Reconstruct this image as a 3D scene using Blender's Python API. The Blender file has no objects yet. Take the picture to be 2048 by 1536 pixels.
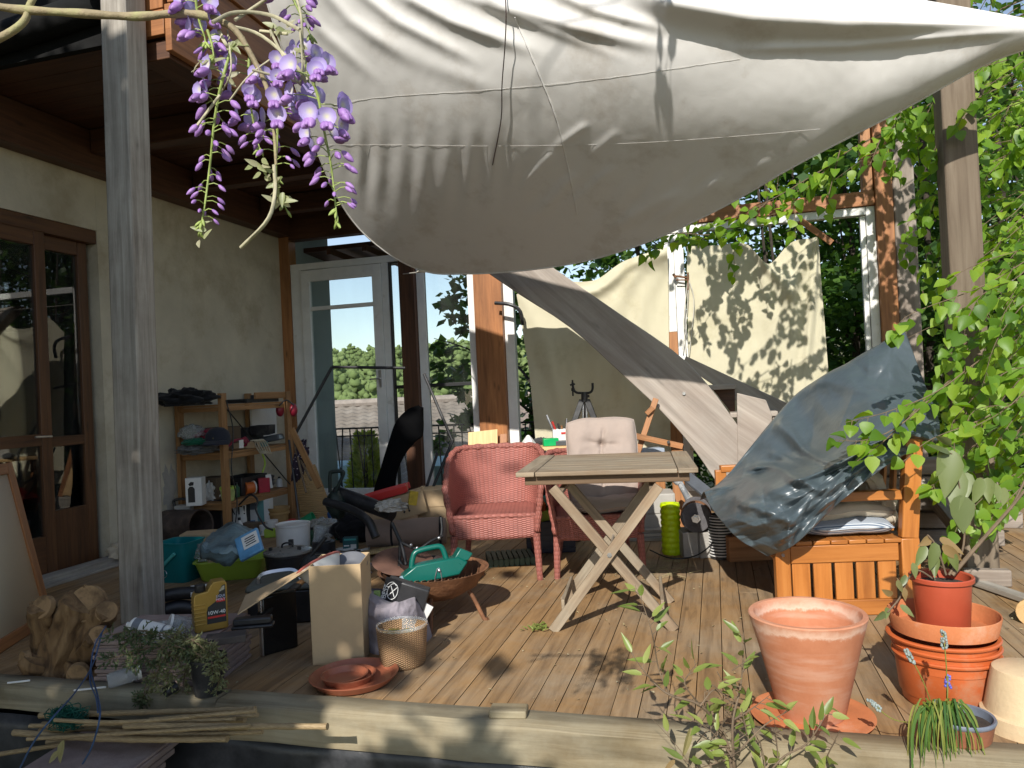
import bpy, math, random
from mathutils import Vector as V, Matrix, noise as NZ
RN = random.Random(11)
PI = math.pi
scene = bpy.context.scene
COL = scene.collection
# ------------------------------------------------------------------ camera geometry (measured from the place)
FP, EYE = 1490.0, 1.15
YAW, PITCH, ROLL = math.radians(15.2), math.radians(.46), .047
cF = V((-math.sin(YAW)*math.cos(PITCH), math.cos(YAW)*math.cos(PITCH), math.sin(PITCH)))
r0 = V((math.cos(YAW), math.sin(YAW), 0)); u0 = r0.cross(cF)
cR = math.cos(ROLL)*r0 - math.sin(ROLL)*u0
cU = math.sin(ROLL)*r0 + math.cos(ROLL)*u0
CAM = V((0, 0, EYE))
def ray(px, py): return cF + cR*((px-1024)/FP) + cU*((768-py)/FP)
def W(px, py, d): return CAM + ray(px, py)*d                       # point at depth d
def F(px, py, z=0.0): k = ray(px, py); return CAM + k*((z-EYE)/k.z)  # on a level plane
def PX(px, py, x): k = ray(px, py); return CAM + k*(x/k.x)
def PY(px, py, y): k = ray(px, py); return CAM + k*(y/k.y)
def depth(p): return (p-CAM).dot(cF)
def lift(p, py_top, px=None):
    """height of the vertical over p that reaches picture row py_top"""
    d = depth(p); q = p + V((0, 0, 1)); pr = lambda a: 768-FP*(a-CAM).dot(cU)/depth(a)
    a, b = pr(p), pr(q); return (a-py_top)/(a-b)
def MT(p, rz=0, rx=0, ry=0):
    return Matrix.Translation(p) @ Matrix.Rotation(rz, 4, 'Z') @ Matrix.Rotation(ry, 4, 'Y') @ Matrix.Rotation(rx, 4, 'X')
def rnd(a, b): return RN.uniform(a, b)
def nz(p, s=1.0, o=0): return NZ.noise(V((p[0]*s+o, p[1]*s+o*1.7, p[2]*s-o)))
# ------------------------------------------------------------------ mesh builder
class MB:
    def __init__(s): s.v = []; s.f = []; s.uv = []
    def add(s, vs, fs, uvs):
        k = len(s.v); s.v += [V(a) for a in vs]
        for f, u in zip(fs, uvs): s.f.append([i+k for i in f]); s.uv.append(u)
        return s
    def box(s, M, sx, sy, sz, tx=1., ty=1.):
        x, y = sx/2, sy/2
        c = [(-x, -y, 0), (x, -y, 0), (x, y, 0), (-x, y, 0)] + [(-x*tx, -y*ty, sz), (x*tx, -y*ty, sz), (x*tx, y*ty, sz), (-x*tx, y*ty, sz)]
        fs = [(3, 2, 1, 0), (4, 5, 6, 7), (0, 1, 5, 4), (1, 2, 6, 5), (2, 3, 7, 6), (3, 0, 4, 7)]
        L = max((sx, 0), (sy, 1), (sz, 2))[1]
        ou, ov = RN.random()*40, RN.random()*40
        uvs = []
        for i, f in enumerate(fs):
            ax = {0: (0, 1), 1: (0, 1), 2: (0, 2), 4: (0, 2), 3: (1, 2), 5: (1, 2)}[i]
            a, b = ax
            if b == L or (a != L and b != L and False): a, b = b, a
            uvs.append([(c[j][a]+ou, c[j][b]+ov+.37*i) for j in f])
        return s.add([M @ V(a) for a in c], fs, uvs)
    def bar(s, a, b, w, h, up=V((0, 0, 1)), tx=1., ty=1.):
        a, b = V(a), V(b); z = (b-a); L = z.length; z = z/L
        x = up.cross(z)
        if x.length < 1e-4: x = V((1, 0, 0))
        x.normalize(); y = z.cross(x)
        M = Matrix(((x.x, y.x, z.x, a.x), (x.y, y.y, z.y, a.y), (x.z, y.z, z.z, a.z), (0, 0, 0, 1)))
        return s.box(M, w, h, L, tx, ty)
    def tube(s, pts, r, n=8, cap=True):
        pts = [V(p) for p in pts]; m = len(pts)
        rs = r if isinstance(r, (list, tuple)) else [r]*m
        t0 = (pts[1]-pts[0]).normalized()
        x = t0.orthogonal().normalized(); vs = []; fs = []; uvs = []; ln = 0; ls = []
        for i, p in enumerate(pts):
            t = (pts[min(i+1, m-1)]-pts[max(i-1, 0)])
            t = t.normalized() if t.length > 1e-9 else t0
            x = (x-t*x.dot(t)).normalized(); y = t.cross(x)
            if i: ln += (p-pts[i-1]).length
            ls.append(ln)
            vs += [p+(x*math.cos(2*PI*k/n)+y*math.sin(2*PI*k/n))*rs[i] for k in range(n)]
        ou = RN.random()*30; R0 = rs[0]*2*PI
        for i in range(m-1):
            for k in range(n):
                k2 = (k+1) % n
                fs.append((i*n+k, i*n+k2, (i+1)*n+k2, (i+1)*n+k))
                uvs.append([(ls[i]+ou, k/n*R0), (ls[i]+ou, (k+1)/n*R0), (ls[i+1]+ou, (k+1)/n*R0), (ls[i+1]+ou, k/n*R0)])
        if cap:
            for i, o in ((0, -1), (m-1, 1)):
                idx = [i*n+k for k in range(n)]
                if o < 0: idx.reverse()
                fs.append(idx); uvs.append([(ou, .01*q) for q in range(n)])
        return s.add(vs, fs, uvs)
    def lathe(s, M, prof, n=36, wob=0.):
        vs = []; fs = []; uvs = []; m = len(prof); ls = [0]
        for i in range(1, m): ls.append(ls[-1]+math.hypot(prof[i][0]-prof[i-1][0], prof[i][1]-prof[i-1][1]))
        for r, z in prof:
            for k in range(n):
                a = 2*PI*k/n; q = r*(1+wob*math.sin(3*a+z*9)*.5+wob*math.sin(2*a+1)*.5)
                vs.append(M @ V((q*math.cos(a), q*math.sin(a), z)))
        ra = max(p[0] for p in prof)*2*PI
        for i in range(m-1):
            for k in range(n):
                k2 = (k+1) % n
                fs.append((i*n+k, i*n+k2, (i+1)*n+k2, (i+1)*n+k))
                uvs.append([(k/n*ra, ls[i]), ((k+1)/n*ra, ls[i]), ((k+1)/n*ra, ls[i+1]), (k/n*ra, ls[i+1])])
        return s.add(vs, fs, uvs)
    def prism(s, M, poly, h):
        n = len(poly); vs = [M @ V((p[0], p[1], 0)) for p in poly]+[M @ V((p[0], p[1], h)) for p in poly]
        ou = RN.random()*30
        fs = [list(range(n-1, -1, -1)), list(range(n, 2*n))]
        uvs = [[(poly[i][0]+ou, poly[i][1]) for i in f] for f in (range(n-1, -1, -1), range(n))]
        for i in range(n):
            j = (i+1) % n; L = math.hypot(poly[j][0]-poly[i][0], poly[j][1]-poly[i][1])
            fs.append((i, j, n+j, n+i)); uvs.append([(ou, 0), (ou+L, 0), (ou+L, h), (ou, h)])
        return s.add(vs, fs, uvs)
    def grid(s, fn, nu, nv, su=1., sv=1., cu=False):
        vs = [V(fn(i/nu, j/nv)) for j in range(nv+1) for i in range(nu+1 if not cu else nu)]
        w = nu if cu else nu+1; fs = []; uvs = []
        for j in range(nv):
            for i in range(nu):
                i2 = (i+1) % w
                fs.append((j*w+i, j*w+i2, (j+1)*w+i2, (j+1)*w+i))
                uvs.append([(i/nu*su, j/nv*sv), ((i+1)/nu*su, j/nv*sv), ((i+1)/nu*su, (j+1)/nv*sv), (i/nu*su, (j+1)/nv*sv)])
        return s.add(vs, fs, uvs)
    def ell(s, M, rx, ry, rz, n=18, m=10, jit=0., js=3., o=0):
        def fn(u, v):
            a = 2*PI*u; b = PI*(v-.5)*.998
            p = V((math.cos(a)*math.cos(b), math.sin(a)*math.cos(b), math.sin(b)))
            k = 1+jit*nz(p, js, o)
            return M @ V((p.x*rx*k, p.y*ry*k, p.z*rz*k))
        return s.grid(fn, n, m, 2*PI*rx, PI*rz, True)
    def leaf(s, p, d, nrm, L, w, fold=.25, curl=.15):
        d = d.normalized(); x = d.cross(nrm)
        if x.length < 1e-4: x = d.orthogonal()
        x.normalize(); nn = x.cross(d); u, v = RN.random(), RN.random()
        P = lambda a, b, c: p+x*(a*w)+d*(b*L)+nn*(c*w)
        j = RN.uniform(-.06, .06); q = RN.uniform(.85, 1.15); f = fold*RN.uniform(.3, 1.5); cu = curl*RN.uniform(-.4, 1.8)
        h = [(.3*q, .07, f*.5), (.5, .27+j, f), (.45, .5, f*.8-cu*.15), (.24*q, .78, f*.4-cu*.5)]
        vs = [P(0, 0, 0)]+[P(*a) for a in h]+[P(.04*j, 1, -cu)]+[P(-a, b, c) for a, b, c in reversed(h)]+[P(0, .27, 0), P(0, .55, -cu*.12)]
        t4, t3 = [(u, v)]*4, [(u, v)]*3
        s.add(vs, [(0, 1, 2, 10), (10, 2, 3, 11), (11, 3, 4), (11, 4, 5), (11, 5, 6), (11, 6, 7), (10, 11, 7, 8), (0, 10, 8, 9)], [t4, t4, t3, t3, t3, t3, t4, t4])
    def petal(s, p, d, nrm, L, w, cup=.25, n=11):
        d = d.normalized(); x = d.cross(nrm)
        if x.length < 1e-4: x = d.orthogonal()
        x.normalize(); nn = x.cross(d); v = RN.random(); rings = []
        c = p+d*L*.35
        for k, rr in enumerate((.0, .5, 1.)):
            rings.append([c+x*(w*.5*rr*math.sin(2*PI*i/n)*(1+.06*math.sin(5*i)))+d*(L*.5*rr*math.cos(2*PI*i/n)*(1-.16*math.exp(-(min(i, n-i)/1.2)**2)))+nn*(cup*w*rr*rr*(.5+.5*abs(math.sin(2*PI*i/n)))) for i in range(n)] if k else [c])
        vs = rings[0]+rings[1]+rings[2]; fs, uvs = [], []
        for i in range(n):
            j = (i+1) % n; fs += [(0, 1+i, 1+j), (1+i, 1+n+i, 1+n+j, 1+j)]; uvs += [[(0, v), (.5, v), (.5, v)], [(.5, v), (1, v), (1, v), (.5, v)]]
        s.add(vs, fs, uvs)
    def quadleaf(s, p, d, nrm, L, w):
        d = d.normalized(); x = d.cross(nrm)
        if x.length < 1e-4: x = d.orthogonal()
        x.normalize(); u, v = RN.random(), RN.random()
        s.add([p, p+x*w*.5+d*L*.42, p+d*L, p-x*w*.5+d*L*.42], [(0, 1, 2, 3)], [[(u, v)]*4])
    def build(s, name, mat, parent=None, bevel=0., seg=2, smooth=35, sub=0, solid=0.):
        me = bpy.data.meshes.new(name); me.from_pydata([tuple(a) for a in s.v], [], s.f)
        ul = me.uv_layers.new(name='UVMap'); fl = []
        for u in s.uv:
            for a in u: fl += [a[0], a[1]]
        ul.data.foreach_set('uv', fl)
        me.materials.append(mat)
        o = bpy.data.objects.new(name, me); COL.objects.link(o)
        if parent is not None:
            o.parent = parent; o.matrix_parent_inverse = wmat(parent).inverted()
        else:
            xs = [a for a in s.v]; n = len(xs)
            c = V((sum(a.x for a in xs)/n, sum(a.y for a in xs)/n, min(a.z for a in xs)))
            me.transform(Matrix.Translation(-c)); o.location = c
        if smooth:
            me.polygons.foreach_set('use_smooth', [True]*len(me.polygons))
            if smooth < 180: me.set_sharp_from_angle(angle=math.radians(smooth))
        if solid: m = o.modifiers.new('s', 'SOLIDIFY'); m.thickness = solid; m.offset = 0
        if bevel:
            m = o.modifiers.new('b', 'BEVEL'); m.width = bevel; m.segments = seg; m.limit_method = 'ANGLE'; m.angle_limit = math.radians(40)
            m.harden_normals = False
        if sub: m = o.modifiers.new('u', 'SUBSURF'); m.levels = sub; m.render_levels = sub
        return o
def wmat(o):
    m = o.matrix_basis.copy()
    if o.parent: m = wmat(o.parent) @ o.matrix_parent_inverse @ m
    return m
def tag(o, label=None, cat=None, group=None, kind=None):
    if label: o['label'] = label
    if cat: o['category'] = cat
    if group: o['group'] = group
    if kind: o['kind'] = kind
    return o
def thing(name, label, cat, loc, group=None):
    o = bpy.data.objects.new(name, None); o.empty_display_size = .1; COL.objects.link(o); o.location = loc
    return tag(o, label, cat, group)
def struct(o, label=None): return tag(o, label, kind='structure')
def copy_tree(o, parent=None):
    c = o.copy(); COL.objects.link(c)
    if parent is not None: c.parent = parent
    for ch in list(o.children): copy_tree(ch, c)
    return c
def cr1(P, t):
    n = len(P)-1; t = min(max(t, 0), 1)*n; i = min(int(t), n-1); f = t-i
    g = lambda k: P[k] if 0 <= k <= n else (P[0]*2-P[1] if k < 0 else P[n]*2-P[n-1])
    a, b, c, d = g(i-1), g(i), g(i+1), g(i+2)
    return b + (c-a)*(.5*f) + (a*2-b*5+c*4-d)*(.5*f*f) + (b*3-a-c*3+d)*(.5*f*f*f)
def patch(rows):
    rows = [[V(p) for p in r] for r in rows]
    return lambda u, v: cr1([cr1(r, u) for r in rows], v)
def wrows(rows): return [[W(*p) for p in r] for r in rows]
def curve(pts, n=24): pts = [V(p) for p in pts]; return [cr1(pts, i/n) for i in range(n+1)]
def text(name, body, size, M, mat, parent, ext=.0004, align='CENTER'):
    cu = bpy.data.curves.new(name, 'FONT'); cu.body = body; cu.size = size; cu.extrude = ext; cu.align_x = align; cu.align_y = 'CENTER'
    t = bpy.data.objects.new('tmp', cu); me = bpy.data.meshes.new_from_object(t)
    bpy.data.objects.remove(t); bpy.data.curves.remove(cu); me.transform(M); me.materials.clear(); me.materials.append(mat)
    o = bpy.data.objects.new(name, me); COL.objects.link(o); o.parent = parent; o.matrix_parent_inverse = wmat(parent).inverted()
    return o
# ------------------------------------------------------------------ materials
MATS = {}
def nt(name):
    m = bpy.data.materials.new(name); m.use_nodes = True; t = m.node_tree; b = t.nodes['Principled BSDF']
    return m, t, b
def N(t, k, **kw):
    n = t.nodes.new(k)
    for a, b in kw.items():
        if a.startswith('i_'): n.inputs[a[2:].replace('_', ' ')].default_value = b
        else: setattr(n, a, b)
    return n
def rgb(c): return (c[0], c[1], c[2], 1)
def ramp(t, fac, stops):
    r = t.nodes.new('ShaderNodeValToRGB'); e = r.color_ramp.elements
    while len(e) < len(stops): e.new(.5)
    for q, (p, c) in zip(e, stops): q.position = p; q.color = rgb(c)
    t.links.new(fac, r.inputs[0]); return r.outputs[0]
def bumpy(t, b, h, st, dist=.01):
    n = N(t, 'ShaderNodeBump', i_Strength=st, i_Distance=dist); t.links.new(h, n.inputs['Height']); t.links.new(n.outputs[0], b.inputs['Normal'])
def mat(name, c, rough=.6, var=.25, scale=7., bump=.15, bscale=60., c2=None, metal=0., coat=0., trans=0., spec=.5, dirt=None, dscale=3., dth=.58, transl=0., aniso=None):
    if name in MATS: return MATS[name]
    m, t, b = nt(name)
    tc = N(t, 'ShaderNodeTexCoord'); co = tc.outputs['Object']
    if aniso:
        mp = N(t, 'ShaderNodeMapping'); mp.inputs['Scale'].default_value = aniso; t.links.new(co, mp.inputs[0]); co = mp.outputs[0]
    n1 = N(t, 'ShaderNodeTexNoise', i_Scale=scale, i_Detail=6., i_Roughness=.62); t.links.new(co, n1.inputs['Vector'])
    lo = tuple(x*(1-var) for x in c); hi = c2 or tuple(min(1, x*(1+var)) for x in c)
    col = ramp(t, n1.outputs[0], [(.3, lo), (.5, c), (.7, hi)])
    if dirt:
        n3 = N(t, 'ShaderNodeTexNoise', i_Scale=dscale, i_Detail=9., i_Roughness=.7); t.links.new(tc.outputs['Object'], n3.inputs['Vector'])
        f = ramp(t, n3.outputs[0], [(dth-.06, (0, 0, 0)), (dth+.1, (1, 1, 1))])
        mx = N(t, 'ShaderNodeMix', data_type='RGBA'); t.links.new(f, mx.inputs[0]); t.links.new(col, mx.inputs[6]); mx.inputs[7].default_value = rgb(dirt); col = mx.outputs[2]
    t.links.new(col, b.inputs['Base Color'])
    b.inputs['Roughness'].default_value = rough; b.inputs['Metallic'].default_value = metal
    b.inputs['Coat Weight'].default_value = coat; b.inputs['Specular IOR Level'].default_value = spec; b.inputs['Transmission Weight'].default_value = trans
    n2 = N(t, 'ShaderNodeTexNoise', i_Scale=bscale, i_Detail=5., i_Roughness=.6); t.links.new(co, n2.inputs['Vector'])
    if bump: bumpy(t, b, n2.outputs[0], bump)
    rr = ramp(t, n1.outputs[0], [(.25, (max(0, rough-.1),)*3), (.75, (min(1, rough+.1),)*3)]); t.links.new(rr, b.inputs['Roughness'])
    if transl:
        tr = N(t, 'ShaderNodeBsdfTranslucent'); t.links.new(col, tr.inputs[0]); ms = N(t, 'ShaderNodeMixShader', i_Fac=transl)
        t.links.new(b.outputs[0], ms.inputs[1]); t.links.new(tr.outputs[0], ms.inputs[2]); t.links.new(ms.outputs[0], t.nodes['Material Output'].inputs[0])
    MATS[name] = m; return m
def wood(name, c1, c2, c3=None, rough=.6, gx=2.2, gy=34., knots=.5, coat=0., bump=.35, grey=None, gth=.5):
    """grain runs along UV u (the long side of each piece), every piece offset at random"""
    if name in MATS: return MATS[name]
    m, t, b = nt(name)
    uv = N(t, 'ShaderNodeTexCoord').outputs['UV']
    mp = N(t, 'ShaderNodeMapping'); mp.inputs['Scale'].default_value = (gx, gy, 1); t.links.new(uv, mp.inputs[0])
    n1 = N(t, 'ShaderNodeTexNoise', i_Scale=1., i_Detail=7., i_Roughness=.65, i_Distortion=knots); t.links.new(mp.outputs[0], n1.inputs['Vector'])
    mp2 = N(t, 'ShaderNodeMapping'); mp2.inputs['Scale'].default_value = (gx*.35, gy*.16, 1); t.links.new(uv, mp2.inputs[0])
    n2 = N(t, 'ShaderNodeTexNoise', i_Scale=1., i_Detail=3., i_Distortion=.6); t.links.new(mp2.outputs[0], n2.inputs['Vector'])
    col = ramp(t, n1.outputs[0], [(.28, c1), (.52, c2), (.72, c3 or c2)])
    mx = N(t, 'ShaderNodeMix', data_type='RGBA', blend_type='MULTIPLY'); mx.inputs[0].default_value = 1.
    g = ramp(t, n2.outputs[0], [(.28, (.72, .7, .68)), (.5, (1, 1, 1)), (.75, (1.16, 1.14, 1.1))])
    t.links.new(col, mx.inputs[6]); t.links.new(g, mx.inputs[7]); col = mx.outputs[2]
    # knots
    mp3 = N(t, 'ShaderNodeMapping'); mp3.inputs['Scale'].default_value = (2.6, 9., 1); t.links.new(uv, mp3.inputs[0])
    vo = N(t, 'ShaderNodeTexVoronoi', i_Scale=1.); t.links.new(mp3.outputs[0], vo.inputs['Vector'])
    kf = ramp(t, vo.outputs['Distance'], [(.03, (.75, .75, .75)), (.14, (0, 0, 0))])
    mk = N(t, 'ShaderNodeMix', data_type='RGBA'); t.links.new(kf, mk.inputs[0]); t.links.new(col, mk.inputs[6]); mk.inputs[7].default_value = rgb(tuple(x*.45 for x in c1)); col = mk.outputs[2]
    if grey:
        ob = N(t, 'ShaderNodeTexCoord').outputs['Object']
        n3 = N(t, 'ShaderNodeTexNoise', i_Scale=1.6, i_Detail=8., i_Roughness=.7); t.links.new(ob, n3.inputs['Vector'])
        f = ramp(t, n3.outputs[0], [(gth-.12, (0, 0, 0)), (gth+.14, (1, 1, 1))])
        mg = N(t, 'ShaderNodeMix', data_type='RGBA', blend_type='MIX'); t.links.new(f, mg.inputs[0]); t.links.new(col, mg.inputs[6])
        g2 = N(t, 'ShaderNodeMix', data_type='RGBA', blend_type='MULTIPLY'); g2.inputs[0].default_value = 1.; g2.inputs[6].default_value = rgb(grey)
        t.links.new(ramp(t, n1.outputs[0], [(.25, (.55, .55, .55)), (.7, (1.25, 1.25, 1.25))]), g2.inputs[7]); t.links.new(g2.outputs[2], mg.inputs[7]); col = mg.outputs[2]
    t.links.new(col, b.inputs['Base Color']); b.inputs['Roughness'].default_value = rough; b.inputs['Coat Weight'].default_value = coat; b.inputs['Coat Roughness'].default_value = .35
    bumpy(t, b, n1.outputs[0], bump, .004)
    MATS[name] = m; return m
def leafmat(name, c1, c2, c3, transl=.45, rough=.45):
    if name in MATS: return MATS[name]
    m, t, b = nt(name)
    uv = N(t, 'ShaderNodeTexCoord').outputs['UV']; sp = N(t, 'ShaderNodeSeparateXYZ'); t.links.new(uv, sp.inputs[0])
    col = ramp(t, sp.outputs[0], [(0., c1), (.5, c2), (1., c3)])
    t.links.new(col, b.inputs['Base Color']); b.inputs['Roughness'].default_value = rough
    tr = N(t, 'ShaderNodeBsdfTranslucent'); ms = N(t, 'ShaderNodeMixShader', i_Fac=transl)
    hs = N(t, 'ShaderNodeHueSaturation', i_Hue=.485, i_Saturation=1.1, i_Value=1.5); t.links.new(col, hs.inputs['Color']); t.links.new(hs.outputs[0], tr.inputs[0])
    t.links.new(b.outputs[0], ms.inputs[1]); t.links.new(tr.outputs[0], ms.inputs[2]); t.links.new(ms.outputs[0], t.nodes['Material Output'].inputs[0])
    MATS[name] = m; return m
def glassmat(name, tint=(.95, .97, .97), refl=1., dust=0.):
    if name in MATS: return MATS[name]
    m, t, b = nt(name)
    fr = N(t, 'ShaderNodeFresnel', i_IOR=1.5); tp = N(t, 'ShaderNodeBsdfTransparent'); tp.inputs[0].default_value = rgb(tint)
    gl = N(t, 'ShaderNodeBsdfGlossy', i_Roughness=.01); ms = N(t, 'ShaderNodeMixShader')
    ml = N(t, 'ShaderNodeMath', operation='MULTIPLY'); ml.inputs[1].default_value = refl; t.links.new(fr.outputs[0], ml.inputs[0])
    t.links.new(ml.outputs[0], ms.inputs[0]); t.links.new(tp.outputs[0], ms.inputs[1]); t.links.new(gl.outputs[0], ms.inputs[2])
    out = ms.outputs[0]
    if dust:
        df = N(t, 'ShaderNodeBsdfDiffuse'); df.inputs[0].default_value = (.5, .5, .47, 1); m2 = N(t, 'ShaderNodeMixShader')
        n = N(t, 'ShaderNodeTexNoise', i_Scale=3., i_Detail=8.); t.links.new(ramp(t, n.outputs[0], [(.4, (0, 0, 0)), (.8, (dust,)*3)]), m2.inputs[0])
        t.links.new(out, m2.inputs[1]); t.links.new(df.outputs[0], m2.inputs[2]); out = m2.outputs[0]
    t.links.new(out, t.nodes['Material Output'].inputs[0]); MATS[name] = m; return m
def weave(name, c, c2, su=.03, sv=.014, rough=.55, bump=.8):
    if name in MATS: return MATS[name]
    m, t, b = nt(name)
    uv = N(t, 'ShaderNodeTexCoord').outputs['UV']; sp = N(t, 'ShaderNodeSeparateXYZ'); t.links.new(uv, sp.inputs[0])
    def mth(op, a, bb=None):
        n = N(t, 'ShaderNodeMath', operation=op)
        for i, q in enumerate((a, bb)):
            if q is None: continue
            if isinstance(q, (int, float)): n.inputs[i].default_value = q
            else: t.links.new(q, n.inputs[i])
        return n.outputs[0]
    su_ = mth('SINE', mth('MULTIPLY', sp.outputs[0], PI/su)); sg = mth('MULTIPLY', mth('SIGN', su_), .25)
    vv = mth('ABSOLUTE', mth('SINE', mth('MULTIPLY', mth('ADD', mth('MULTIPLY', sp.outputs[1], 1/sv), sg), PI)))
    h = mth('MULTIPLY', vv, mth('ADD', mth('MULTIPLY', mth('ABSOLUTE', su_), .6), .4))
    n1 = N(t, 'ShaderNodeTexNoise', i_Scale=9., i_Detail=6.); t.links.new(N(t, 'ShaderNodeTexCoord').outputs['Object'], n1.inputs['Vector'])
    h2 = mth('ADD', mth('MULTIPLY', h, .62), mth('MULTIPLY', n1.outputs[0], .55))
    t.links.new(ramp(t, h2, [(.14, c2), (.6, c), (1., tuple(min(1, x*1.25) for x in c))]), b.inputs['Base Color'])
    b.inputs['Roughness'].default_value = rough; bumpy(t, b, h, bump, .004); MATS[name] = m; return m
def fabric(name, c, var=.15, rough=.9, scale=5., transl=0., stain=None, wr=.25, wscale=9.):
    if name in MATS: return MATS[name]
    m, t, b = nt(name); ob = N(t, 'ShaderNodeTexCoord').outputs['Object']
    n1 = N(t, 'ShaderNodeTexNoise', i_Scale=scale, i_Detail=8., i_Roughness=.7); t.links.new(ob, n1.inputs['Vector'])
    st = stain or tuple(x*(1-var) for x in c)
    col = ramp(t, n1.outputs[0], [(.3, st), (.47, c), (.75, tuple(min(1, x*(1+var*.4)) for x in c))]); t.links.new(col, b.inputs['Base Color'])
    b.inputs['Roughness'].default_value = rough; b.inputs['Specular IOR Level'].default_value = .2; b.inputs['Sheen Weight'].default_value = .1
    n2 = N(t, 'ShaderNodeTexNoise', i_Scale=wscale, i_Detail=4., i_Distortion=1.2); t.links.new(ob, n2.inputs['Vector'])
    n3 = N(t, 'ShaderNodeTexNoise', i_Scale=350., i_Detail=2.); t.links.new(ob, n3.inputs['Vector'])
    ad = N(t, 'ShaderNodeMath', operation='MULTIPLY_ADD'); ad.inputs[1].default_value = .06; t.links.new(n3.outputs[0], ad.inputs[0]); t.links.new(n2.outputs[0], ad.inputs[2])
    bumpy(t, b, ad.outputs[0], wr, .03)
    if transl:
        tr = N(t, 'ShaderNodeBsdfTranslucent'); t.links.new(col, tr.inputs[0]); ms = N(t, 'ShaderNodeMixShader', i_Fac=transl)
        t.links.new(b.outputs[0], ms.inputs[1]); t.links.new(tr.outputs[0], ms.inputs[2]); t.links.new(ms.outputs[0], t.nodes['Material Output'].inputs[0])
    MATS[name] = m; return m
# palette
PLASTER = mat('plaster', (.53, .475, .365), .92, .14, 2.2, .55, 9., dirt=(.4, .34, .24), dscale=1.7, dth=.55)
DARKWOOD = wood('dark_stained_wood', (.04, .015, .007), (.085, .033, .014), (.115, .048, .021), .55)
REDWOOD = wood('larch_wood', (.2, .085, .03), (.36, .16, .06), (.42, .2, .08), .55)
ORANGEWOOD = wood('orange_wood', (.2, .075, .022), (.34, .135, .045), (.42, .18, .06), .5)
GREYWOOD = wood('weathered_post_wood', (.15, .125, .1), (.3, .265, .225), (.42, .39, .34), .85, 1.6, 30., .7, grey=(.4, .37, .32), gth=.5)
PALEGREY = wood('pale_weathered_wood', (.17, .13, .1), (.26, .21, .17), (.33, .275, .23), .85, 1.5, 26., .5, grey=(.31, .27, .23), gth=.55)
DECKW = wood('deck_wood', (.16, .09, .038), (.29, .17, .072), (.35, .215, .1), .75, 2., 24., .7, grey=(.3, .225, .145), gth=.54)
BEAMW = wood('beam_wood', (.11, .08, .04), (.225, .175, .1), (.29, .235, .145), .8, 1.1, 22., .9, grey=(.31, .275, .19), gth=.52)
BENCHW = wood('oiled_bench_wood', (.28, .09, .017), (.43, .155, .032), (.5, .2, .05), .38, 1.6, 26., .5, coat=.25, bump=.12)
TEAK = wood('weathered_teak', (.15, .095, .055), (.26, .185, .115), (.33, .25, .165), .75, 1.8, 30., .5, grey=(.3, .25, .18), gth=.5)
PINE = wood('pine_wood', (.2, .095, .033), (.33, .17, .065), (.38, .21, .09), .6, 2., 30.)
PALEPINE = wood('plywood', (.5, .3, .13), (.66, .43, .2), (.72, .5, .26), .6, 1.5, 22.)
WHITEP = mat('white_paint', (.74, .73, .7), .5, .08, 6., .12, 40., dirt=(.5, .47, .4), dscale=5., dth=.66)
BLACKP = mat('black_plastic', (.018, .018, .02), .42, .4, 8., .1, 50., dirt=(.09, .085, .075), dscale=5., dth=.62)
BLACKM = mat('black_metal', (.012, .012, .013), .55, .3, 9., .1, 50.)
STEEL = mat('steel', (.55, .55, .56), .3, .2, 12., .05, 60., metal=.9)
RUST = mat('rusty_steel', (.17, .075, .035), .8, .45, 9., .4, 50., c2=(.28, .13, .06), metal=.2)
CARD = mat('cardboard', (.5, .36, .21), .85, .08, 5., .06, 90., dirt=(.4, .28, .15), dscale=4., dth=.66)
STAIRW = wood('stair_wood', (.25, .2, .165), (.35, .295, .25), (.42, .365, .315), .85, .9, 16., .4, grey=(.38, .335, .29), gth=.52)
CARDIN = mat('cardboard_inside', (.42, .29, .16), .9, .1, 5., .06, 90.)
TERRA = mat('terracotta', (.5, .165, .06), .85, .15, 4., .18, 70., c2=(.54, .2, .085), dirt=(.56, .33, .22), dscale=3.2, dth=.62)
TERRAP = mat('terracotta_plastic', (.5, .115, .032), .42, .08, 6., .05, 60., dirt=(.47, .22, .12), dscale=4., dth=.57)
PLATEP = mat('saucer_plastic', (.36, .115, .06), .4, .1, 6., .05, 60., dirt=(.4, .2, .13), dscale=6., dth=.64)
PAVER = mat('concrete_paver', (.27, .2, .18), .9, .2, 9., .35, 120., c2=(.34, .27, .24))
CONCRETE = mat('concrete', (.36, .34, .31), .92, .15, 8., .3, 90.)
GLASS = glassmat('window_glass', (.93, .96, .95), 1., .06)
DOORGLASS = glassmat('door_glass', (.8, .82, .8), 1.5, .05)
WICKER = weave('pink_wicker', (.34, .115, .09), (.1, .028, .022), .026, .012)
LEAFB = leafmat('birch_leaf', (.08, .18, .016), (.17, .32, .028), (.3, .44, .05), .5)
LEAFD = leafmat('wood_leaf', (.028, .075, .015), (.055, .13, .024), (.12, .22, .035), .42)
BARK = mat('bark', (.05, .038, .028), .95, .4, 14., .5, 60.)
TWIG = mat('twig', (.15, .105, .065), .8, .3, 20., .2, 80.)
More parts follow.
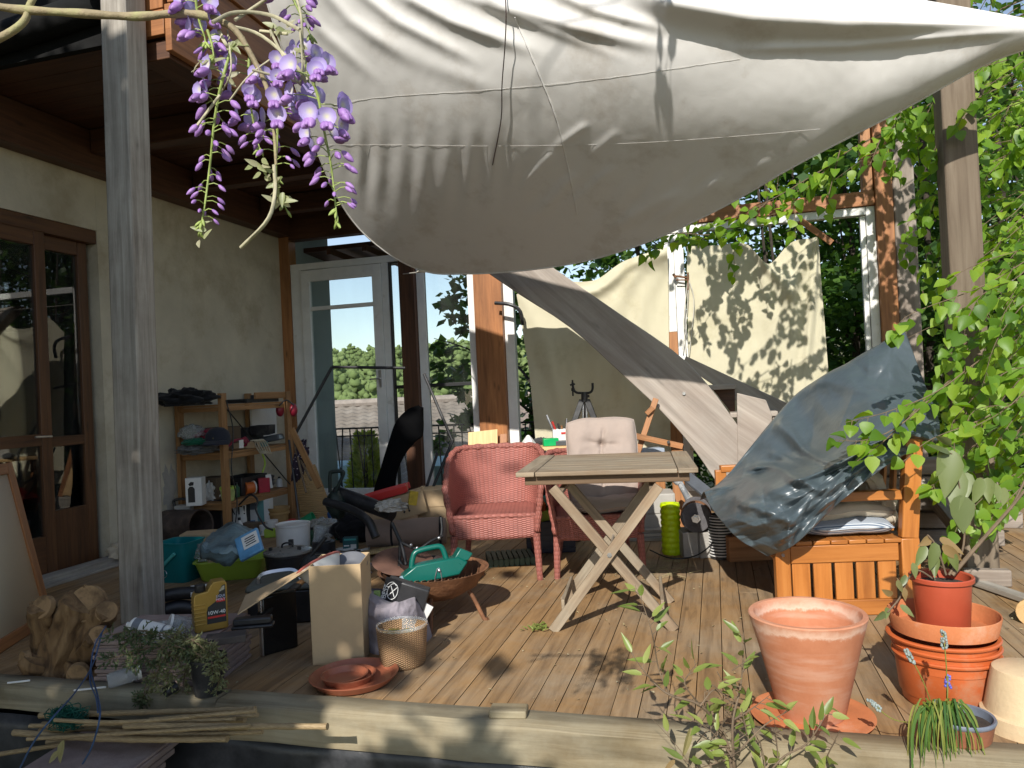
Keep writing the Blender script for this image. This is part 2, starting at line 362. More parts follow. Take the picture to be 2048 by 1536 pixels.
# ================================================================== light, sky, camera
w = bpy.data.worlds.new('World'); scene.world = w; w.use_nodes = True
bgn = w.node_tree.nodes['Background']; sk = w.node_tree.nodes.new('ShaderNodeTexSky'); sk.sky_type = 'NISHITA'; sk.sun_disc = False
SUN_EL = math.radians(35); LD = V((.03, 1.0, 0)).normalized()          # horizontal travel direction of the light
sk.sun_elevation = SUN_EL; sk.sun_rotation = math.radians(180+math.degrees(math.atan2(LD.x, LD.y))); sk.air_density = 1.0; sk.dust_density = .3; sk.ozone_density = 1.4
hs_ = w.node_tree.nodes.new('ShaderNodeHueSaturation'); hs_.inputs['Saturation'].default_value = .8; w.node_tree.links.new(sk.outputs[0], hs_.inputs['Color']); w.node_tree.links.new(hs_.outputs[0], bgn.inputs[0]); bgn.inputs[1].default_value = .115
sl = bpy.data.lights.new('sun', 'SUN'); sl.energy = 4.4; sl.angle = math.radians(.53); sl.color = (1, .955, .88)
so = bpy.data.objects.new('sun', sl); COL.objects.link(so)
so.rotation_euler = V((LD.x*math.cos(SUN_EL), LD.y*math.cos(SUN_EL), -math.sin(SUN_EL))).to_track_quat('-Z', 'Y').to_euler()
cd = bpy.data.cameras.new('camera'); co = bpy.data.objects.new('camera', cd); COL.objects.link(co); scene.camera = co
cd.sensor_width = 36; cd.lens = FP/2048*36; cd.clip_end = 2000; cd.clip_start = .05
co.matrix_world = Matrix(((cR.x, cU.x, -cF.x, 0), (cR.y, cU.y, -cF.y, 0), (cR.z, cU.z, -cF.z, EYE), (0, 0, 0, 1)))
vs = scene.view_settings; vs.view_transform = 'Standard'; vs.look = 'None'; vs.exposure = .4; vs.gamma = 1
# ================================================================== terrain
def sst(a, b, x): t = min(max((x-a)/(b-a), 0), 1); return t*t*(3-2*t)
def gz(x, y):
    h = -.5 - 3.6*sst(9, 13, y)*(1-sst(-2.2, 1.0, x-.35*(y-8)*0))*(1-sst(40, 60, y)) if y < 60 else -.5-3.6
    if y >= 40: h = -.5-3.6*(1-sst(-2.2, 1., x)*(1-sst(18, 40, y)))
    h += 18*sst(70, 250, y)*(1+.22*NZ.noise(V((x/55., y/80., 3)))) 
    return h + .05*NZ.noise(V((x*.7, y*.7, 0)))
def axis(a, b, fine, n1, n2):
    return [a+(fine[0]-a)*(1-i/n1)**0*i/n1 for i in range(n1)] + [fine[0]+(fine[1]-fine[0])*i/n2 for i in range(n2)] + [fine[1]+(b-fine[1])*(i/n1)**2 for i in range(n1+1)]
xs = [-420+i*14 for i in range(29)]+[-14+i*.7 for i in range(41)]+[15+i*14 for i in range(30)]
ys = [-60+i*8 for i in range(7)]+[-4+i*.7 for i in range(40)]+[24+i*10 for i in range(60)]
g = MB(); nx = len(xs)
g.add([(x, y, gz(x, y)) for y in ys for x in xs], [(j*nx+i, j*nx+i+1, (j+1)*nx+i+1, (j+1)*nx+i) for j in range(len(ys)-1) for i in range(nx-1)], [[(0, 0)]*4]*((len(ys)-1)*(nx-1)))
struct(g.build('ground', mat('ground_soil', (.11, .1, .05), .95, .4, 2.5, .4, 20., c2=(.12, .17, .05)), smooth=180))
# far wooded hillside, one mass; distance haze painted in as a lighter green
HAZY_WOODLEAF = mat('far_wood', (.2, .27, .09), .9, .35, .1, .8, 1.4, c2=(.3, .37, .15), transl=.3)
wd = MB(); RW = random.Random(3)
for i in range(1700):
    y = 110+200*RW.random()**1.2; t = RW.random(); x = -y*.8 + y*.62*t
    r = RW.uniform(1.1, 2.4); z = gz(x, y)+r*.9; h = RW.uniform(.9, 1.6)
    for k in range(14):
        q = V((RW.gauss(0, .5), RW.gauss(0, .5), RW.gauss(0, .5)*h))*r; rr = r*RW.uniform(.22, .5)
        wd.ell(Matrix.Translation((x+q.x, y+q.y, z+q.z)), rr, rr, rr*.85, 7, 5, .7, 2.2, i*3.1+k)
tag(wd.build('far_wood', HAZY_WOODLEAF, smooth=180), 'sunlit wood covering the far hillside, haze painted into its pale green', 'wood', kind='stuff')
# ================================================================== deck and its edge
YB = 7.1; DX0, DX1, DY0 = -4.44, 3.3, 2.54
d = MB(); pw = .096; i = 0; x = DX0
while x < DX1:
    y0 = DY0+.002; brk = RN.uniform(3.6, 6.4) if i % 3 else 20
    dz = rnd(-.0015, .0015)
    for a, b in ((y0, min(brk, YB)), (brk+.003, YB)):
        if b-a > .1: d.box(MT((x+pw/2, (a+b)/2, -.03+dz)), pw-.0035, b-a, .03)
    x += pw; i += 1
struct(d.build('deck_floor', DECKW, bevel=.0015, seg=1))
u = MB(); u.box(MT((-.57, 4.83, -.2)), 7.7, 4.5, .1); struct(u.build('deck_underside', mat('dark_soil', (.02, .015, .01), 1.)))
def beam(x0, x1, y0, y1, z0, z1, name, lab):
    b = MB(); n = 60
    def fn(uu, vv):
        x = x0+(x1-x0)*uu
        e = min(1, min(uu, 1-uu)*(x1-x0)/.05)
        prof = [(y1, z0), (y1, z1-.012), (y1-.012, z1), (y0+.016, z1), (y0, z1-.016), (y0, z0)]
        k = min(int(vv*5+.001), 5); p = prof[k]
        return V((x, p[0]+.004*nz((x*3, p[1]*40, 1)), p[1]+.004*nz((x*4, 2, p[0]*20))))
    b.grid(fn, n, 5, x1-x0, .4)
    for k in (0, n): b.add([fn(k/n, q/5) for q in range(6)], [list(range(6)) if k else list(range(5, -1, -1))], [[(q*.05, 0) for q in range(6)]])
    o = b.build(name, BEAMW, smooth=50); return tag(o, lab, 'beam', 'timber beams along the deck edge')
beam(-1.87, 3.3, 2.405, 2.535, -.105, .03, 'edge_beam', 'long weathered timber beam edging the deck under the terracotta pot')
beam(-4.6, -1.885, 2.425, 2.535, -.075, .028, 'edge_beam', 'shaded brown timber beam edging the deck in front of the tree stump')
ln = MB(); ln.grid(lambda a, b: V((-4.8+8.1*a, 2.425-.02*b+.012*nz((a*40, b*3, 0)), -.09-.5*b)), 160, 8, 6, .5)
tag(ln.build('plastic_liner', mat('black_liner', (.022, .023, .026), .35, .3, 6., .25, 14., dirt=(.06, .06, .065), dscale=2.5, dth=.55), smooth=180, solid=.004), 'black plastic liner hanging below the deck edge', 'liner')
# ================================================================== house on the left
H = thing('house', 'house with cream plaster wall, dark wooden porch ceiling and glazed sliding door', 'house', (-6, 4.5, 0))
WXX = -4.45
def hb(name, m, *boxes, bevel=0., parent=H):
    b = MB()
    for (x0, x1, y0, y1, z0, z1) in boxes: b.box(MT(((x0+x1)/2, (y0+y1)/2, z0)), x1-x0, y1-y0, z1-z0)
    return b.build(name, m, parent, bevel=bevel)
DYE = 4.62
hb('wall', PLASTER, (WXX-.3, WXX, DYE, YB+.0, -.5, 3.2), (WXX-.3, WXX, 1.0, DYE-.002, 2.5, 3.2))
hb('outer_wall', mat('grey_teal_render', (.36, .42, .42), .9, .06, 3.), (WXX-.3, WXX+.05, YB+.12, 8.06, -4.5, 3.4))
hb('ceiling', DARKWOOD, *[(WXX-.1, -2.83, 3.5+k*.16, 3.5+k*.16+.154, 3.2, 3.23) for k in range(24)])
hb('wall_plate', DARKWOOD, (WXX+.003, WXX+.14, 2.4, YB, 2.9, 3.19), bevel=.004)
for yy in (4.5, 5.6, 6.6):
    hb('ceiling_joist', DARKWOOD, (WXX+.15, -3.04, yy-.06, yy+.06, 3.02, 3.19), bevel=.005)
hb('eave_beam', DARKWOOD, (-3.03, -2.83, 3.5, YB+.4, 3.08, 3.19), bevel=.006)
hb('fascia', ORANGEWOOD, (-2.82, -2.78, 3.46, YB+.9, 3.1, 3.36), (-2.8, -2.76, 3.46, YB+.9, 3.365, 3.62), (-2.78, -2.74, 3.46, YB+.9, 3.625, 4.1), (-3.05, -2.83, 3.465, 3.497, 3.2, 3.34), (-3.05, -2.83, 3.462, 3.494, 3.345, 4.1), bevel=.004)
hb('roof', mat('roof_dark', (.08, .06, .05), .9, .2), (-8, -2.83, 3.5, 8.3, 3.24, 4.1), (-8, WXX-.31, .2, 3.498, 2.7, 4.0))
b = MB(); b.tube([(-8, 3.4, 3.33), (-4.2, 3.4, 3.3), (-3.2, 3.42, 3.4)], .085, 14); GUT = mat('gutter_black', (.012, .012, .012), .85, .4, 8., .3, 30., spec=.15); b.build('gutter', GUT, H); hb('gutter_board', GUT, (-8, -3.06, 3.455, 3.497, 3.2, 4.1))
# sliding door
dr = MB(); z0 = .03
dr.box(MT((WXX-.06, 2.8, 2.4)), .1, 3.65, .1); dr.box(MT((WXX-.06, 2.8, -.02)), .14, 3.65, .05)
DOORW = wood('door_wood', (.05, .02, .008), (.1, .04, .014), (.13, .055, .019), .5)
frm = dr.build('door_frame', DOORW, H, bevel=.004)
def leaf(name, ya, yb, xx, zs):
    m = MB(); st = .085
    for yy in (ya+st/2, yb-st/2): m.box(MT((xx, yy, .03)), .05, st, 2.37)
    for (a, bb) in zs: m.box(MT((xx, (ya+yb)/2, a)), .046, yb-ya-2*st, bb-a)
    o = m.build(name, DOORW, H, bevel=.004)
    gq = MB(); gq.box(MT((xx, (ya+yb)/2, .1)), .008, yb-ya-2*st+.01, 2.25); gq.build('pane', DOORGLASS, o)
    return o
l1 = leaf('door_leaf', 2.3, 4.16, WXX-.03, ((.03, .3), (.92, 1.0), (2.3, 2.4)))
l2 = leaf('door_leaf', 4.1, 4.58, WXX-.09, ((.03, .45), (.9, .97), (2.3, 2.4)))
hm = MB(); hm.tube([(WXX+.0, 4.11, .98), (WXX+.04, 4.11, .98), (WXX+.045, 3.98, .985)], .008, 8); hm.build('handle', STEEL, l1)
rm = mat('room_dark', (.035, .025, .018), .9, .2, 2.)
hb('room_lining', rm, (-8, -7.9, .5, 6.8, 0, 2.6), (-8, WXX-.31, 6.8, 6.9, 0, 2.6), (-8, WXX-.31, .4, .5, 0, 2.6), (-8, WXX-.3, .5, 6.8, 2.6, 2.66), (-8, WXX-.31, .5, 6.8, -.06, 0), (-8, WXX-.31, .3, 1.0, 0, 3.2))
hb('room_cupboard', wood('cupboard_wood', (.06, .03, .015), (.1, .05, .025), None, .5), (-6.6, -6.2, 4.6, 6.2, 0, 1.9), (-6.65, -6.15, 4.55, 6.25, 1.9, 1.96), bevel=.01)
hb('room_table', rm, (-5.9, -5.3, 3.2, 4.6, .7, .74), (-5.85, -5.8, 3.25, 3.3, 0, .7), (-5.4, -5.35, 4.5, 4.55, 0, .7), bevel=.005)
hb('threshold', GREYWOOD, (WXX+.003, WXX+.12, 2.3, 4.75, 0, .05), (WXX+.003, WXX+.2, 2.3, 4.6, .0, .02), bevel=.004)
# bare mortar patch where plaster fell off
pt = MB(); RP = random.Random(5); poly = []
for k in range(26):
    a = 2*PI*k/26; r = 1+.35*RP.uniform(-1, 1); poly.append((.075*r*math.cos(a), .2*r*math.sin(a)))
pc = PX(338, 985, WXX); pt.prism(Matrix.Translation((WXX+.001, pc.y, pc.z)) @ Matrix.Rotation(PI/2, 4, 'Z') @ Matrix.Rotation(PI/2, 4, 'X'), poly, .003)
pt.build('bare_mortar', CONCRETE, H)
# ================================================================== veranda end wall: posts, windows, glazed door
VW = thing('veranda_wall', 'glazed timber end wall of the veranda with white window frames and a french door', 'wall', (-1.5, YB, 0))
def xb(px, py=700): return PY(px, py, YB).x
def vb(name, m, *bx, bevel=.003, parent=VW):
    b = MB()
    for (x0, x1, z0, z1, y0, y1) in bx: b.box(MT(((x0+x1)/2, (y0+y1)/2, z0)), x1-x0, y1-y0, z1-z0)
    return b.build(name, m, parent, bevel=bevel)
ZT, ZH = 3.18, 2.53
P0a, P0b = xb(562), xb(588); P1a, P1b = xb(808), xb(838); P2a, P2b = xb(957), xb(1012); WRa, WRb = xb(1337), xb(1372); RFa, RFb = xb(1737, 560), xb(1755, 560); RWb = xb(1790, 560)
vb('post', REDWOOD, (P0a, P0b, -.1, ZT, YB-.02, YB+.12)); vb('post', DARKWOOD, (P1a, P1b, -.1, ZT, YB-.06, YB+.1)); vb('post', ORANGEWOOD, (P2a, P2b, -.1, ZT, YB-.08, YB+.1)); vb('post', ORANGEWOOD, (RFb+.003, RWb, -.1, 3.5, YB-.08, YB+.1))
vb('post', REDWOOD, (xb(1725, 400), xb(1745, 400), 2.7, 3.5, YB-.04, YB+.06))
vb('beam', DARKWOOD, (P0b+.002, P1a-.002, 2.86, ZT, YB-.02, YB+.1)); vb('beam', ORANGEWOOD, (xb(1340, 470), RFb, ZH+.075, ZH+.2, YB-.05, YB+.08)); vb('beam', DARKWOOD, (P1b+.002, P2a-.002, 2.95, ZT, YB-.02, YB+.1))
vb('sill', GREYWOOD, (P0b+.002, P1a-.002, -.05, .06, YB-.03, YB+.1), (P1b+.002, P2a-.002, -.05, .1, YB-.03, YB+.1), (P2b+.002, RFb, -.05, .14, YB-.03, YB+.1))
# french door
fx0, fx1 = P0b+.004, P1a-.004
dx0, dx1 = xb(610), xb(770)
vb('door_frame', WHITEP, (fx0, dx0-.003, .06, ZH+.01, YB-.01, YB+.07), (fx0, fx1, ZH, ZH+.07, YB-.012, YB+.075), (dx1+.003, xb(783), .06, ZH+.01, YB-.01, YB+.07))
FD = vb('french_door', WHITEP, (dx0, dx0+.1, .07, ZH-.01, YB-.03, YB+.02), (dx1-.1, dx1, .07, ZH-.01, YB-.03, YB+.02), (dx0+.1, dx1-.1, ZH-.13, ZH-.01, YB-.028, YB+.018), (dx0+.1, dx1-.1, 2.09, 2.13, YB-.026, YB+.016), (dx0+.1, dx1-.1, .07, .2, YB-.028, YB+.018))
vb('pane', GLASS, (dx0+.09, dx1-.09, .19, ZH-.12, YB-.004, YB), bevel=0, parent=FD)
hd = MB(); hx = dx1-.05; hz = PY(762, 757, YB).z; hd.box(MT((hx, YB-.035, hz-.09)), .03, .01, .18); hd.tube([(hx, YB-.04, hz), (hx, YB-.075, hz), (hx-.1, YB-.08, hz-.005)], .008, 8); hd.build('handle', STEEL, FD)
# side light and second window
def win(x0, x1, z0, z1, zb, fw=.03, m=WHITEP):
    o = vb('window', m, (x0, x0+fw, z0, z1, YB-.0, YB+.05), (x1-fw, x1, z0, z1, YB, YB+.05), (x0+fw, x1-fw, z1-fw, z1, YB+.002, YB+.048), (x0+fw, x1-fw, z0, z0+fw, YB+.002, YB+.048))
    s = vb('glazing_bar', BLACKM, (x0+fw, x1-fw, zb-.018, zb+.018, YB+.006, YB+.04), parent=o)
    vb('pane', GLASS, (x0+fw-.005, x1-fw+.005, z0+fw-.005, z1-fw+.005, YB+.022, YB+.026), bevel=0, parent=o); return o
zb_ = PY(895, 769, YB).z
win(xb(783)+.003, P1a-.003, .065, ZH, zb_, .018, mat('dark_gasket', (.05, .045, .04), .5)); win(P1b+.003, P2a-.003, .1, ZH+.4, zb_, .085)
vb('window_frame', WHITEP, (P2b+.003, P2b+.1, .14, ZH+.05, YB-.02, YB+.06))
vb('window_frame', WHITEP, (WRa, WRa+.09, 1.62, ZH+.0, YB-.03, YB+.06), (WRa+.093, WRb+.02, .14, ZH, YB-.028, YB+.058))
vb('window_frame', WHITEP, (RFa, RFb, .14, ZH+.07, YB-.03, YB+.06), (WRb+.022, RFa-.002, ZH, ZH+.07, YB-.028, YB+.058), (P2b+.102, WRb+.02, ZH, ZH+.07, YB-.028, YB+.058), (RFa-.045, RFa-.004, .14, ZH-.005, YB-.01, YB+.04))
vb('post', REDWOOD, (WRa-.02, WRa+.09, .0, 1.617, YB-.04, YB+.06))
# outside the glazed wall: roof overhang, balcony, railing
ov = MB(); ov.box(MT((-3.55, 8.0, 2.78), 0, math.radians(-3)), 1.9, 1.0, .05); ov.build('roof_overhang', DARKWOOD, H)
ov = MB()
for k in range(3): ov.bar((-3.95+k*.42, 7.25, 2.74), (-3.95+k*.42+.03, 8.6, 2.68), .05, .07)
ov.build('rafter', DARKWOOD, H)
bl = MB(); bl.box(MT((-3.1, 7.75, -.16)), 2.9, 1.05, .1); bl.build('balcony_slab', CONCRETE, H)
RA = thing('balcony_railing', 'dark metal balcony railing with slanting bars outside the glazed wall', 'railing', (-3, 8.15, -.06)); YR = 8.15
b = MB(); zt = PY(700, 857, YR).z; zt2 = PY(700, 872, YR).z; zbm = PY(700, 985, YR).z
b.bar((-4.6, YR, zt), (-1.3, YR, zt), .035, .02); b.bar((-4.6, YR, zt2), (-1.3, YR, zt2), .02, .016); b.bar((-4.6, YR, zbm), (-1.3, YR, zbm), .02, .016)
b.build('rail', BLACKM, RA); b = MB(); xx = -4.55; k = 0
while xx < -1.4:
    t = (0, .07, -.06, .02, .1, -.03)[k % 6]; b.bar((xx, YR, zt), (xx+t, YR, -.06), .012, .012); xx += .095; k += 1
b.build('baluster', BLACKM, RA)
# ================================================================== porch post and the grey posts on the right
def post(px, py, wpx, zt, lab, m=GREYWOOD, d=None, cham=.012):
    p = F(px, py) if d is None else W(px, py, d); s = depth(p)/FP; b = MB()
    b.box(MT((p.x, p.y+wpx*s/2, p.z)), wpx*s, wpx*s, zt-p.z)
    o = b.build('timber_post', m, bevel=cham); return tag(o, lab, 'post')
pb_, pt_ = F(270, 1250), W(218, 20, depth(F(270, 1250))*1.0); pb_.y += .06; pt_.y = pb_.y+.02; b = MB(); b.bar(pb_, pb_+(pt_-pb_)*1.12, .16, .16, V((0, 1, 0))); tag(b.build('timber_post', GREYWOOD, bevel=.012), 'tall weathered grey post standing by the tree stump in the shade', 'post')
post(1968, 1165, 62, 3.4, 'thick pale grey timber post behind the birch leaves on the far right', wood('right_post_wood', (.1, .07, .045), (.17, .13, .09), (.22, .175, .125), .85, 1.5, 26., .5))
b = MB(); xq = xb(1792, 560); b.box(MT((xq+.09, YB+.05, -.3)), .17, .17, 3.9); tag(b.build('timber_post', PALEGREY, bevel=.01), 'grey round-edged post standing against the orange wooden end post', 'post')
# ================================================================== trees
def crown_leaves(mb, rng, c, rx, ry, rz, nclump, nleaf, L, wd, quad=True, shell=.55, up=.35):
    c = V(c)
    for k in range(nclump):
        while 1:
            q = V((rng.uniform(-1, 1), rng.uniform(-1, 1), rng.uniform(-1, 1)))
            if shell < q.length < 1: break
        cc = c+V((q.x*rx, q.y*ry, q.z*rz)); sg = rng.uniform(.18, .42)*min(rx, ry, rz)*.55
        for i in range(nleaf):
            p = cc+V((rng.gauss(0, sg), rng.gauss(0, sg), rng.gauss(0, sg*.6)))
            dr = V((rng.uniform(-1, 1), rng.uniform(-1, 1), rng.uniform(-1.1, .3)))
            nn = V((rng.uniform(-.8, .8), rng.uniform(-.8, .8), 1))
            l = L*rng.uniform(.6, 1.25)
            (mb.quadleaf if quad else mb.leaf)(p, dr, nn, l, l*wd)
def limb_tree(loc, h, r, rng, bend=.4, nb=7, bl=1.4, zb=.45):
    b = MB(); loc = V(loc); pts = [loc+V((bend*math.sin(k*.5)*(k/8)*rng.uniform(.6, 1), bend*(k/8)*rng.uniform(-.6, .6), h*k/8)) for k in range(9)]
    pts = curve(pts, 16); b.tube(pts, [r*(1-.8*k/16)+(.35*r if k == 0 else 0) for k in range(17)], 8)
    for k in range(nb):
        i = int(16*(zb+(1-zb)*k/nb)); p = pts[i]; a = rng.uniform(0, 2*PI); L = bl*rng.uniform(.6, 1.1)
        q = [p, p+V((math.cos(a)*L*.4, math.sin(a)*L*.4, L*.25)), p+V((math.cos(a)*L, math.sin(a)*L, L*.45))]
        b.tube(curve(q, 6), [r*.35*(1-.13*j) for j in range(7)], 5)
    return b
def tree(name, loc, h, r, crown, lab, cat, group, seed, L=.11, wd=.8, nc=40, nl=60, m=None, **kw):
    rng = random.Random(seed); t = thing(name, lab, cat, loc, group)
    limb_tree(loc, h, r, rng, **kw).build('trunk', BARK, t, smooth=60)
    b = MB()
    for c in crown: crown_leaves(b, rng, c[:3], c[3], c[4], c[5], int(nc*(c[6] if len(c) > 6 else 1)), nl, L, wd)
    b.build('crown', m or LEAFD, t, smooth=0); return t
# the garden tree behind the photographer that shades the left half of the deck
tree('garden_tree', (-5.2, -2.6, -.5), 4.6, .16, [(-3.95, -2.2, 2.9, 3.05, 1.1, 1.75, 1.0), (-4.9, -2.3, 5.0, 3.0, 1.2, 1.95, 1.1), (-4.1, -2.5, 6.0, 1.75, .9, 1.0, .4), (-3.6, -1.9, 4.4, 1.5, .6, 1.2, .35)], 'broad leafy garden tree standing in front of the deck', 'tree', None, 21, .22, .85, 105, 85, LEAFD, bend=.3, nb=14, bl=2.2, zb=.2)
# the wood behind the glazed wall
wt = []
LABW = ['slim dark tree behind the %s', 'tall leafy tree beyond the %s', 'dark trunked woodland tree behind the %s']
spots = [(1700, 9.6, 'right window frame'), (1460, 10.5, 'right canvas sheet'), (1850, 8.7, 'grey round-edged post'), (1990, 8.0, 'thick pale grey post'), (1900, 10.8, 'gap between the grey posts'), (1290, 10.2, 'left canvas sheet'), (2080, 9.0, 'edge of the picture on the far right'),
         (1600, 12.6, 'notch of the right canvas sheet'), (1790, 12.2, 'peak of the blue tarpaulin'), (1960, 12.5, 'upper end of the thick grey post'), (1060, 9.6, 'top of the wooden staircase'), (2150, 11.5, 'right end of the deck'), (1380, 13.0, 'white middle window post')]
for i, (px, d_, wh) in enumerate(spots):
    p = W(px, 900, d_); z0_ = gz(p.x, p.y); hh = rnd(5.2, 7)
    cw = rnd(1.25, 1.7)
    cr_ = [(p.x, p.y, 3.6, cw, cw, 2.6, 1.2), (p.x+rnd(-.4, .4), p.y, 1.2, cw*.95, cw*.95, 1.4, .7)]
    if px < 1100: cr_ = [(p.x+.55, p.y, 2.2, .95, .9, 1.9, .75), (p.x+.45, p.y, .2, .9, .8, .8, .3)]
    t = tree('woodland_tree', (p.x, p.y, z0_), hh, rnd(.05, .085), cr_, LABW[i % 3] % wh, 'tree', 'trees of the wood behind the glazed wall', 100+i, .125, .85, 42, 60, nb=9, zb=.25, bend=.5)
p = W(905, 900, 8.9); yt = tree('young_tree', (p.x+.35, p.y, gz(p.x, p.y)), 4.6, .05, [(p.x+.25, p.y, 2.5, .35, .4, .6, .4), (p.x+.2, p.y, 1.55, .42, .4, .55, .5), (p.x+.12, p.y, .7, .42, .4, .5, .5)], 'young leafy tree right outside the narrow window beside the orange post', 'tree', None, 64, .13, .8, 26, 26, leafmat('young_tree_leaf', (.04, .1, .02), (.07, .16, .03), (.12, .24, .045), .5), nb=8, bl=.9, zb=.3)
sp = MB(); RS = random.Random(8)
for k in range(26):      # thin bare poles of the understorey
    p = W(RS.uniform(1480, 2160), 900, RS.uniform(7.6, 12)); z = gz(p.x, p.y); q = [p, p]
    q[0] = V((p.x, p.y, z)); tilt = RS.uniform(-.5, .3)
    sp.tube(curve([q[0], V((p.x+tilt*.4, p.y, z+2)), V((p.x+tilt*1.3, p.y+.1, z+5.5))], 8), [RS.uniform(.014, .04)*(1-.07*j) for j in range(9)], 5)
tag(sp.build('saplings', BARK, smooth=60), 'thicket of thin bare sapling stems in the wood', 'saplings', kind='stuff')
us = MB()
for k in range(90):
    px = RS.uniform(1030, 2250); p = W(px, 900, RS.uniform(7.9, 13)); z = gz(p.x, p.y)
    crown_leaves(us, RS, (p.x, p.y, z+.5), .7, .6, .75, 6, 38, .1, .8)
tag(us.build('undergrowth', LEAFD, smooth=0), 'dark green undergrowth filling the wood floor', 'undergrowth', kind='stuff')
# yellow-green conifer and neighbour's roof seen through the french door
p = W(735, 985, 9.2); rng = random.Random(4); b = MB()
T = thing('conifer_shrub', 'bright yellow-green conical shrub behind the balcony railing', 'shrub', (p.x, p.y, gz(p.x, p.y)))
zt_ = W(735, 870, 9.2).z; zb0 = -2.2
for k in range(2600):
    t_ = rng.random()**.8; z = zb0+(zt_-zb0)*t_; r = .46*(1-t_)**.75+.04; a = rng.uniform(0, 2*PI); r *= rng.uniform(.55, 1.05)
    q = V((p.x+r*math.cos(a), p.y+r*math.sin(a), z)); b.quadleaf(q, V((math.cos(a), math.sin(a), rng.uniform(.2, 1.3))), V((rng.uniform(-1, 1), rng.uniform(-1, 1), .5)), .12, .05)
b.build('foliage', leafmat('gold_conifer', (.22, .3, .03), (.36, .44, .05), (.48, .54, .09), .4), T, smooth=0)
b = MB(); b.tube([(p.x, p.y, gz(p.x, p.y)), (p.x, p.y, zt_-.2)], [.05, .01], 6); b.build('trunk', BARK, T)
NH = thing('neighbour_house', 'neighbouring house with a pale brown tiled roof below the hillside', 'house', W(800, 850, 14))
ra, rb = W(300, 799, 16.5), W(1250, 756, 16.5); ea, eb = W(300, 1130, 10.8), W(1250, 1080, 10.8)
ra.z = rb.z = .98; ea.z = eb.z = -1.45
RT = MB(); exu = (rb-ra).normalized(); wid = (rb-ra).length; nrow = 34; ncol = int(wid/.24)*6
def rf(uu, vv):
    r = vv*nrow; k = min(int(r), nrow-1); f = r-k; p = ra.lerp(rb, uu); q = ea.lerp(eb, uu); base = p.lerp(q, vv)
    return base+V((0, 0, .05*f-.02+.016*math.sin(uu*ncol/6*2*PI)))
RT.grid(lambda a, b: rf(a, b), ncol, nrow*3, wid, 7)
RT.build('roof', mat('roof_tile', (.22, .18, .155), .85, .18, 2.2, .2, 30., c2=(.28, .24, .215), dirt=(.16, .13, .11), dscale=1.5, dth=.6), NH, smooth=20)
b = MB(); b.tube([ra+V((0, 0, .04)), rb+V((0, 0, .04))], .09, 8); b.build('ridge', mat('ridge_tile', (.34, .28, .25), .85), NH)
b = MB(); c = ea.lerp(eb, .5); b.bar(ea+V((.3, .3, -3)), eb+V((-.3, .3, -3)), .3, 3.0-.1, V((0, -1, 0))); 
bb_ = MB(); bb_.bar(ea+V((0, .35, -1.6)), eb+V((0, .35, -1.6)), .25, 2.9, V((0, 0, 1))); bb_.build('wall', mat('neighbour_wall', (.6, .58, .54), .9, .05), NH)
# pale blue gabled annexes
for px, lab in ((655, 'pale blue gable wall seen through the left of the french door'), (880, 'pale blue gable wall behind the railing under the window')):
    p = W(px, 960, 10.2); a = thing('annex', lab, 'annex', (p.x, p.y, -4)); b = MB()
    hw = .42; M = Matrix.Translation((p.x, p.y, 0)) @ Matrix.Rotation(YAW, 4, 'Z') @ Matrix.Rotation(PI/2, 4, 'X')
    b.prism(M, [(-hw, -4), (hw*.6, -4), (hw*.6, -.85), (hw*.2, .16), (-hw, .16)], -1.6); b.build('wall', mat('pale_blue_wall', (.5, .68, .72), .8, .05), a)
    b = MB(); b.bar(M @ V((hw*.66, -.9, .06)), M @ V((hw*.22, .22, .06)), .05, .08); b.build('verge_board', mat('verge', (.2, .21, .23), .6), a)
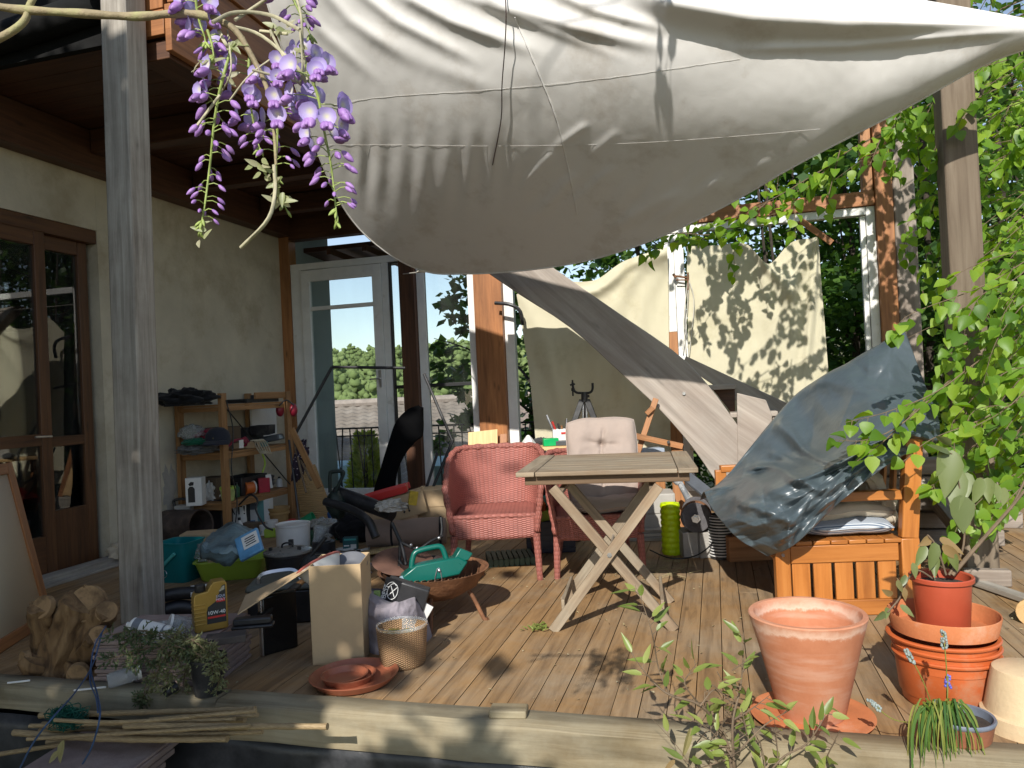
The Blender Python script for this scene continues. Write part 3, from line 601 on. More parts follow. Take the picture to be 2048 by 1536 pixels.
# ================================================================== shade sail
def sailpoint():
    T_ = [(455, -300, 4.15), (900, -150, 4.0), (1400, -66, 3.72), (1830, -3, 3.54), (2190, 62, 3.45)]
    B_ = [(440, -280, 4.16), (505, -90, 4.25), (545, 40, 4.38), (590, 170, 4.62), (645, 330, 5.0), (700, 435, 5.3), (770, 503, 5.5), (850, 543, 5.66), (930, 548, 5.62), (1050, 541, 5.46), (1180, 520, 5.2), (1310, 478, 4.85), (1450, 412, 4.46), (1600, 326, 4.06), (1800, 222, 3.76), (2000, 116, 3.6), (2192, 66, 3.45)]
    T_ = [V(a) for a in T_]; B_ = [V(a) for a in B_]
    ridges = [([(560, -60), (640, 60), (760, 165)], 13, .02), ([(610, -60), (700, 40), (830, 130)], 13, .022), ([(690, -40), (790, 40), (960, 128)], 13, .03), ([(770, -30), (900, 40), (1075, 105)], 15, .05),
              ([(925, -30), (1010, 12), (1150, 54), (1330, 96)], 16, .06), ([(1080, -30), (1190, 20), (1340, 62)], 13, .04), ([(1230, -40), (1340, 2), (1500, 30), (1700, 42), (1900, 40), (2080, 44)], 34, .14), ([(1450, 98), (1700, 92), (2080, 58)], 9, .022), ([(820, -60), (930, -6), (1100, 62), (1250, 118)], 10, .02),
              ([(700, 40), (860, 130), (1050, 200)], 18, .012), ([(1112, 300), (1040, 375)], 8, .014), ([(1180, 245), (1105, 300)], 8, .014), ([(1150, 345), (1070, 440)], 9, .016), ([(1230, 330), (1130, 420)], 9, .014), ([(1370, 380), (1200, 470)], 13, .022), ([(1460, 345), (1300, 455)], 13, .02), ([(1560, 310), (1420, 400)], 13, .014), ([(1240, 260), (1170, 320)], 9, .01)]
    rs = []
    for pl, w_, a in ridges: rs.append(([V((p[0], p[1])) for p in pl], w_, a))
    def dist(q, pl):
        best = 1e9; n = len(pl)-1; tt = 0
        for i in range(n):
            a, b = pl[i], pl[i+1]; ab = b-a; t = max(0, min(1, (q-a).dot(ab)/ab.length_squared)); dd = (q-a-ab*t).length
            if dd < best: best = dd; tt = (i+t)/n
        return best, tt
    def fn(u, v):
        a = cr1(T_, u); b = cr1(B_, u); q = a.lerp(b, v)
        d = a.z+(b.z-a.z)*(v**2.1)
        x, y = q.x, q.y; e = min(1, min(v, 1-v)*9)*min(1, min(u, 1-u)*12+.15)
        off = 0
        for pl, w_, A in rs:
            if not (min(p.x for p in pl)-4*w_ < x < max(p.x for p in pl)+4*w_ and min(p.y for p in pl)-4*w_ < y < max(p.y for p in pl)+4*w_): continue
            dd, tt = dist(V((x, y)), pl); off -= .8*A*math.exp(-(dd/w_)**2)*min(1, tt*5)*min(1, (1-tt)*3+.1)
        k = math.exp(-((y-330)/85)**2)*sst(650, 740, x)*(1-sst(960, 1060, x)); off += .011*k*math.sin(x/43*2*PI+1.1*math.sin(x/97)+.6*math.sin(y/60))*(.65+.5*NZ.noise(V((x/70, 3, 1))))
        k2 = math.exp(-((y-400)/70)**2)*sst(1000, 1080, x)*(1-sst(1380, 1480, x)); off += .008*k2*math.sin((x+y*.9)/64*2*PI+1.5*math.sin(x/110))*(.6+.6*NZ.noise(V((x/90, y/90, 1))))
        off += .006*NZ.noise(V((x/95, y/95, 0)))+.0012*NZ.noise(V((x/15, y/26, 4)))
        return W(x, y, d+off*e)
    return fn
SF = sailpoint()
SAILM = fabric('sail_cloth', (.67, .65, .62), .12, .9, 2.6, transl=.05, stain=(.54, .5, .45), wr=.05, wscale=6.)
SS = thing('shade_sail', 'large off-white shade sail stretched from the house to the upper right', 'shade sail', W(850, 543, 5.72))
b = MB(); b.grid(SF, 300, 150, 5, 3); b.build('sail_cloth', SAILM, SS, smooth=180)
def inv_sail(px, py):           # nearest point of the sail seen at a picture position
    best = None
    for i in range(61):
        for j in range(41):
            p = SF(i/60, j/40); d_ = depth(p); q = p-CAM; X = 1024+FP*q.dot(cR)/d_; Y = 768-FP*q.dot(cU)/d_; e = (X-px)**2+(Y-py)**2
            if best is None or e < best[0]: best = (e, d_, i/60, j/40)
    u_, v_ = best[2:]; st = .012
    for it in range(7):
        for du, dv in ((st, 0), (-st, 0), (0, st), (0, -st), (st, st), (-st, -st), (st, -st), (-st, st)):
            p = SF(min(1, max(0, u_+du)), min(1, max(0, v_+dv))); d_ = depth(p); q = p-CAM; e = (1024+FP*q.dot(cR)/d_-px)**2+(768-FP*q.dot(cU)/d_-py)**2
            if e < best[0]: best = (e, d_, min(1, max(0, u_+du)), min(1, max(0, v_+dv)))
        if (best[2], best[3]) == (u_, v_): st *= .45
        u_, v_ = best[2:]
    return W(px, py, best[1]-.002)
for nm, pl, r_ in (('seam', [(640, 215), (760, 195), (1000, 178), (1200, 158), (1340, 138), (1480, 118)], .0008), ('seam', [(650, 290), (800, 290), (1000, 292), (1250, 287), (1480, 272), (1640, 258)], .0007), ('seam', [(1030, 35), (1070, 130), (1110, 230), (1135, 330), (1155, 432)], .0042)):
    b = MB(); cv_ = curve([V((q[0], q[1], 0)) for q in pl], 40); pp = [inv_sail(q.x, q.y) for q in cv_]; b.tube(pp, r_ if r_ < .004 else [r_*(1+.5*math.sin(k*2.3)) for k in range(41)], 5); b.build(nm, SAILM, SS)
b = MB(); b.tube([SF(i/120, .9995) for i in range(121)], .006, 6); b.build('hem', SAILM, SS)
pe = W(2188, 63, 3.45); b = MB(); b.tube([pe, pe+V((.5, -.1, .12)), pe+V((1.2, -.2, .3))], .006, 6); b.build('guy_rope', mat('rope', (.5, .48, .42), .9), SS)
pe = W(850, 543, 5.66); b = MB(); b.tube([pe, PY(806, 548, YB-.09)], .005, 6); b.tube([pe, W(835, 541, 5.6)], .012, 6); b.build('tie_cord', mat('rope', (.5, .48, .42), .9), SS)
b = MB(); b.tube(curve([inv_sail(*q)-ray(*q)*(.03+.02*math.sin(k)) for k, q in enumerate(((1006, -60), (1012, 20), (1010, 90), (1004, 170), (1002, 240), (985, 330)))], 24), .0035, 6); tag(b.build('loose_string', mat('cord_dark', (.05, .03, .025), .7)), 'thin dark cord hanging loose in front of the shade sail', 'cord')
# ================================================================== cream canvas sheets
CANV = fabric('cream_canvas', (.62, .575, .42), .1, .9, 2.2, transl=.12, stain=(.52, .47, .31), wr=.12, wscale=5.)
def sheet(rows, lab, fold):
    P_ = patch([[PY(px, py, YB-.07-d_) for (px, py, d_) in r] for r in rows]); b = MB()
    def fn(u, v):
        p = P_(u, v); return p+V((0, fold(u, v)+.012*nz((u*7, v*6, 1))+.004*nz((u*22, v*18, 2)), .01*nz((u*5, v*5, 7))))
    b.grid(fn, 110, 90, 2, 2); return tag(b.build('canvas_sheet', CANV, smooth=180), lab, 'canvas sheet', 'canvas sheets hung in the window frames')
def swag(u, v, lines):
    s = 0
    for (u0_, v0_, u1_, v1_, w_, A) in lines:
        a = V((u0_, v0_)); q = V((u, v)); ab = V((u1_, v1_))-a; t = max(0, min(1, (q-a).dot(ab)/ab.length_squared)); s -= A*math.exp(-((q-a-ab*t).length/w_)**2)*(1-.5*t)
    return s
sheet([[(1034, 590, .02), (1085, 545, .03), (1135, 562, .06), (1190, 560, .06), (1250, 522, .04), (1336, 497, .0)], [(1045, 660, .02), (1110, 640, .03), (1170, 630, .05), (1230, 610, .03), (1280, 590, .02), (1337, 580, 0)], [(1060, 760, 0), (1120, 770, .01), (1180, 770, .01), (1240, 770, .01), (1290, 770, 0), (1339, 760, 0)], [(1072, 890, 0), (1130, 900, 0), (1190, 905, 0), (1240, 905, 0), (1290, 905, 0), (1342, 905, 0)], [(1078, 950, 0), (1130, 955, 0), (1190, 960, 0), (1240, 960, 0), (1290, 960, 0), (1344, 955, 0)]],
      'cream canvas sheet hung behind the black tripod stand, left of the white post', lambda u, v: swag(u, v, [(.98, .02, .35, .16, .05, .09), (.98, .06, .45, .34, .05, .05), (.98, .12, .6, .5, .05, .03), (.02, .0, .25, .8, .04, .02), (.25, .05, .5, .12, .04, .05)]))
sheet([[(1374, 492, 0), (1440, 490, .0), (1492, 488, .01), (1535, 530, .04), (1580, 486, .03), (1622, 477, .01), (1637, 479, .0)], [(1374, 560, 0), (1440, 560, .01), (1500, 560, .02), (1545, 580, .04), (1590, 560, .04), (1625, 555, .03), (1642, 555, .0)], [(1376, 660, 0), (1440, 660, 0), (1500, 665, .01), (1550, 670, .02), (1595, 665, .02), (1630, 660, .02), (1650, 655, 0)], [(1378, 760, 0), (1440, 770, 0), (1500, 780, 0), (1550, 785, 0), (1595, 785, 0), (1635, 785, 0), (1660, 785, 0)], [(1380, 900, 0), (1440, 910, 0), (1500, 915, 0), (1550, 915, 0), (1595, 915, 0), (1640, 915, 0), (1668, 910, 0)]],
      'cream canvas sheet with a drooping notch, dappled with leaf shadows', lambda u, v: swag(u, v, [(.46, .0, .62, .3, .05, .07), (.9, .0, .62, .3, .05, .07), (.95, .02, .75, .6, .04, .05), (.42, .0, .5, .55, .05, .03), (.86, .05, .7, .75, .03, .03), (.62, .33, .6, .9, .08, .03)]))
# ================================================================== staircase of weathered planks
SC = thing('staircase', 'weathered wooden stair with a broad sloping string board', 'staircase', PY(1430, 960, 6.1)); YS = 6.15
def pl(pts, y): return [PY(a, b_, y) for a, b_ in pts]
def slab(name, pts, y, th, m=STAIRW, parent=SC, bev=.006):
    q = pl(pts, y); b = MB(); n = len(q); cx = sum((a for a in q), V((0, 0, 0)))/n
    dr = (q[0]-q[n//2]).normalized()
    vs = [a for a in q]+[a+V((0, th, 0)) for a in q]; ax = V((dr.x, 0, dr.z)); ay = V((-dr.z, 0, dr.x))
    uvf = lambda p: (p.dot(ax), p.dot(ay))
    fs = [list(range(n)), list(range(2*n-1, n-1, -1))]; uvs = [[uvf(vs[i]) for i in f] for f in fs]
    for i in range(n):
        j = (i+1) % n; fs.append((i, n+i, n+j, j)); uvs.append([uvf(vs[i]), (uvf(vs[i])[0], uvf(vs[i])[1]+th), (uvf(vs[j])[0], uvf(vs[j])[1]+th), uvf(vs[j])])
    b.add(vs, fs, uvs); return b.build(name, m, parent, bevel=bev)
def smooth_pts(a, n=14): c = curve([V((x, y, 0)) for x, y in a], n); return [(p.x, p.y) for p in c]
lower = smooth_pts([(945, 525), (1040, 590), (1140, 655), (1240, 745), (1320, 820), (1385, 895), (1440, 975)], 18); upper = smooth_pts([(1475, 850), (1420, 775), (1355, 708), (1240, 628), (1120, 545), (1085, 520)], 14)
slab('string_board', lower+[(1500, 990), (1476, 960)]+upper, YS, .12)
slab('newel_board', [(1474, 786), (1532, 800), (1544, 830), (1545, 985), (1476, 985)], YS-.004, .12)
slab('string_board', [(1372, 712), (1600, 818), (1620, 850), (1545, 846), (1470, 800), (1365, 728)], YS+.42, .06)
slab('kicker_board', [(1545, 826), (1660, 880), (1660, 1010), (1547, 1000)], YS+.1, .05)
for (x0, y0_, x1, y1_) in ((1405, 771, 1472, 768), (1460, 822, 1556, 826)):
    a = PY(x0, y0_, YS+.08); c = PY(x1, y1_, YS+.08); b = MB(); b.box(MT(((a.x+c.x)/2, YS+.245, (a.z+c.z)/2-.04)), c.x-a.x, .33, .04); b.build('tread', STAIRW, SC, bevel=.006)
b = MB(); q = PY(1368, 787, YS-.002); b.tube([q, q+V((0, -.012, 0))], .013, 10); b.build('bolt', STEEL, SC)
slab('riser', [(1425, 778), (1470, 776), (1470, 835)], YS+.3, .02, DARKWOOD)
# clamp and cords on the white post, loose slat, wood lath
b = MB(); q = lambda x, y, d_=.1: PY(x, y, YB-d_)
b.tube([q(1346, 548), q(1352, 555)], .012, 8); b.tube([q(1352, 552), q(1378, 556)], .008, 8); b.tube([q(1352, 560), q(1376, 560)], .006, 8); b.tube([q(1376, 545), q(1376, 580)], .008, 8)
CH = thing('hook_bar', 'small rusty hook bar with hanging cords on the white middle post', 'hook', q(1360, 700)); b.build('hook', RUST, CH)
for k, pl_ in enumerate(([(1378, 560), (1373, 640), (1365, 700)], [(1378, 560), (1388, 600), (1384, 660), (1378, 712)], [(1375, 565), (1368, 640), (1372, 708)])):
    b = MB(); b.tube(curve([q(*a) for a in pl_], 10), .005, 5); b.build('cord', mat('rope', (.5, .48, .42), .9), CH)
b = MB(); b.bar(q(1600, 440, .16), q(1664, 486, .16), .05, .02, V((0, 1, 0))); tag(b.build('wood_lath', ORANGEWOOD, bevel=.002), 'loose wooden slat sticking out at an angle below the window header', 'slat')
# black clamp ring on the orange post
b = MB(); b.tube(curve([PY(990, 606, 6.9), PY(1020, 609, 6.88), PY(1040, 622, 6.9), PY(1046, 650, 6.93)], 10), .018, 8); tag(b.build('black_pipe', BLACKP), 'short bent black pipe sticking out beside the orange post', 'pipe')
# ================================================================== bench, tarpaulin and cushions
bo = F(1572, 1236); BR_ = math.radians(11.5); BM = MT((bo.x, bo.y, 0), BR_)
BN = thing('garden_bench', 'orange-brown oiled wooden garden bench half covered by the blue-grey tarpaulin', 'bench', (bo.x, bo.y, 0))
BW, BL = .625, 1.32
def wb(name, *bx, m=BENCHW, bev=.005, par=BN):
    b = MB()
    for (x, y, z, sx, sy, sz) in bx: b.box(BM @ Matrix.Translation((x+sx/2, y+sy/2, z)), sx, sy, sz)
    return b.build(name, m, par, bevel=bev)
wb('leg', (-.035, 0, 0, .07, .045, .56)); wb('leg', (-.035, BL, 0, .07, .045, .56))
for yy in (0, BL):
    b = MB(); b.bar(BM @ V((BW-.03, yy+.022, 0)), BM @ V((BW-.03, yy+.022, .36)), .045, .085, BM.to_3x3() @ V((1, 0, 0)))
    b.bar(BM @ V((BW-.03, yy+.022, .36)), BM @ V((BW+.015, yy+.022, .84)), .045, .08, BM.to_3x3() @ V((1, 0, 0))); b.build('leg', BENCHW, BN, bevel=.005)
for yy in (0, BL): wb('armrest', (.0, yy-.008, .545, BW-.06, .062, .045))
for yy in (.006, BL+.006): wb('rail', (.037, yy, .255, BW-.12, .03, .085)); wb('rail', (.037, yy, .0, BW-.12, .03, .075))
for k in range(5): wb('slat', (.045+k*.1, .014, .0752, .084, .018, .1795), bev=.003)
for k in range(5): wb('slat', (.045+k*.1, BL+.01, .0752, .084, .018, .1795), bev=.003)
for k in range(7): wb('seat_slat', (-.02+k*.083, -.0, .342, .078, BL+.04, .02), bev=.004)
wb('front_rail', (-.02, .047, .26, .022, BL-.05, .08)); wb('back_rail', (BW-.03, .047, .26, .022, BL-.05, .08))
b = MB(); b.bar(BM @ V((BW+.012, .047, .8)), BM @ V((BW+.012, BL, .8)), .07, .03, BM.to_3x3() @ V((1, 0, .1))); b.build('back_rail', BENCHW, BN, bevel=.005)
for k in range(11):
    y = .1+k*.115; b = MB(); b.bar(BM @ V((BW-.03, y, .36)), BM @ V((BW+.01, y, .77)), .05, .016, BM.to_3x3() @ V((1, 0, 0))); b.build('back_slat', BENCHW, BN, bevel=.003)
for x, z in ((BW+.005, .79), (BW-.02, .2), (.0, .3)):
    b = MB(); q = BM @ V((x, -.001, z)); b.tube([q, q+BM.to_3x3() @ V((0, -.005, 0))], .008, 8); b.build('bolt', STEEL, BN)
def cushion(name, M, sx, sy, sz, m, lab, cat, tuft=0, bulge=.3, sag=0., jit=.012, n=40, pw=.35):
    b = MB()
    def hgt(x, y, side):
        h = (max(0, 1-x**6)*max(0, 1-y**6))**.42*(.8+.2*(1-x*x)*(1-y*y))
        for (tx, ty) in (tuft or ()):
            dx, dy = (x-tx)*sx/2, (y-ty)*sy/2; dd = math.hypot(dx, dy); an = math.atan2(dy, dx)
            k = .95*math.exp(-(dd/.022)**2)+.3*math.exp(-(dd/.07)**2)+.26*math.exp(-((dd-.06)/.05)**2)*max(0, math.cos(an*4+.6))**3
            h -= k*(1 if side > 0 else .4)
        return h*side
    for side in (1, -1):
        def fn(u, v, side=side):
            x, y = (2*u-1)*side, 2*v-1; q = .07; X_, Y_ = x*(1-q*y**4), y*(1-q*x**4)
            p = V((X_*sx/2, Y_*sy/2, hgt(x, y, side)*sz/2+sz/2-sag*x*x)); e = (x, y, 0)
            return M @ (p+V((nz(e, 1.6, 1), nz(e, 1.6, 5), 1.6*nz(e, 1.9, 9)+.5*side*nz(e, 5, 3)))*jit)
        b.grid(fn, n, n, sx, sy)
    pp_ = []
    for k in range(81):
        a = 2*PI*k/80; c_, s_ = math.cos(a), math.sin(a); mm = max(abs(c_), abs(s_)); x, y = c_/mm, s_/mm; q = .07; e = (x, y, 0)
        pp_.append(M @ (V((x*(1-q*y**4)*sx/2, y*(1-q*x**4)*sy/2, sz/2-sag*x*x))+V((nz(e, 1.6, 1), nz(e, 1.6, 5), 1.6*nz(e, 1.9, 9)))*jit))
    b.tube(pp_, .004, 5, False)
    return tag(b.build(name, m, smooth=180), lab, cat)
m, t, b_ = nt('blue_ticking'); tc = N(t, 'ShaderNodeTexCoord'); wv = N(t, 'ShaderNodeTexWave', i_Scale=48., i_Distortion=.3, bands_direction='Y'); mp = N(t, 'ShaderNodeMapping'); mp.inputs['Rotation'].default_value = (0, 0, -BR_); t.links.new(tc.outputs['Object'], mp.inputs[0]); t.links.new(mp.outputs[0], wv.inputs[0])
t.links.new(ramp(t, wv.outputs[0], [(.4, (.11, .15, .22)), (.6, (.5, .53, .56))]), b_.inputs['Base Color']); b_.inputs['Roughness'].default_value = .9; TICK = m
BEIGE = fabric('beige_cotton', (.58, .5, .38), .1, .9, 6., wr=.2); MAUVE = fabric('mauve_cotton', (.36, .29, .25), .08, .9, 5., wr=.14, wscale=7.)
cushion('seat_cushion', BM @ Matrix.Translation((.33, .27, .362)), .46, .46, .09, TICK, 'blue and white striped seat cushion on the bench', 'cushion', jit=.004)
cushion('cushion', BM @ Matrix.Translation((.32, .3, .43)) @ Matrix.Rotation(.1, 4, 'Z'), .5, .44, .1, BEIGE, 'flattened beige cushion lying on the striped seat cushion', 'cushion', jit=.012)
cushion('cushion', BM @ Matrix.Translation((.5, .3, .5)) @ Matrix.Rotation(1.2, 4, 'Y') @ Matrix.Rotation(PI/2-.2, 4, 'Z'), .3, .3, .1, BEIGE, 'upright beige cushion leaning against the bench back', 'cushion', jit=.025)
TARPM, t, b_ = nt('blue_tarp'); ob = N(t, 'ShaderNodeTexCoord').outputs['Object']
n1 = N(t, 'ShaderNodeTexNoise', i_Scale=3., i_Detail=8., i_Roughness=.7); t.links.new(ob, n1.inputs[0]); t.links.new(ramp(t, n1.outputs[0], [(.3, (.05, .068, .078)), (.55, (.072, .094, .106)), (.74, (.13, .14, .13))]), b_.inputs['Base Color'])
b_.inputs['Roughness'].default_value = .33; b_.inputs['Specular IOR Level'].default_value = .7
n2 = N(t, 'ShaderNodeTexNoise', i_Scale=16., i_Detail=5., i_Distortion=.8); t.links.new(ob, n2.inputs[0]); bumpy(t, b_, n2.outputs[0], .12, .02)
TP = patch(wrows([[(1400, 1000, 4.75), (1520, 960, 5.2), (1640, 900, 5.3), (1740, 860, 5.0), (1840, 860, 4.5)],
 [(1408, 984, 4.35), (1455, 950, 4.55), (1590, 792, 4.75), (1705, 722, 4.5), (1806, 663, 4.25)],
 [(1418, 1008, 4.15), (1520, 945, 4.2), (1620, 885, 4.15), (1735, 790, 4.02), (1848, 764, 4.08)],
 [(1445, 1045, 3.8), (1540, 985, 3.52), (1655, 930, 3.46), (1770, 860, 3.56), (1878, 842, 3.68)],
 [(1480, 1080, 3.66), (1570, 1040, 3.44), (1670, 965, 3.42), (1775, 890, 3.45), (1872, 888, 3.6)],
 [(1535, 1112, 3.62), (1588, 1090, 3.42), (1668, 1015, 3.36), (1750, 948, 3.38), (1845, 888, 3.52)]]))
rc_ = random.Random(17); CRS = []
for k in range(75):
    u_, v_ = rc_.random(), rc_.random(); a_ = rc_.gauss(2.2, .45) if k % 4 else rc_.uniform(0, PI); L_ = rc_.uniform(.15, .6); CRS.append((V((u_-L_*.5*math.cos(a_), v_-L_*.5*math.sin(a_))), V((u_+L_*.5*math.cos(a_), v_+L_*.5*math.sin(a_))), rc_.uniform(.016, .055), rc_.choice((-1, 1, 1))*rc_.uniform(.015, .045)))
CRD = [(rc_.gauss(2.3, .5) if k % 3 else rc_.uniform(0, PI), f_, rc_.random()) for k, f_ in enumerate((1.6, 2.1, 2.9, 3.7, 5., 6.3, 8.5, 11.))]
def crumple(u, v):
    uu, vv = u+.1*nz((u*2.5, v*2.5, 1)), v+.1*nz((u*2.5, v*2.5, 7)); s_ = 0
    for a_, f_, ph in CRD: t_ = (uu*math.cos(a_)+vv*math.sin(a_))*f_+ph; s_ += (abs((t_ % 1)-.5)-.25)*.2/f_**.88
    return s_
def creases(u, v):
    q = V((u, v)); s_ = 0
    for a, b_q, w_, A in CRS:
        ab = b_q-a; t_ = max(0, min(1, (q-a).dot(ab)/ab.length_squared)); d_ = (q-a-ab*t_).length/w_
        if d_ < 4: s_ += A*math.exp(-d_)*(1-abs(2*t_-1)**3)
    return s_
folds_t = [(.28, .35, .44, .78, .022, .13), (.43, .28, .52, .62, .02, .12), (.36, .6, .76, .7, .022, .1), (.12, .55, .3, .9, .025, .09), (.6, .25, .9, .5, .025, .07), (.0, .2, .5, .75, .05, .05), (.1, .95, .75, .55, .045, .07), (.3, .15, .62, .6, .05, .07), (.45, .2, .55, .7, .035, .05), (.2, .45, .45, .95, .04, .05), (.55, .9, .95, .5, .05, .06), (.97, .2, .7, .5, .05, .04), (.0, .6, .3, .85, .04, .04), (.65, .2, .98, .22, .05, .03), (.1, .3, .3, .9, .03, .04), (.36, .35, .46, .6, .02, .05), (.6, .75, .9, .68, .03, .04)]
def tarpf(u, v):
    p = TP(u, v); f = swag(u, v, folds_t); k = nz((u*5, v*5, 0), 1, 3); k2 = nz((u*13, v*11, 0), 1, 8)
    toc = (CAM-p).normalized(); e = min(1, v*8)
    return p+toc*e*(-f*.6+.012*(1-abs(k)*2.2)+creases(u, v)*.6+crumple(u, v))+V((0, 0, .004*k2*e))
b = MB(); b.grid(tarpf, 230, 190, 2, 2); tag(b.build('tarpaulin', TARPM, smooth=180, solid=.002), 'glossy blue-grey plastic tarpaulin thrown over the garden bench in a peaked heap', 'tarpaulin')
b = MB(); q = F(1500, 1128); b.box(MT((q.x+.0, q.y+.15, 0), .3), .3, .16, .16); tag(b.build('wooden_box', REDWOOD, bevel=.006), 'low dark red-brown wooden box beside the far side of the bench', 'box')
# ================================================================== folding table
zt = .745; A_, B_, C_, D_ = F(1025, 945, zt), F(1399, 936, zt), F(1372, 901, zt), F(1084, 911, zt)
ex = ((B_-A_)+(C_-D_)).normalized(); ey = V((-ex.y, ex.x, 0)); tw = ((B_-A_).length+(C_-D_).length)/2; td = ((D_-A_).dot(ey)+(C_-B_).dot(ey))/2; tc_ = (A_+B_+C_+D_)/4
TM = Matrix(((ex.x, ey.x, 0, tc_.x), (ex.y, ey.y, 0, tc_.y), (0, 0, 1, 0), (0, 0, 0, 1)))
TB = thing('folding_table', 'weathered grey wooden folding table with crossed legs standing mid deck', 'table', (tc_.x, tc_.y, 0))
b = MB(); hw, hd = tw/2, td/2; sl = .095
for sx in (-1, 1): b.box(TM @ Matrix.Translation((sx*(hw-sl/2), 0, zt-.024)), sl-.003, td, .024)
ns = 8; sw = (td)/ns
for k in range(ns): b.box(TM @ Matrix.Translation((0, -hd+sw*(k+.5), zt-.0235)), tw-2*sl-.004, sw-.005, .022)
b.build('tabletop', TEAK, TB, bevel=.004)
b = MB()
for sy in (-1, 1): b.box(TM @ Matrix.Translation((0, sy*(hd-.05), zt-.068)), tw-.08, .024, .043)
for sx in (-1, 1): b.box(TM @ Matrix.Translation((sx*(hw-.06), 0, zt-.066)), .024, td-.13, .04)
b.build('apron', wood('apron_wood', (.07, .04, .02), (.13, .08, .042), (.16, .1, .06), .7), TB, bevel=.003)
ly = hd-.09; cz = .36
def legx(a, z0_, c, z1_, y): b = MB(); b.bar(TM @ V((a, y, z0_)), TM @ V((c, y, z1_)), .024, .047, TM.to_3x3() @ V((0, 1, 0)).cross(V((0, 0, 1)))); return b
FLx, FRx = (TM.inverted() @ F(1106, 1262)).x, (TM.inverted() @ F(1350, 1262)).x
fy0 = (TM.inverted() @ F(1225, 1266)).y+.02; by0 = (TM.inverted() @ F(1350, 1202)).y
for (y, dd) in ((fy0, 0), (by0, 0)):
    legx(FLx, .0, .25, zt-.07, y).build('leg', TEAK, TB, bevel=.003); legx(FRx, 0, -.25, zt-.07, y+(.028 if y == fy0 else -.028)).build('leg', TEAK, TB, bevel=.003)
cxm = (FLx+FRx)/2
b = MB(); b.tube([TM @ V((cxm, fy0-.017, cz-.0)), TM @ V((cxm, fy0-.012, cz))], .011, 12); b.tube([TM @ V((cxm, fy0, cz)), TM @ V((cxm, by0, cz))], .005, 8); b.build('bolt', STEEL, TB)
for sx in (-1, 1):
    x = (FLx if sx < 0 else FRx)-sx*.05; b = MB(); b.bar(TM @ V((x, fy0+.03, .115)), TM @ V((x, by0-.03, .115)), .016, .05); b.build('stretcher', TEAK, TB, bevel=.003)
for sx in (-1, 1): b = MB(); b.bar(TM @ V((sx*.22, fy0+.03, zt-.1)), TM @ V((sx*.22, by0-.03, zt-.1)), .03, .02); b.build('stretcher', TEAK, TB, bevel=.003)
# ================================================================== wicker chairs
def wicker(p, rz, w_, dp, hb_, ha, hs, lab, sc=1):
    M = MT(p, rz); ch = thing('wicker_chair', lab, 'chair', p, 'pink wicker armchairs')
    hx, hy = w_/2, dp/2; zs0, zs1 = hs-.13, hs
    plan = [V((-hx, -hy, 0)), V((-hx-.012, -hy*.2, 0)), V((-hx, hy*.5, 0)), V((-hx*.72, hy*.92, 0)), V((0, hy*1.06, 0)), V((hx*.72, hy*.92, 0)), V((hx, hy*.5, 0)), V((hx+.012, -hy*.2, 0)), V((hx, -hy, 0))]
    def top(u):
        k = abs(u-.5)*2; return hb_ - (hb_-ha)*sst(.25, .92, k)-.02*sst(.9, 1, k)*0
    def side(u, v):
        q = cr1(plan, u); z1 = top(u); z = zs0+(z1-zs0)*v; fl = 1+.27*v*(z1-zs0)/.5
        back = max(0, 1-abs(u-.5)*3.2); return V((q.x*fl, q.y*(1+.0*v)+.06*v*back, z))
    L = w_+2*dp
    b = MB(); b.grid(lambda u, v: M @ side(u, v), 60, 16, L, .5); b.build('backrest', WICKER, ch, smooth=180, solid=.02)
    rim = [M @ (side(i/60, 1)) for i in range(61)]
    fr = [M @ side(0, 1-.1*k) for k in range(9, -1, -1)]; bk = [M @ side(1, 1-.1*k) for k in range(10)]
    b = MB(); path = fr+rim[1:-1]+bk; b.tube(path, [.02+.004*math.sin(i*2.2) for i in range(len(path))], 9); b.build('rim', WICKER, ch, smooth=180)
    b = MB()
    b.grid(lambda u, v: M @ V(((u-.5)*w_*1.0, -hy-.005+.02*math.cos((u-.5)*PI), zs0+(zs1-zs0)*v-.012*(1-v)*math.cos((u-.5)*PI))), 24, 6, w_, .13)
    b.grid(lambda u, v: M @ V(((u-.5)*w_*1.0, -hy+.012+v*(dp-.03), zs1-.006*math.sin(v*PI))), 16, 16, w_, dp)
    b.build('seat', WICKER, ch, smooth=60, solid=.012)
    b = MB(); b.tube([M @ V((-hx, -hy-.0, zs1)), M @ V((0, -hy+.015, zs1)), M @ V((hx, -hy, zs1))], .014, 8); b.build('seat_edge', WICKER, ch)
    for sx in (-1, 1):
        b = MB(); b.tube([M @ V((sx*hx, -hy, zs0+.02)), M @ V((sx*(hx+.01), -hy-.01, 0))], [.023, .018], 10); b.build('leg', WICKER, ch)
        b = MB(); b.tube([M @ V((sx*hx*.8, hy*.85, zs0+.04)), M @ V((sx*hx*.95, hy*1.1, 0))], [.022, .018], 10); b.build('leg', WICKER, ch)
    return ch
q0 = F(1064, 1160); q1 = F(905, 1165)
wicker(V(((q0.x+q1.x)/2-.03, (q0.y+q1.y)/2+.27, 0)), math.radians(13), .5, .54, .77, .57, .39, 'pink wicker armchair with an empty seat, left of the folding table')
q0 = F(1112, 1156); q1 = F(1283, 1152); cc = V(((q0.x+q1.x)/2+.05, (q0.y+q1.y)/2+.27, 0))
wicker(cc+V((-.1, 0, 0)), math.radians(13), .5, .54, .72, .57, .36, 'pink wicker armchair holding a mauve tufted cushion behind the folding table')
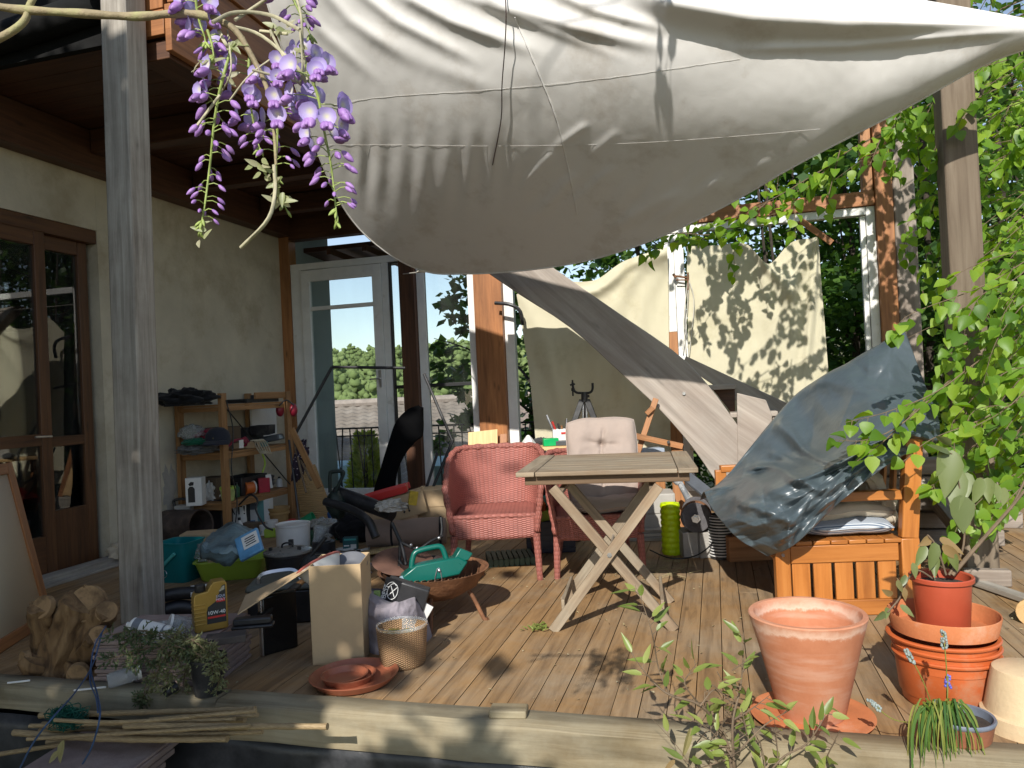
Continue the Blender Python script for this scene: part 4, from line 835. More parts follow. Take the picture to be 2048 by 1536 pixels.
# tufted long cushion folded over the seat and back
MC = MT(cc, math.radians(13))
cushion('chair_cushion', MC @ Matrix.Translation((-.02, .2, .62)) @ Matrix.Rotation(math.radians(76), 4, 'X') , .47, .62, .13, MAUVE, 'mauve tufted high-back cushion propped up in the wicker chair behind the table', 'cushion', tuft=[(0, .42), (0, -.25)], jit=.012, n=64, pw=.28)
cushion('chair_cushion', MC @ Matrix.Translation((0, -.03, .365)), .44, .4, .09, MAUVE, 'mauve seat cushion lying on the wicker chair behind the table', 'cushion', jit=.012)
# ================================================================== terracotta pots
def potprof(rb, rt, h, th, lip=.012, liph=.05, fl=.02): return [(0.001, 0), (rb, 0), (rb+.006, .006), (rt-lip-(rt-rb)*liph/h, h-liph), (rt-.002, h-liph+.008), (rt, h-.008), (rt-.006, h), (rt-th+.004, h), (rt-th, h-.008), (rb-th*.6+.0, fl), (.001, fl)]
bp = F(1624, 1438); s = depth(bp)/FP; hgt = lift(bp, 1236)
PO = MB(); rt, rb = 115*s*.985, 61*s
PO.lathe(MT(bp+V((0, 0, .02))), [(.001, 0), (rb, 0), (rb+.004, .006), (rb+(rt-rb)*.72, hgt*.74), (rb+(rt-rb)*.735, hgt*.75), (rt-.002, hgt-.004), (rt-.005, hgt), (rt-.019, hgt), (rt-.022, hgt-.004), (rb-.012, .03), (.001, .025)], 64, .008)
POTM, t, b_ = nt('old_terracotta'); tco = N(t, 'ShaderNodeTexCoord'); ob = tco.outputs['Object']; sp_ = N(t, 'ShaderNodeSeparateXYZ'); t.links.new(ob, sp_.inputs[0])
n1 = N(t, 'ShaderNodeTexNoise', i_Scale=5., i_Detail=9., i_Roughness=.68); t.links.new(ob, n1.inputs[0])
c1 = ramp(t, n1.outputs[0], [(.3, (.42, .15, .07)), (.48, (.49, .19, .095)), (.62, (.52, .24, .14)), (.8, (.58, .42, .31))])
n2 = N(t, 'ShaderNodeTexNoise', i_Scale=9., i_Detail=7., i_Roughness=.7); t.links.new(ob, n2.inputs[0])
ad = N(t, 'ShaderNodeMath', operation='MULTIPLY_ADD'); ad.inputs[1].default_value = .09; t.links.new(n2.outputs[0], ad.inputs[0]); t.links.new(sp_.outputs[2], ad.inputs[2])
fz = ramp(t, ad.outputs[0], [(hgt-.042+.045, (0, 0, 0)), (hgt-.034+.045, (.7, .7, .7)), (hgt-.02+.045, (.4, .4, .4)), (hgt-.008+.045, (.08, .08, .08))])
mx = N(t, 'ShaderNodeMix', data_type='RGBA'); t.links.new(fz, mx.inputs[0]); t.links.new(c1, mx.inputs[6]); mx.inputs[7].default_value = (.72, .52, .4, 1)
mp_ = N(t, 'ShaderNodeMapping'); mp_.inputs['Scale'].default_value = (1, 1, 7); t.links.new(ob, mp_.inputs[0]); n4 = N(t, 'ShaderNodeTexNoise', i_Scale=4., i_Detail=4.); t.links.new(mp_.outputs[0], n4.inputs[0])
m2 = N(t, 'ShaderNodeMix', data_type='RGBA'); t.links.new(ramp(t, n4.outputs[0], [(.5, (0, 0, 0)), (.72, (.5, .5, .5))]), m2.inputs[0]); t.links.new(mx.outputs[2], m2.inputs[6]); m2.inputs[7].default_value = (.62, .4, .3, 1)
t.links.new(m2.outputs[2], b_.inputs['Base Color']); b_.inputs['Roughness'].default_value = .85; bumpy(t, b_, n2.outputs[0], .2, .01)
tag(PO.build('terracotta_pot', POTM, smooth=40), 'big empty terracotta pot with lime-stained rim standing on a saucer', 'plant pot')
def saucer(name, p, r, h, m, lab, th=.008, grp=None, n=56):
    b = MB(); b.lathe(MT(p), [(.001, 0), (r*.86, 0), (r, h-.004), (r+.003, h), (r-th*.5, h+.001), (r-th, h-.004), (r*.86-th*.5, th), (.001, th)], n, .004); return tag(b.build(name, m, smooth=40), lab, 'saucer', grp)
saucer('plant_saucer', bp+V((-.0, .0, 0)), 116*s, .022, TERRA, 'terracotta saucer under the big terracotta pot', .02)
# stacked plastic pots on the right
sp0 = F(1896, 1400); s = depth(sp0)/FP; z1 = lift(sp0, 1300)
def tubpot(p, rb, rt, h, lip, lab, m=TERRAP, name='plastic_pot'):
    b = MB(); b.lathe(MT(p), [(.001, 0), (rb, 0), (rb+.004, .004), (rt-.012, h-.045), (rt-.008, h-.044), (rt-.006, h-.012), (rt+lip, h-.01), (rt+lip+.002, h-.004), (rt+lip-.002, h), (rt-.006, h), (rt-.012, h-.012), (rb-.004, .01), (.001, .008)], 56, .004)
    return tag(b.build(name, m, smooth=40), lab, 'plant pot')
tubpot(sp0, 76*s, 94*s, z1, 10*s*.3, 'tall orange plastic pot at the bottom of the stack on the right')
tubpot(sp0+V((0, 0, z1-.17)), 78*s, 95*s, .2, .004, 'middle orange plastic pot nested in the stack on the right'); 
tubpot(sp0+V((-.008, 0, z1-.14)), 79*s, 97*s, .2, .007, 'upper orange plastic pot nested in the stack on the right')
b0 = sp0+V((-.002, 0, z1+.068)); b = MB(); b.lathe(MT(b0), [(.001, 0), (88*s, 0), (94*s, .005), (101*s, .062), (100*s, .066), (98*s, .064), (89*s, .01), (.001, .008)], 56, .005); tag(b.build('plant_saucer', TERRA, smooth=40), 'deep orange saucer on top of the stack of plastic pots', 'saucer')
RP_ = b0+V((.0, .0, .01)); s2 = s; rh = lift(RP_, 1150)
REDP = mat('red_pot', (.42, .075, .035), .4, .08, 6., .04, 50.)
b = MB(); b.lathe(MT(RP_), [(.001, 0), (45*s, 0), (47*s, .004), (53*s, rh-.018), (58*s, rh-.016), (58.5*s, rh-.003), (57*s, rh), (52*s, rh-.003), (51*s, rh-.03), (.001, rh-.035)], 48, .004)
RO = thing('potted_laurel', 'red plastic pot with a drooping large-leaved laurel on the stacked pots', 'potted plant', RP_)
b.build('pot', REDP, RO, smooth=40); b = MB(); b.lathe(MT(RP_+V((0, 0, rh-.03))), [(.001, .006), (49*s, 0), (50.5*s, -.005)], 24, .02); b.build('soil', mat('soil', (.05, .035, .025), 1., .4, 30., .6, 120.), RO)
# leaves: helper
def sprig(bs, bl, pts, r, L, wd, n, rng, quad=False, droop=.5, t0=.15, pairs=False, spread=.9):
    P_ = curve(pts, 20); bs.tube(P_, [r*(1-.75*i/20) for i in range(21)], 6)
    for k in range(n):
        t = t0+(1-t0)*(k+rng.random()*.5)/n; p = cr1([V(a) for a in pts], t); q = cr1([V(a) for a in pts], min(1, t+.05)); ax = (q-p).normalized() if (q-p).length > 1e-6 else V((0, 0, -1))
        for sgn in ((-1, 1) if pairs else (rng.choice((-1, 1)),)):
            sd = ax.cross(V((rng.uniform(-1, 1), rng.uniform(-1, 1), rng.uniform(-.3, 1)))).normalized()*sgn
            d_ = (ax*rng.uniform(.3, .8)+sd*spread+V((0, 0, -droop*rng.uniform(.3, 1.2)))).normalized()
            nn = (V((rng.uniform(-.6, .6), -.6+rng.uniform(-.6, .6), 1)))
            pt_ = p+d_*L*.25
            bs.tube([p, pt_], r*.25+.0006, 4, False); bl.leaf(pt_, d_, nn, L*rng.uniform(.65, 1.15), L*wd*rng.uniform(.8, 1.1))
LAUREL = leafmat('laurel_leaf', (.1, .13, .045), (.15, .19, .06), (.2, .23, .09), .25, .4); DRYL = leafmat('dry_leaf', (.22, .15, .06), (.3, .2, .08), (.2, .2, .08), .2, .6)
rng = random.Random(31); dl = depth(RP_); bs, bl_, bd = MB(), MB(), MB()
R3 = lambda px, py, dd=0: W(px, py, dl+dd)
bs.tube(curve([R3(1904, 1150), R3(1960, 1085), R3(2030, 1005, -.02), R3(2080, 940, -.03)], 14), [.008-.0003*k for k in range(15)], 7); bs.tube(curve([R3(2022, 1018, -.02), R3(2050, 960), R3(2070, 915)], 6), .004, 6)
sprig(bs, bl_, [R3(1898, 1150), R3(1925, 1100), R3(1928, 1030), R3(1915, 950), R3(1908, 885)], .0045, .1, .38, 2, rng, t0=.9)
for (x, y, dx, dy, L, wd_) in ((1905, 900, -14, 90, .155, .42), (1912, 935, 0, 90, .15, .4), (1920, 990, 6, 70, .12, .55), (1893, 895, -18, 60, .1, .4), (1935, 945, -8, 60, .1, .4), (1962, 955, -14, 50, .09, .42), (1975, 955, 4, 60, .09, .4), (1988, 965, 12, 40, .07, .4), (1925, 1010, -5, 50, .09, .5), (2010, 975, -5, 40, .07, .4)):
    p = R3(x, y, rng.uniform(-.02, .03)); q = R3(x+dx, y+dy, -.02); bl_.leaf(p, q-p, V((rng.uniform(-.5, .5), -1, .3)), L*1.12, L*wd_*1.25, .12, .1)
for (x, y, dx, dy, L, dry) in ((1870, 1085, -10, 60, .1, 0), (1885, 1090, 30, 25, .09, 1), (1900, 1100, 18, 50, .08, 0), (1850, 1090, -20, 50, .09, 0), (1862, 1075, -30, 20, .08, 1), (1880, 1075, 40, 30, .09, 1), (1868, 1105, 2, 60, .09, 0), (1825, 1125, 10, 45, .06, 0), (1812, 1150, -20, 40, .06, 0), (1795, 1160, 15, 40, .05, 1), (1775, 1215, -5, 35, .05, 0), (1785, 1190, -30, -15, .06, 1), (1800, 1210, 25, 20, .06, 0), (1770, 1225, -25, 20, .06, 0), (1808, 1175, 5, 40, .05, 1)):
    p = R3(x, y, rng.uniform(-.04, .02)); q = R3(x+dx, y+dy, -.03); (bd if dry else bl_).leaf(p, q-p, V((rng.uniform(-.6, .6), -1, .3)), L, L*.4, .2, .2)
bs.tube(curve([R3(1892, 1150), R3(1880, 1110), R3(1868, 1085), R3(1855, 1070)], 8), .0035, 6); bs.tube(curve([R3(1870, 1160), R3(1835, 1140), R3(1815, 1160), R3(1800, 1195), R3(1775, 1225)], 12), .003, 6)
bs.build('stem', TWIG, RO); bl_.build('foliage', LAUREL, RO, smooth=60); bd.build('dry_foliage', DRYL, RO, smooth=60)
# low planter with grape hyacinths
pp = F(1924, 1478, .03); s = depth(pp)/FP; ph = lift(pp, 1438); PL = thing('hyacinth_planter', 'low round planter of drooping grape hyacinths on the edge beam', 'potted plant', pp)
b = MB(); b.lathe(MT(pp), [(.001, 0), (46*s, 0), (52*s, .01), (59*s, ph), (61*s, ph+.003), (57*s, ph+.003), (54*s, ph-.02), (.001, ph-.03)], 44); b.build('pot', mat('brown_pot', (.34, .13, .07), .6, .15), PL, smooth=40)
b = MB(); b.lathe(MT(pp+V((0, 0, ph))), [(56*s, -.004), (60*s, .0), (62*s, .008), (60*s, .014), (56*s, .012), (54*s, -.012)], 44); b.build('rim', mat('grey_blue_rim', (.13, .15, .19), .5), PL, smooth=60)
b = MB(); b.lathe(MT(pp+V((0, 0, ph-.012))), [(.001, .012), (30*s, .006), (55*s, 0)], 24, .03); b.build('soil', mat('soil', (.05, .035, .025), 1., .4, 30., .6, 120.), PL)
GRS = leafmat('hyacinth_leaf', (.04, .1, .015), (.08, .15, .02), (.24, .24, .05), .2, .4); bl_ = MB(); rng = random.Random(5); dp_ = depth(pp)
for k in range(85):
    c = W(1885+rng.gauss(0, 16), 1432+rng.uniform(-6, 6), dp_-.02+rng.uniform(-.03, .03)); x1 = c; ex_ = rng.uniform(-75, 60); dr_ = rng.uniform(45, 115)
    pts = curve([c, c+cR*ex_*s*.45+V((0, -.01, .03+rng.uniform(0, .025))), c+cR*ex_*s*.9+V((0, -.03-rng.uniform(0, .03), -.02)), c+cR*ex_*s*1.05+V((0, -.04-rng.uniform(0, .04), -dr_*s))], 8)
    wd_ = rng.uniform(.0022, .0042); u_, v_ = rng.random(), rng.random(); vsx = []; 
    for i, p in enumerate(pts): ww = wd_*(1-.85*(i/8)**3); vsx += [p-cR*ww, p+cR*ww]
    bl_.add(vsx, [(2*i, 2*i+1, 2*i+3, 2*i+2) for i in range(8)], [[(u_, v_)]*4]*8)
bl_.build('foliage', GRS, PL, smooth=60)
fl = mat('hyacinth_bell', (.12, .12, .5), .5, .3, 40., c2=(.25, .25, .6)); flg = mat('hyacinth_seedhead', (.25, .29, .27), .7, .3, 40.)
for (x0, y0_, x1, y1_, x2, y2_, mm, up) in ((1893, 1435, 1893, 1340, 1886, 1262, flg, 0), (1895, 1430, 1895, 1400, 1896, 1352, fl, 0), (1872, 1435, 1845, 1360, 1812, 1300, flg, 0), (1865, 1445, 1790, 1440, 1738, 1400, flg, 0), (1880, 1436, 1876, 1420, 1873, 1402, flg, 0)):
    P_ = curve([W(x0, y0_, dp_), W(x1, y1_, dp_-.03), W(x2, y2_, dp_-.02)], 14); b = MB(); b.tube(P_, .0017, 6); st_ = b.build('flower_stalk', GRS, PL)
    b = MB(); n_ = 26 if mm is flg else 16
    for k in range(n_):
        p = cr1(P_, .78+.24*k/n_*1.0); a = rng.uniform(0, 2*PI); r_ = .009*(1-.5*k/n_); b.ell(Matrix.Translation(p+cR*math.cos(a)*r_+V((0, math.sin(a)*r_, 0))), .0042, .0042, .0048, 6, 5)
    b.build('flower_head', mm, st_, smooth=180)
# buff pot upside down at the right edge and the log end behind it
q = F(2058, 1455); s = depth(q)/FP; b = MB(); h_ = lift(q, 1335); b.lathe(MT(q), [(84*s, 0), (83*s, .05), (76*s, .055), (62*s, h_-.02), (59*s, h_-.004), (55*s, h_), (.001, h_)], 48, .008)
tag(b.build('buff_pot', mat('buff_clay', (.6, .46, .28), .85, .1, 4., .2, 60., dirt=(.5, .36, .22), dscale=4.)), 'buff clay pot standing upside down at the right edge', 'plant pot')
q = W(2062, 1228, 3.3); b = MB(); b.tube([q, q+V((.25, .35, .02))], [.062, .06], 20); tag(b.build('log', PALEPINE, bevel=.004), 'round pale log end poking in at the right edge', 'log')
# leaning planks and low stacked boards behind the bench on the right
p0_, p1_ = W(1832, 955, 5.0), F(1990, 1150); b = MB(); b.bar(p1_, p0_+V((0, 0, .0)), .05, .19, V((0, 1, 0))); tag(b.build('leaning_plank', GREYWOOD, bevel=.006), 'grey plank leaning diagonally behind the bench', 'plank')
for k in range(5):
    z = .02+k*.115; a = W(1815, 1100, 4.9); b = MB(); b.bar(V((a.x-.25, a.y+rnd(-.02, .02), z+.05)), V((a.x+.62+rnd(-.1, .05), a.y+rnd(-.02, .02), z+.05)), .14, .1); tag(b.build('stacked_board', PALEGREY, bevel=.008), ['lowest', 'second lowest', 'middle', 'second highest', 'top'][k]+' board of the grey stack behind the bench', 'board', 'grey boards stacked behind the bench')
a = F(1965, 1165); b = MB(); b.box(MT((a.x-.0, a.y-.07, 0)), .22, .06, .09); tag(b.build('post_block', PALEGREY, bevel=.01), 'square wooden block at the foot of the thick pale grey post', 'block')
a = F(2010, 1215); b = MB(); b.bar(a+V((-.05, .5, .02)), a+V((.4, -.6, .02)), .07, .03); tag(b.build('floor_plank', GREYWOOD, bevel=.006), 'grey plank lying on the deck along the right edge', 'plank')
# ================================================================== birch on the right
BT = thing('birch_tree', 'birch with bright green hanging twigs over the right side of the deck', 'tree', (3.4, 5.6, -.5)); rng = random.Random(77)
b = MB(); tp = [V((3.4, 5.6, -.5)), V((3.35, 5.5, 1.5)), V((3.1, 5.4, 3.2)), V((2.7, 5.3, 5.5))]; b.tube(curve(tp, 16), [.1-.004*k for k in range(17)], 10); b.build('trunk', mat('birch_bark', (.5, .48, .45), .8, .3, 9., .3, 30., dirt=(.06, .05, .05), dscale=6., dth=.6), BT)
bs, bl_ = MB(), MB()
TW = [([(2120, 150, 4.7), (1960, 205, 4.7), (1850, 255, 4.75), (1740, 310, 4.8), (1655, 370, 4.9)], 26), ([(1800, 250, 4.8), (1700, 300, 4.85), (1640, 350, 4.9), (1580, 410, 5.), (1520, 440, 5.)], 26), ([(1660, 330, 4.9), (1560, 390, 5.), (1480, 430, 5.1), (1400, 462, 5.2)], 22), ([(1540, 400, 5.1), (1450, 470, 5.2), (1360, 480, 5.3), (1275, 505, 5.3)], 20), ([(1500, 440, 5.2), (1470, 490, 5.2), (1470, 555, 5.2)], 10), ([(1600, 360, 5.), (1590, 420, 5.), (1592, 475, 5.)], 9), ([(1420, 470, 5.3), (1330, 470, 5.3), (1300, 520, 5.3)], 10), ([(1680, 300, 4.6), (1660, 380, 4.6), (1650, 430, 4.6)], 8), ([(1760, 280, 4.5), (1740, 330, 4.5)], 5),
      ([(2080, 640, 3.45), (1960, 720, 3.35), (1870, 785, 3.28), (1770, 825, 3.25), (1690, 845, 3.25)], 15), ([(1900, 760, 3.35), (1800, 850, 3.25), (1730, 880, 3.22), (1670, 880, 3.22)], 13), ([(1850, 800, 3.3), (1770, 880, 3.25), (1710, 925, 3.22)], 8), ([(2060, 790, 3.3), (1960, 840, 3.3), (1860, 880, 3.3), (1800, 930, 3.3)], 9)]
for pts, n in TW: sprig(bs, bl_, [W(*p) for p in pts], .004, .08 if pts[0][2] < 4 else .085, .82, int(n*1.2), rng, t0=.05, droop=.9, spread=.8)
for k in range(105):
    y0 = rng.uniform(120, 1000); d_ = rng.uniform(3.2, 4.9); x1 = rng.uniform(1790, 2060) if y0 < 640 else rng.uniform(1880, 2060); 
    if y0 < 500: d_ = rng.uniform(4.0, 5.2)
    pts = [W(2130, y0-rng.uniform(40, 150), d_+.1), W((2130+x1)/2, y0-rng.uniform(0, 70), d_), W(x1, y0+rng.uniform(0, 60), d_-.05), W(x1-rng.uniform(5, 40), y0+rng.uniform(60, 120), d_-.05)]
    sprig(bs, bl_, pts, .003, .078, .82, rng.randint(11, 19), rng, t0=.2, droop=.9, spread=.8)
for k in range(105):           # the crown over and behind the sail, which dapples the canvas sheets
    c = V((rng.uniform(-.2, 1.9), rng.uniform(4.75, 6.2), rng.uniform(2.75, 4.3)))
    if depth(c) < 4.75-.3*c.x: c.y += .5
    e = c+V((rng.uniform(-.45, .2), rng.uniform(-.2, .2), -rng.uniform(.3, .6)))
    sprig(bs, bl_, [c+V((.35, .1, .15)), c, c.lerp(e, .6), e], .004, .085, .8, rng.randint(11, 17), rng, t0=.1, droop=1., spread=.7)
for k in range(9):
    z = 1.0+k*.5; a = cr1(tp, min(1, (z+.5)/6)); bs.tube(curve([a, a+V((-.6, -.1, .35)), a+V((-1.3, -.2+.1*(k % 3), .2))], 8), [.022-.0022*j for j in range(9)], 6)
bs.build('branch', TWIG, BT); bl_.build('foliage', LEAFB, BT, smooth=60)
# ================================================================== wisteria hanging into the picture
WS = thing('wisteria', 'wisteria branch with hanging violet flower racemes in front of the grey post', 'wisteria', W(440, 40, .95)); WD = .95
PETAL = leafmat('wisteria_petal', (.6, .52, .8), (.6, .52, .8), (.6, .52, .8), .3, .6)
t_ = PETAL.node_tree; rp_ = [n for n in t_.nodes if n.type == 'VALTORGB'][0]; [setattr(e_, 'color', c_) for e_, c_ in zip(rp_.color_ramp.elements, ((.8, .78, .5, 1), (.58, .5, .8, 1), (.44, .33, .72, 1)))]; [n for n in t_.nodes if n.type == 'HUE_SAT'][0].inputs['Hue'].default_value = .5; [n for n in t_.nodes if n.type == 'HUE_SAT'][0].inputs['Value'].default_value = 1.; KEEL = mat('wisteria_bud', (.42, .22, .58), .5, .3, 50., .05, 200., c2=(.56, .34, .68), transl=.25); GST = mat('wisteria_stalk', (.27, .34, .09), .6, .3, 50., .1, 90.); WB = mat('wisteria_bark', (.3, .24, .14), .75, .35, 25., .3, 90., c2=(.36, .36, .16)); DRY = mat('wisteria_dry', (.4, .37, .25), .8, .3, 40.)
X = lambda px, py, dd=0: W(px, py, WD+dd); rng = random.Random(9)
b = MB(); b.tube(curve([X(-60, 2), X(30, 18), X(150, 26), X(270, 33), X(350, 27), X(400, 30), X(445, 42)], 30), [.0052+.0006*math.sin(k*1.3) for k in range(31)], 9)
b.tube(curve([X(430, 38), X(470, 60), X(505, 115), X(535, 180), X(548, 260), X(552, 330)], 24), [.0048-.00012*k for k in range(25)], 8); b.tube(curve([X(-40, 95), X(20, 65), X(50, 40), X(58, 14), X(70, -10)], 14), [.0052-.0001*k for k in range(15)], 8)
b.build('vine', WB, WS, smooth=60)
Ld3 = V((LD.x*math.cos(SUN_EL), LD.y*math.cos(SUN_EL), -math.sin(SUN_EL)))
up_ = lambda px, py, k=1.5: inv_sail(px, py)-Ld3*k
va, vb_ = up_(1318, 40), up_(1345, 40); b = MB(); b.tube(curve([V((-3.0, -1.9, 6.0)), va-Ld3*2.6+V((-.35, 0, .1)), va-Ld3*1.2, va-Ld3*.3, va, vb_, vb_+V((.1, 0, .08))], 40), .006, 7); b.build('vine', WB, WS, smooth=60)
for (x0, y0_, x1, y1_, w_) in ((1318, 45, 1322, 130, 6), (1345, 40, 1342, 125, 9), (1320, 130, 1318, 205, 7), (1330, 150, 1325, 235, 9), (1341, 180, 1338, 290, 8), (1312, 180, 1316, 250, 5)):
    b = MB(); A_p, B_p = up_(x0, y0_), up_(x1, y1_); sz_ = w_*depth(inv_sail(x0, y0_))/FP; b.tube([A_p.lerp(B_p, k/8) for k in range(9)], [.001, .3*sz_, .8*sz_, sz_, .85*sz_, sz_, .7*sz_, .35*sz_, .001], 8); b.tube([A_p, va if x0 < 1330 else vb_], .0015, 5); b.build('seed_pod', WB, WS, smooth=60)
for pl_, r_ in (([(548, 330), (550, 385), (535, 440), (482, 495)], .0024), ([(425, 45), (470, 25), (540, 30), (600, 60)], .0026), ([(450, 50), (520, 70), (590, 130), (612, 165)], .0022), ([(430, 45), (450, 85), (462, 100)], .0024), ([(540, 60), (560, 100), (595, 165)], .0018), ([(470, 40), (500, 20), (560, -20)], .0022), ([(560, 105), (500, 150), (460, 200)], .0012), ([(600, 60), (605, 130), (600, 170)], .0014), ([(520, 62), (575, 68)], .002), ([(440, 190), (395, 250)], .0018), ([(505, 140), (600, 165)], .0016), ([(455, 60), (462, 140), (440, 190)], .001), ([(588, -20), (602, 30), (606, 100), (615, 160)], .0016)):
    b = MB(); b.tube(curve([X(x, y, rng.uniform(-.02, .02)) for x, y in pl_], 14), r_, 6); b.build('twig', DRY, WS, smooth=60)
def bud(mb, p, d, L, r):
    d = d.normalized(); x = d.orthogonal().normalized(); y = d.cross(x); M = Matrix(((x.x, y.x, d.x, p.x), (x.y, y.y, d.y, p.y), (x.z, y.z, d.z, p.z), (0, 0, 0, 1)))
    mb.lathe(M, [(.0004, 0), (r*.6, L*.12), (r, L*.42), (r*.85, L*.7), (r*.4, L*.93), (.0002, L)], 8)
def raceme(axis, f0, f1, b1, nf, nb_, wide):
    A = [X(x, y, z) for x, y, z in axis]; P_ = curve(A, 24); pet, bd_, st = MB(), MB(), MB(); st.tube(P_, [.0021-.00005*k for k in range(25)], 6)
    for k in range(nf+nb_):
        opn = k < nf; t = f0+(f1-f0)*(k+.3*rng.random())/max(1, nf) if opn else f1+(b1-f1)*(k-nf)/max(1, nb_); p = cr1(A, t); a = rng.uniform(0, 2*PI)
        out = (cR*math.cos(a)-cF*math.sin(a)*.8+V((0, 0, rng.uniform(-.1, .25)))).normalized(); ln = wide*(1-.55*max(0, t-f0))*rng.uniform(.75, 1.15)
        q = p+out*ln; st.tube([p, p+out*ln*.6+V((0, 0, .002)), q], .0007, 4)
        if opn:
            fc = (out*.8+(-cF)*.5+V((0, 0, .1))).normalized(); sz = rng.uniform(.02, .028)
            upd = (V((0, 0, 1))-fc*fc.z).normalized(); pet.petal(q-upd*sz*.1, upd+out*.3, fc, sz, sz*.95, .22)
            for sgn in (-1, 1): bud(bd_, q-upd*sz*.1, fc*.7-upd*.7+upd.cross(fc)*sgn*.28, sz*.85, sz*.23)
            bud(bd_, q-upd*sz*.12, fc*.8-upd*.6, sz*.75, sz*.2)
        else:
            kk = 1-.55*(t-f1)/max(.01, b1-f1); bud(bd_, q, out*.8+V((0, 0, -.75)), .022*kk*rng.uniform(.8, 1.15), .0046*kk)
    for k in range(9):
        p = cr1(A, b1+(1-b1)*k/9); bud(st, p, V((rng.uniform(-1, 1), rng.uniform(-1, 1), -.9)), .012, .002)
    o = pet.build('flower_raceme', PETAL, WS, smooth=60); bd_.build('blossoms', KEEL, o, smooth=180); st.build('stalk', GST, o, smooth=60)
raceme([(463, 95, 0), (440, 180, 0), (428, 250, .0), (420, 330, 0), (408, 420, 0), (398, 468, 0)], .12, .26, .86, 4, 34, .022)
raceme([(548, 120, .02), (552, 200, .02), (555, 260, .02), (552, 330, .02), (556, 380, .02), (578, 430, .02)], .0, .4, .62, 11, 9, .03)
raceme([(612, 130, -.02), (635, 190, -.02), (648, 260, -.02), (662, 330, -.02), (670, 400, -.02), (675, 450, -.02)], .02, .5, .86, 19, 20, .03)
raceme([(395, -40, 0), (392, 0, 0), (398, 40, 0), (408, 70, 0), (412, 90, 0)], .1, .8, .9, 9, 3, .02)
raceme([(572, -30, .02), (592, 10, .02), (606, 40, .02), (622, 72, .02)], .0, .2, .95, 3, 12, .022)
raceme([(500, 100, .03), (497, 150, .03), (500, 200, .03), (510, 260, .03), (520, 300, .03)], .1, .75, .95, 9, 5, .026)
raceme([(415, 60, .0), (424, 90, .0), (428, 115, .0)], .1, .2, .9, 0, 6, .016)
raceme([(600, 90, .02), (612, 130, .02), (618, 170, .02)], .0, .8, .95, 6, 2, .02)
b = MB()
for (x, y, n) in ((520, 335, 8), (550, 370, 9), (565, 400, 7), (440, 150, 6), (410, 130, 5), (470, 95, 6), (560, 60, 7), (600, 110, 5), (400, 470, 4)):
    for k in range(n): p = X(x+rng.gauss(0, 9), y+rng.gauss(0, 9)); b.leaf(p, V((rng.uniform(-1, 1), rng.uniform(-.6, .4), rng.uniform(-1, .5))), V((rng.uniform(-1, 1), -1, .3)), rng.uniform(.012, .024), .0075)
b.build('leaves', leafmat('young_leaf', (.25, .3, .12), (.36, .38, .2), (.42, .4, .26), .4), WS, smooth=60)
# ================================================================== straggly shrub rising in front of the edge beam
SD = 2.2; SH = thing('olive_shrub', 'straggly olive-leaved shrub growing up before the deck edge', 'shrub', W(1480, 1640, SD)); bs, bl_ = MB(), MB(); rng = random.Random(12); S = lambda px, py, dd=0: W(px, py, SD+dd)
OLV = leafmat('olive_leaf', (.12, .17, .035), (.2, .26, .055), (.3, .34, .1), .3, .4)
for pl_, r_, n in (([(1470, 1640), (1462, 1520), (1440, 1460), (1400, 1410), (1340, 1390), (1300, 1360)], .008, 5), ([(1340, 1390), (1318, 1340), (1305, 1270), (1288, 1215), (1270, 1170)], .003, 22), ([(1322, 1378), (1290, 1345), (1262, 1305)], .0028, 6), ([(1400, 1410), (1370, 1370), (1380, 1345), (1395, 1325)], .0028, 12), ([(1400, 1412), (1430, 1380), (1455, 1420)], .0028, 9),
                   ([(1470, 1560), (1465, 1450), (1480, 1380), (1486, 1320), (1487, 1265)], .0045, 24), ([(1466, 1440), (1500, 1420), (1540, 1390)], .003, 9), ([(1480, 1500), (1530, 1450), (1580, 1420)], .003, 10), ([(1470, 1520), (1430, 1470), (1390, 1440)], .003, 12), ([(1500, 1600), (1560, 1520), (1610, 1490), (1640, 1450), (1662, 1405)], .0035, 18), ([(1600, 1600), (1640, 1540), (1660, 1500), (1680, 1460)], .003, 12), ([(1460, 1600), (1400, 1560), (1360, 1500), (1284, 1415)], .002, 3), ([(1480, 1560), (1560, 1560), (1590, 1540)], .003, 14), ([(1450, 1520), (1420, 1530), (1385, 1540)], .003, 9), ([(1560, 1600), (1555, 1500), (1548, 1430)], .0025, 7), ([(1520, 1640), (1530, 1540), (1520, 1480)], .003, 16)):
    sprig(bs, bl_, [S(x, y, rng.uniform(-.05, .05)) for x, y in pl_], r_, .068, .3, max(3, int(n*.68)), rng, t0=.1, droop=.25, spread=.7)
for k in range(46):
    a = S(1455+rng.gauss(0, 28), 1455+rng.gauss(0, 40), rng.uniform(-.05, .05)); bs.tube([a, a+V((rng.uniform(-.06, .06), rng.uniform(-.05, .05), rng.uniform(-.02, .09)))], .0016, 5)
bs.build('stem', TWIG, SH); bl_.build('foliage', OLV, SH, smooth=60); b = MB(); q = S(1480, 1640); q.z = -.5; b.lathe(MT(q), [(.001, 0), (.12, 0), (.16, .26), (.165, .27), (.15, .26), (.001, .24)], 32); b.build('pot', TERRA, SH)
b = MB(); b.leaf(S(1382, 1455), S(1365, 1520)-S(1382, 1455), V((.3, -1, .2)), .1, .02); b.leaf(S(1350, 1520), S(1325, 1545)-S(1350, 1520), V((0, -1, .5)), .05, .015); b.build('dry_leaf', DRYL, SH)
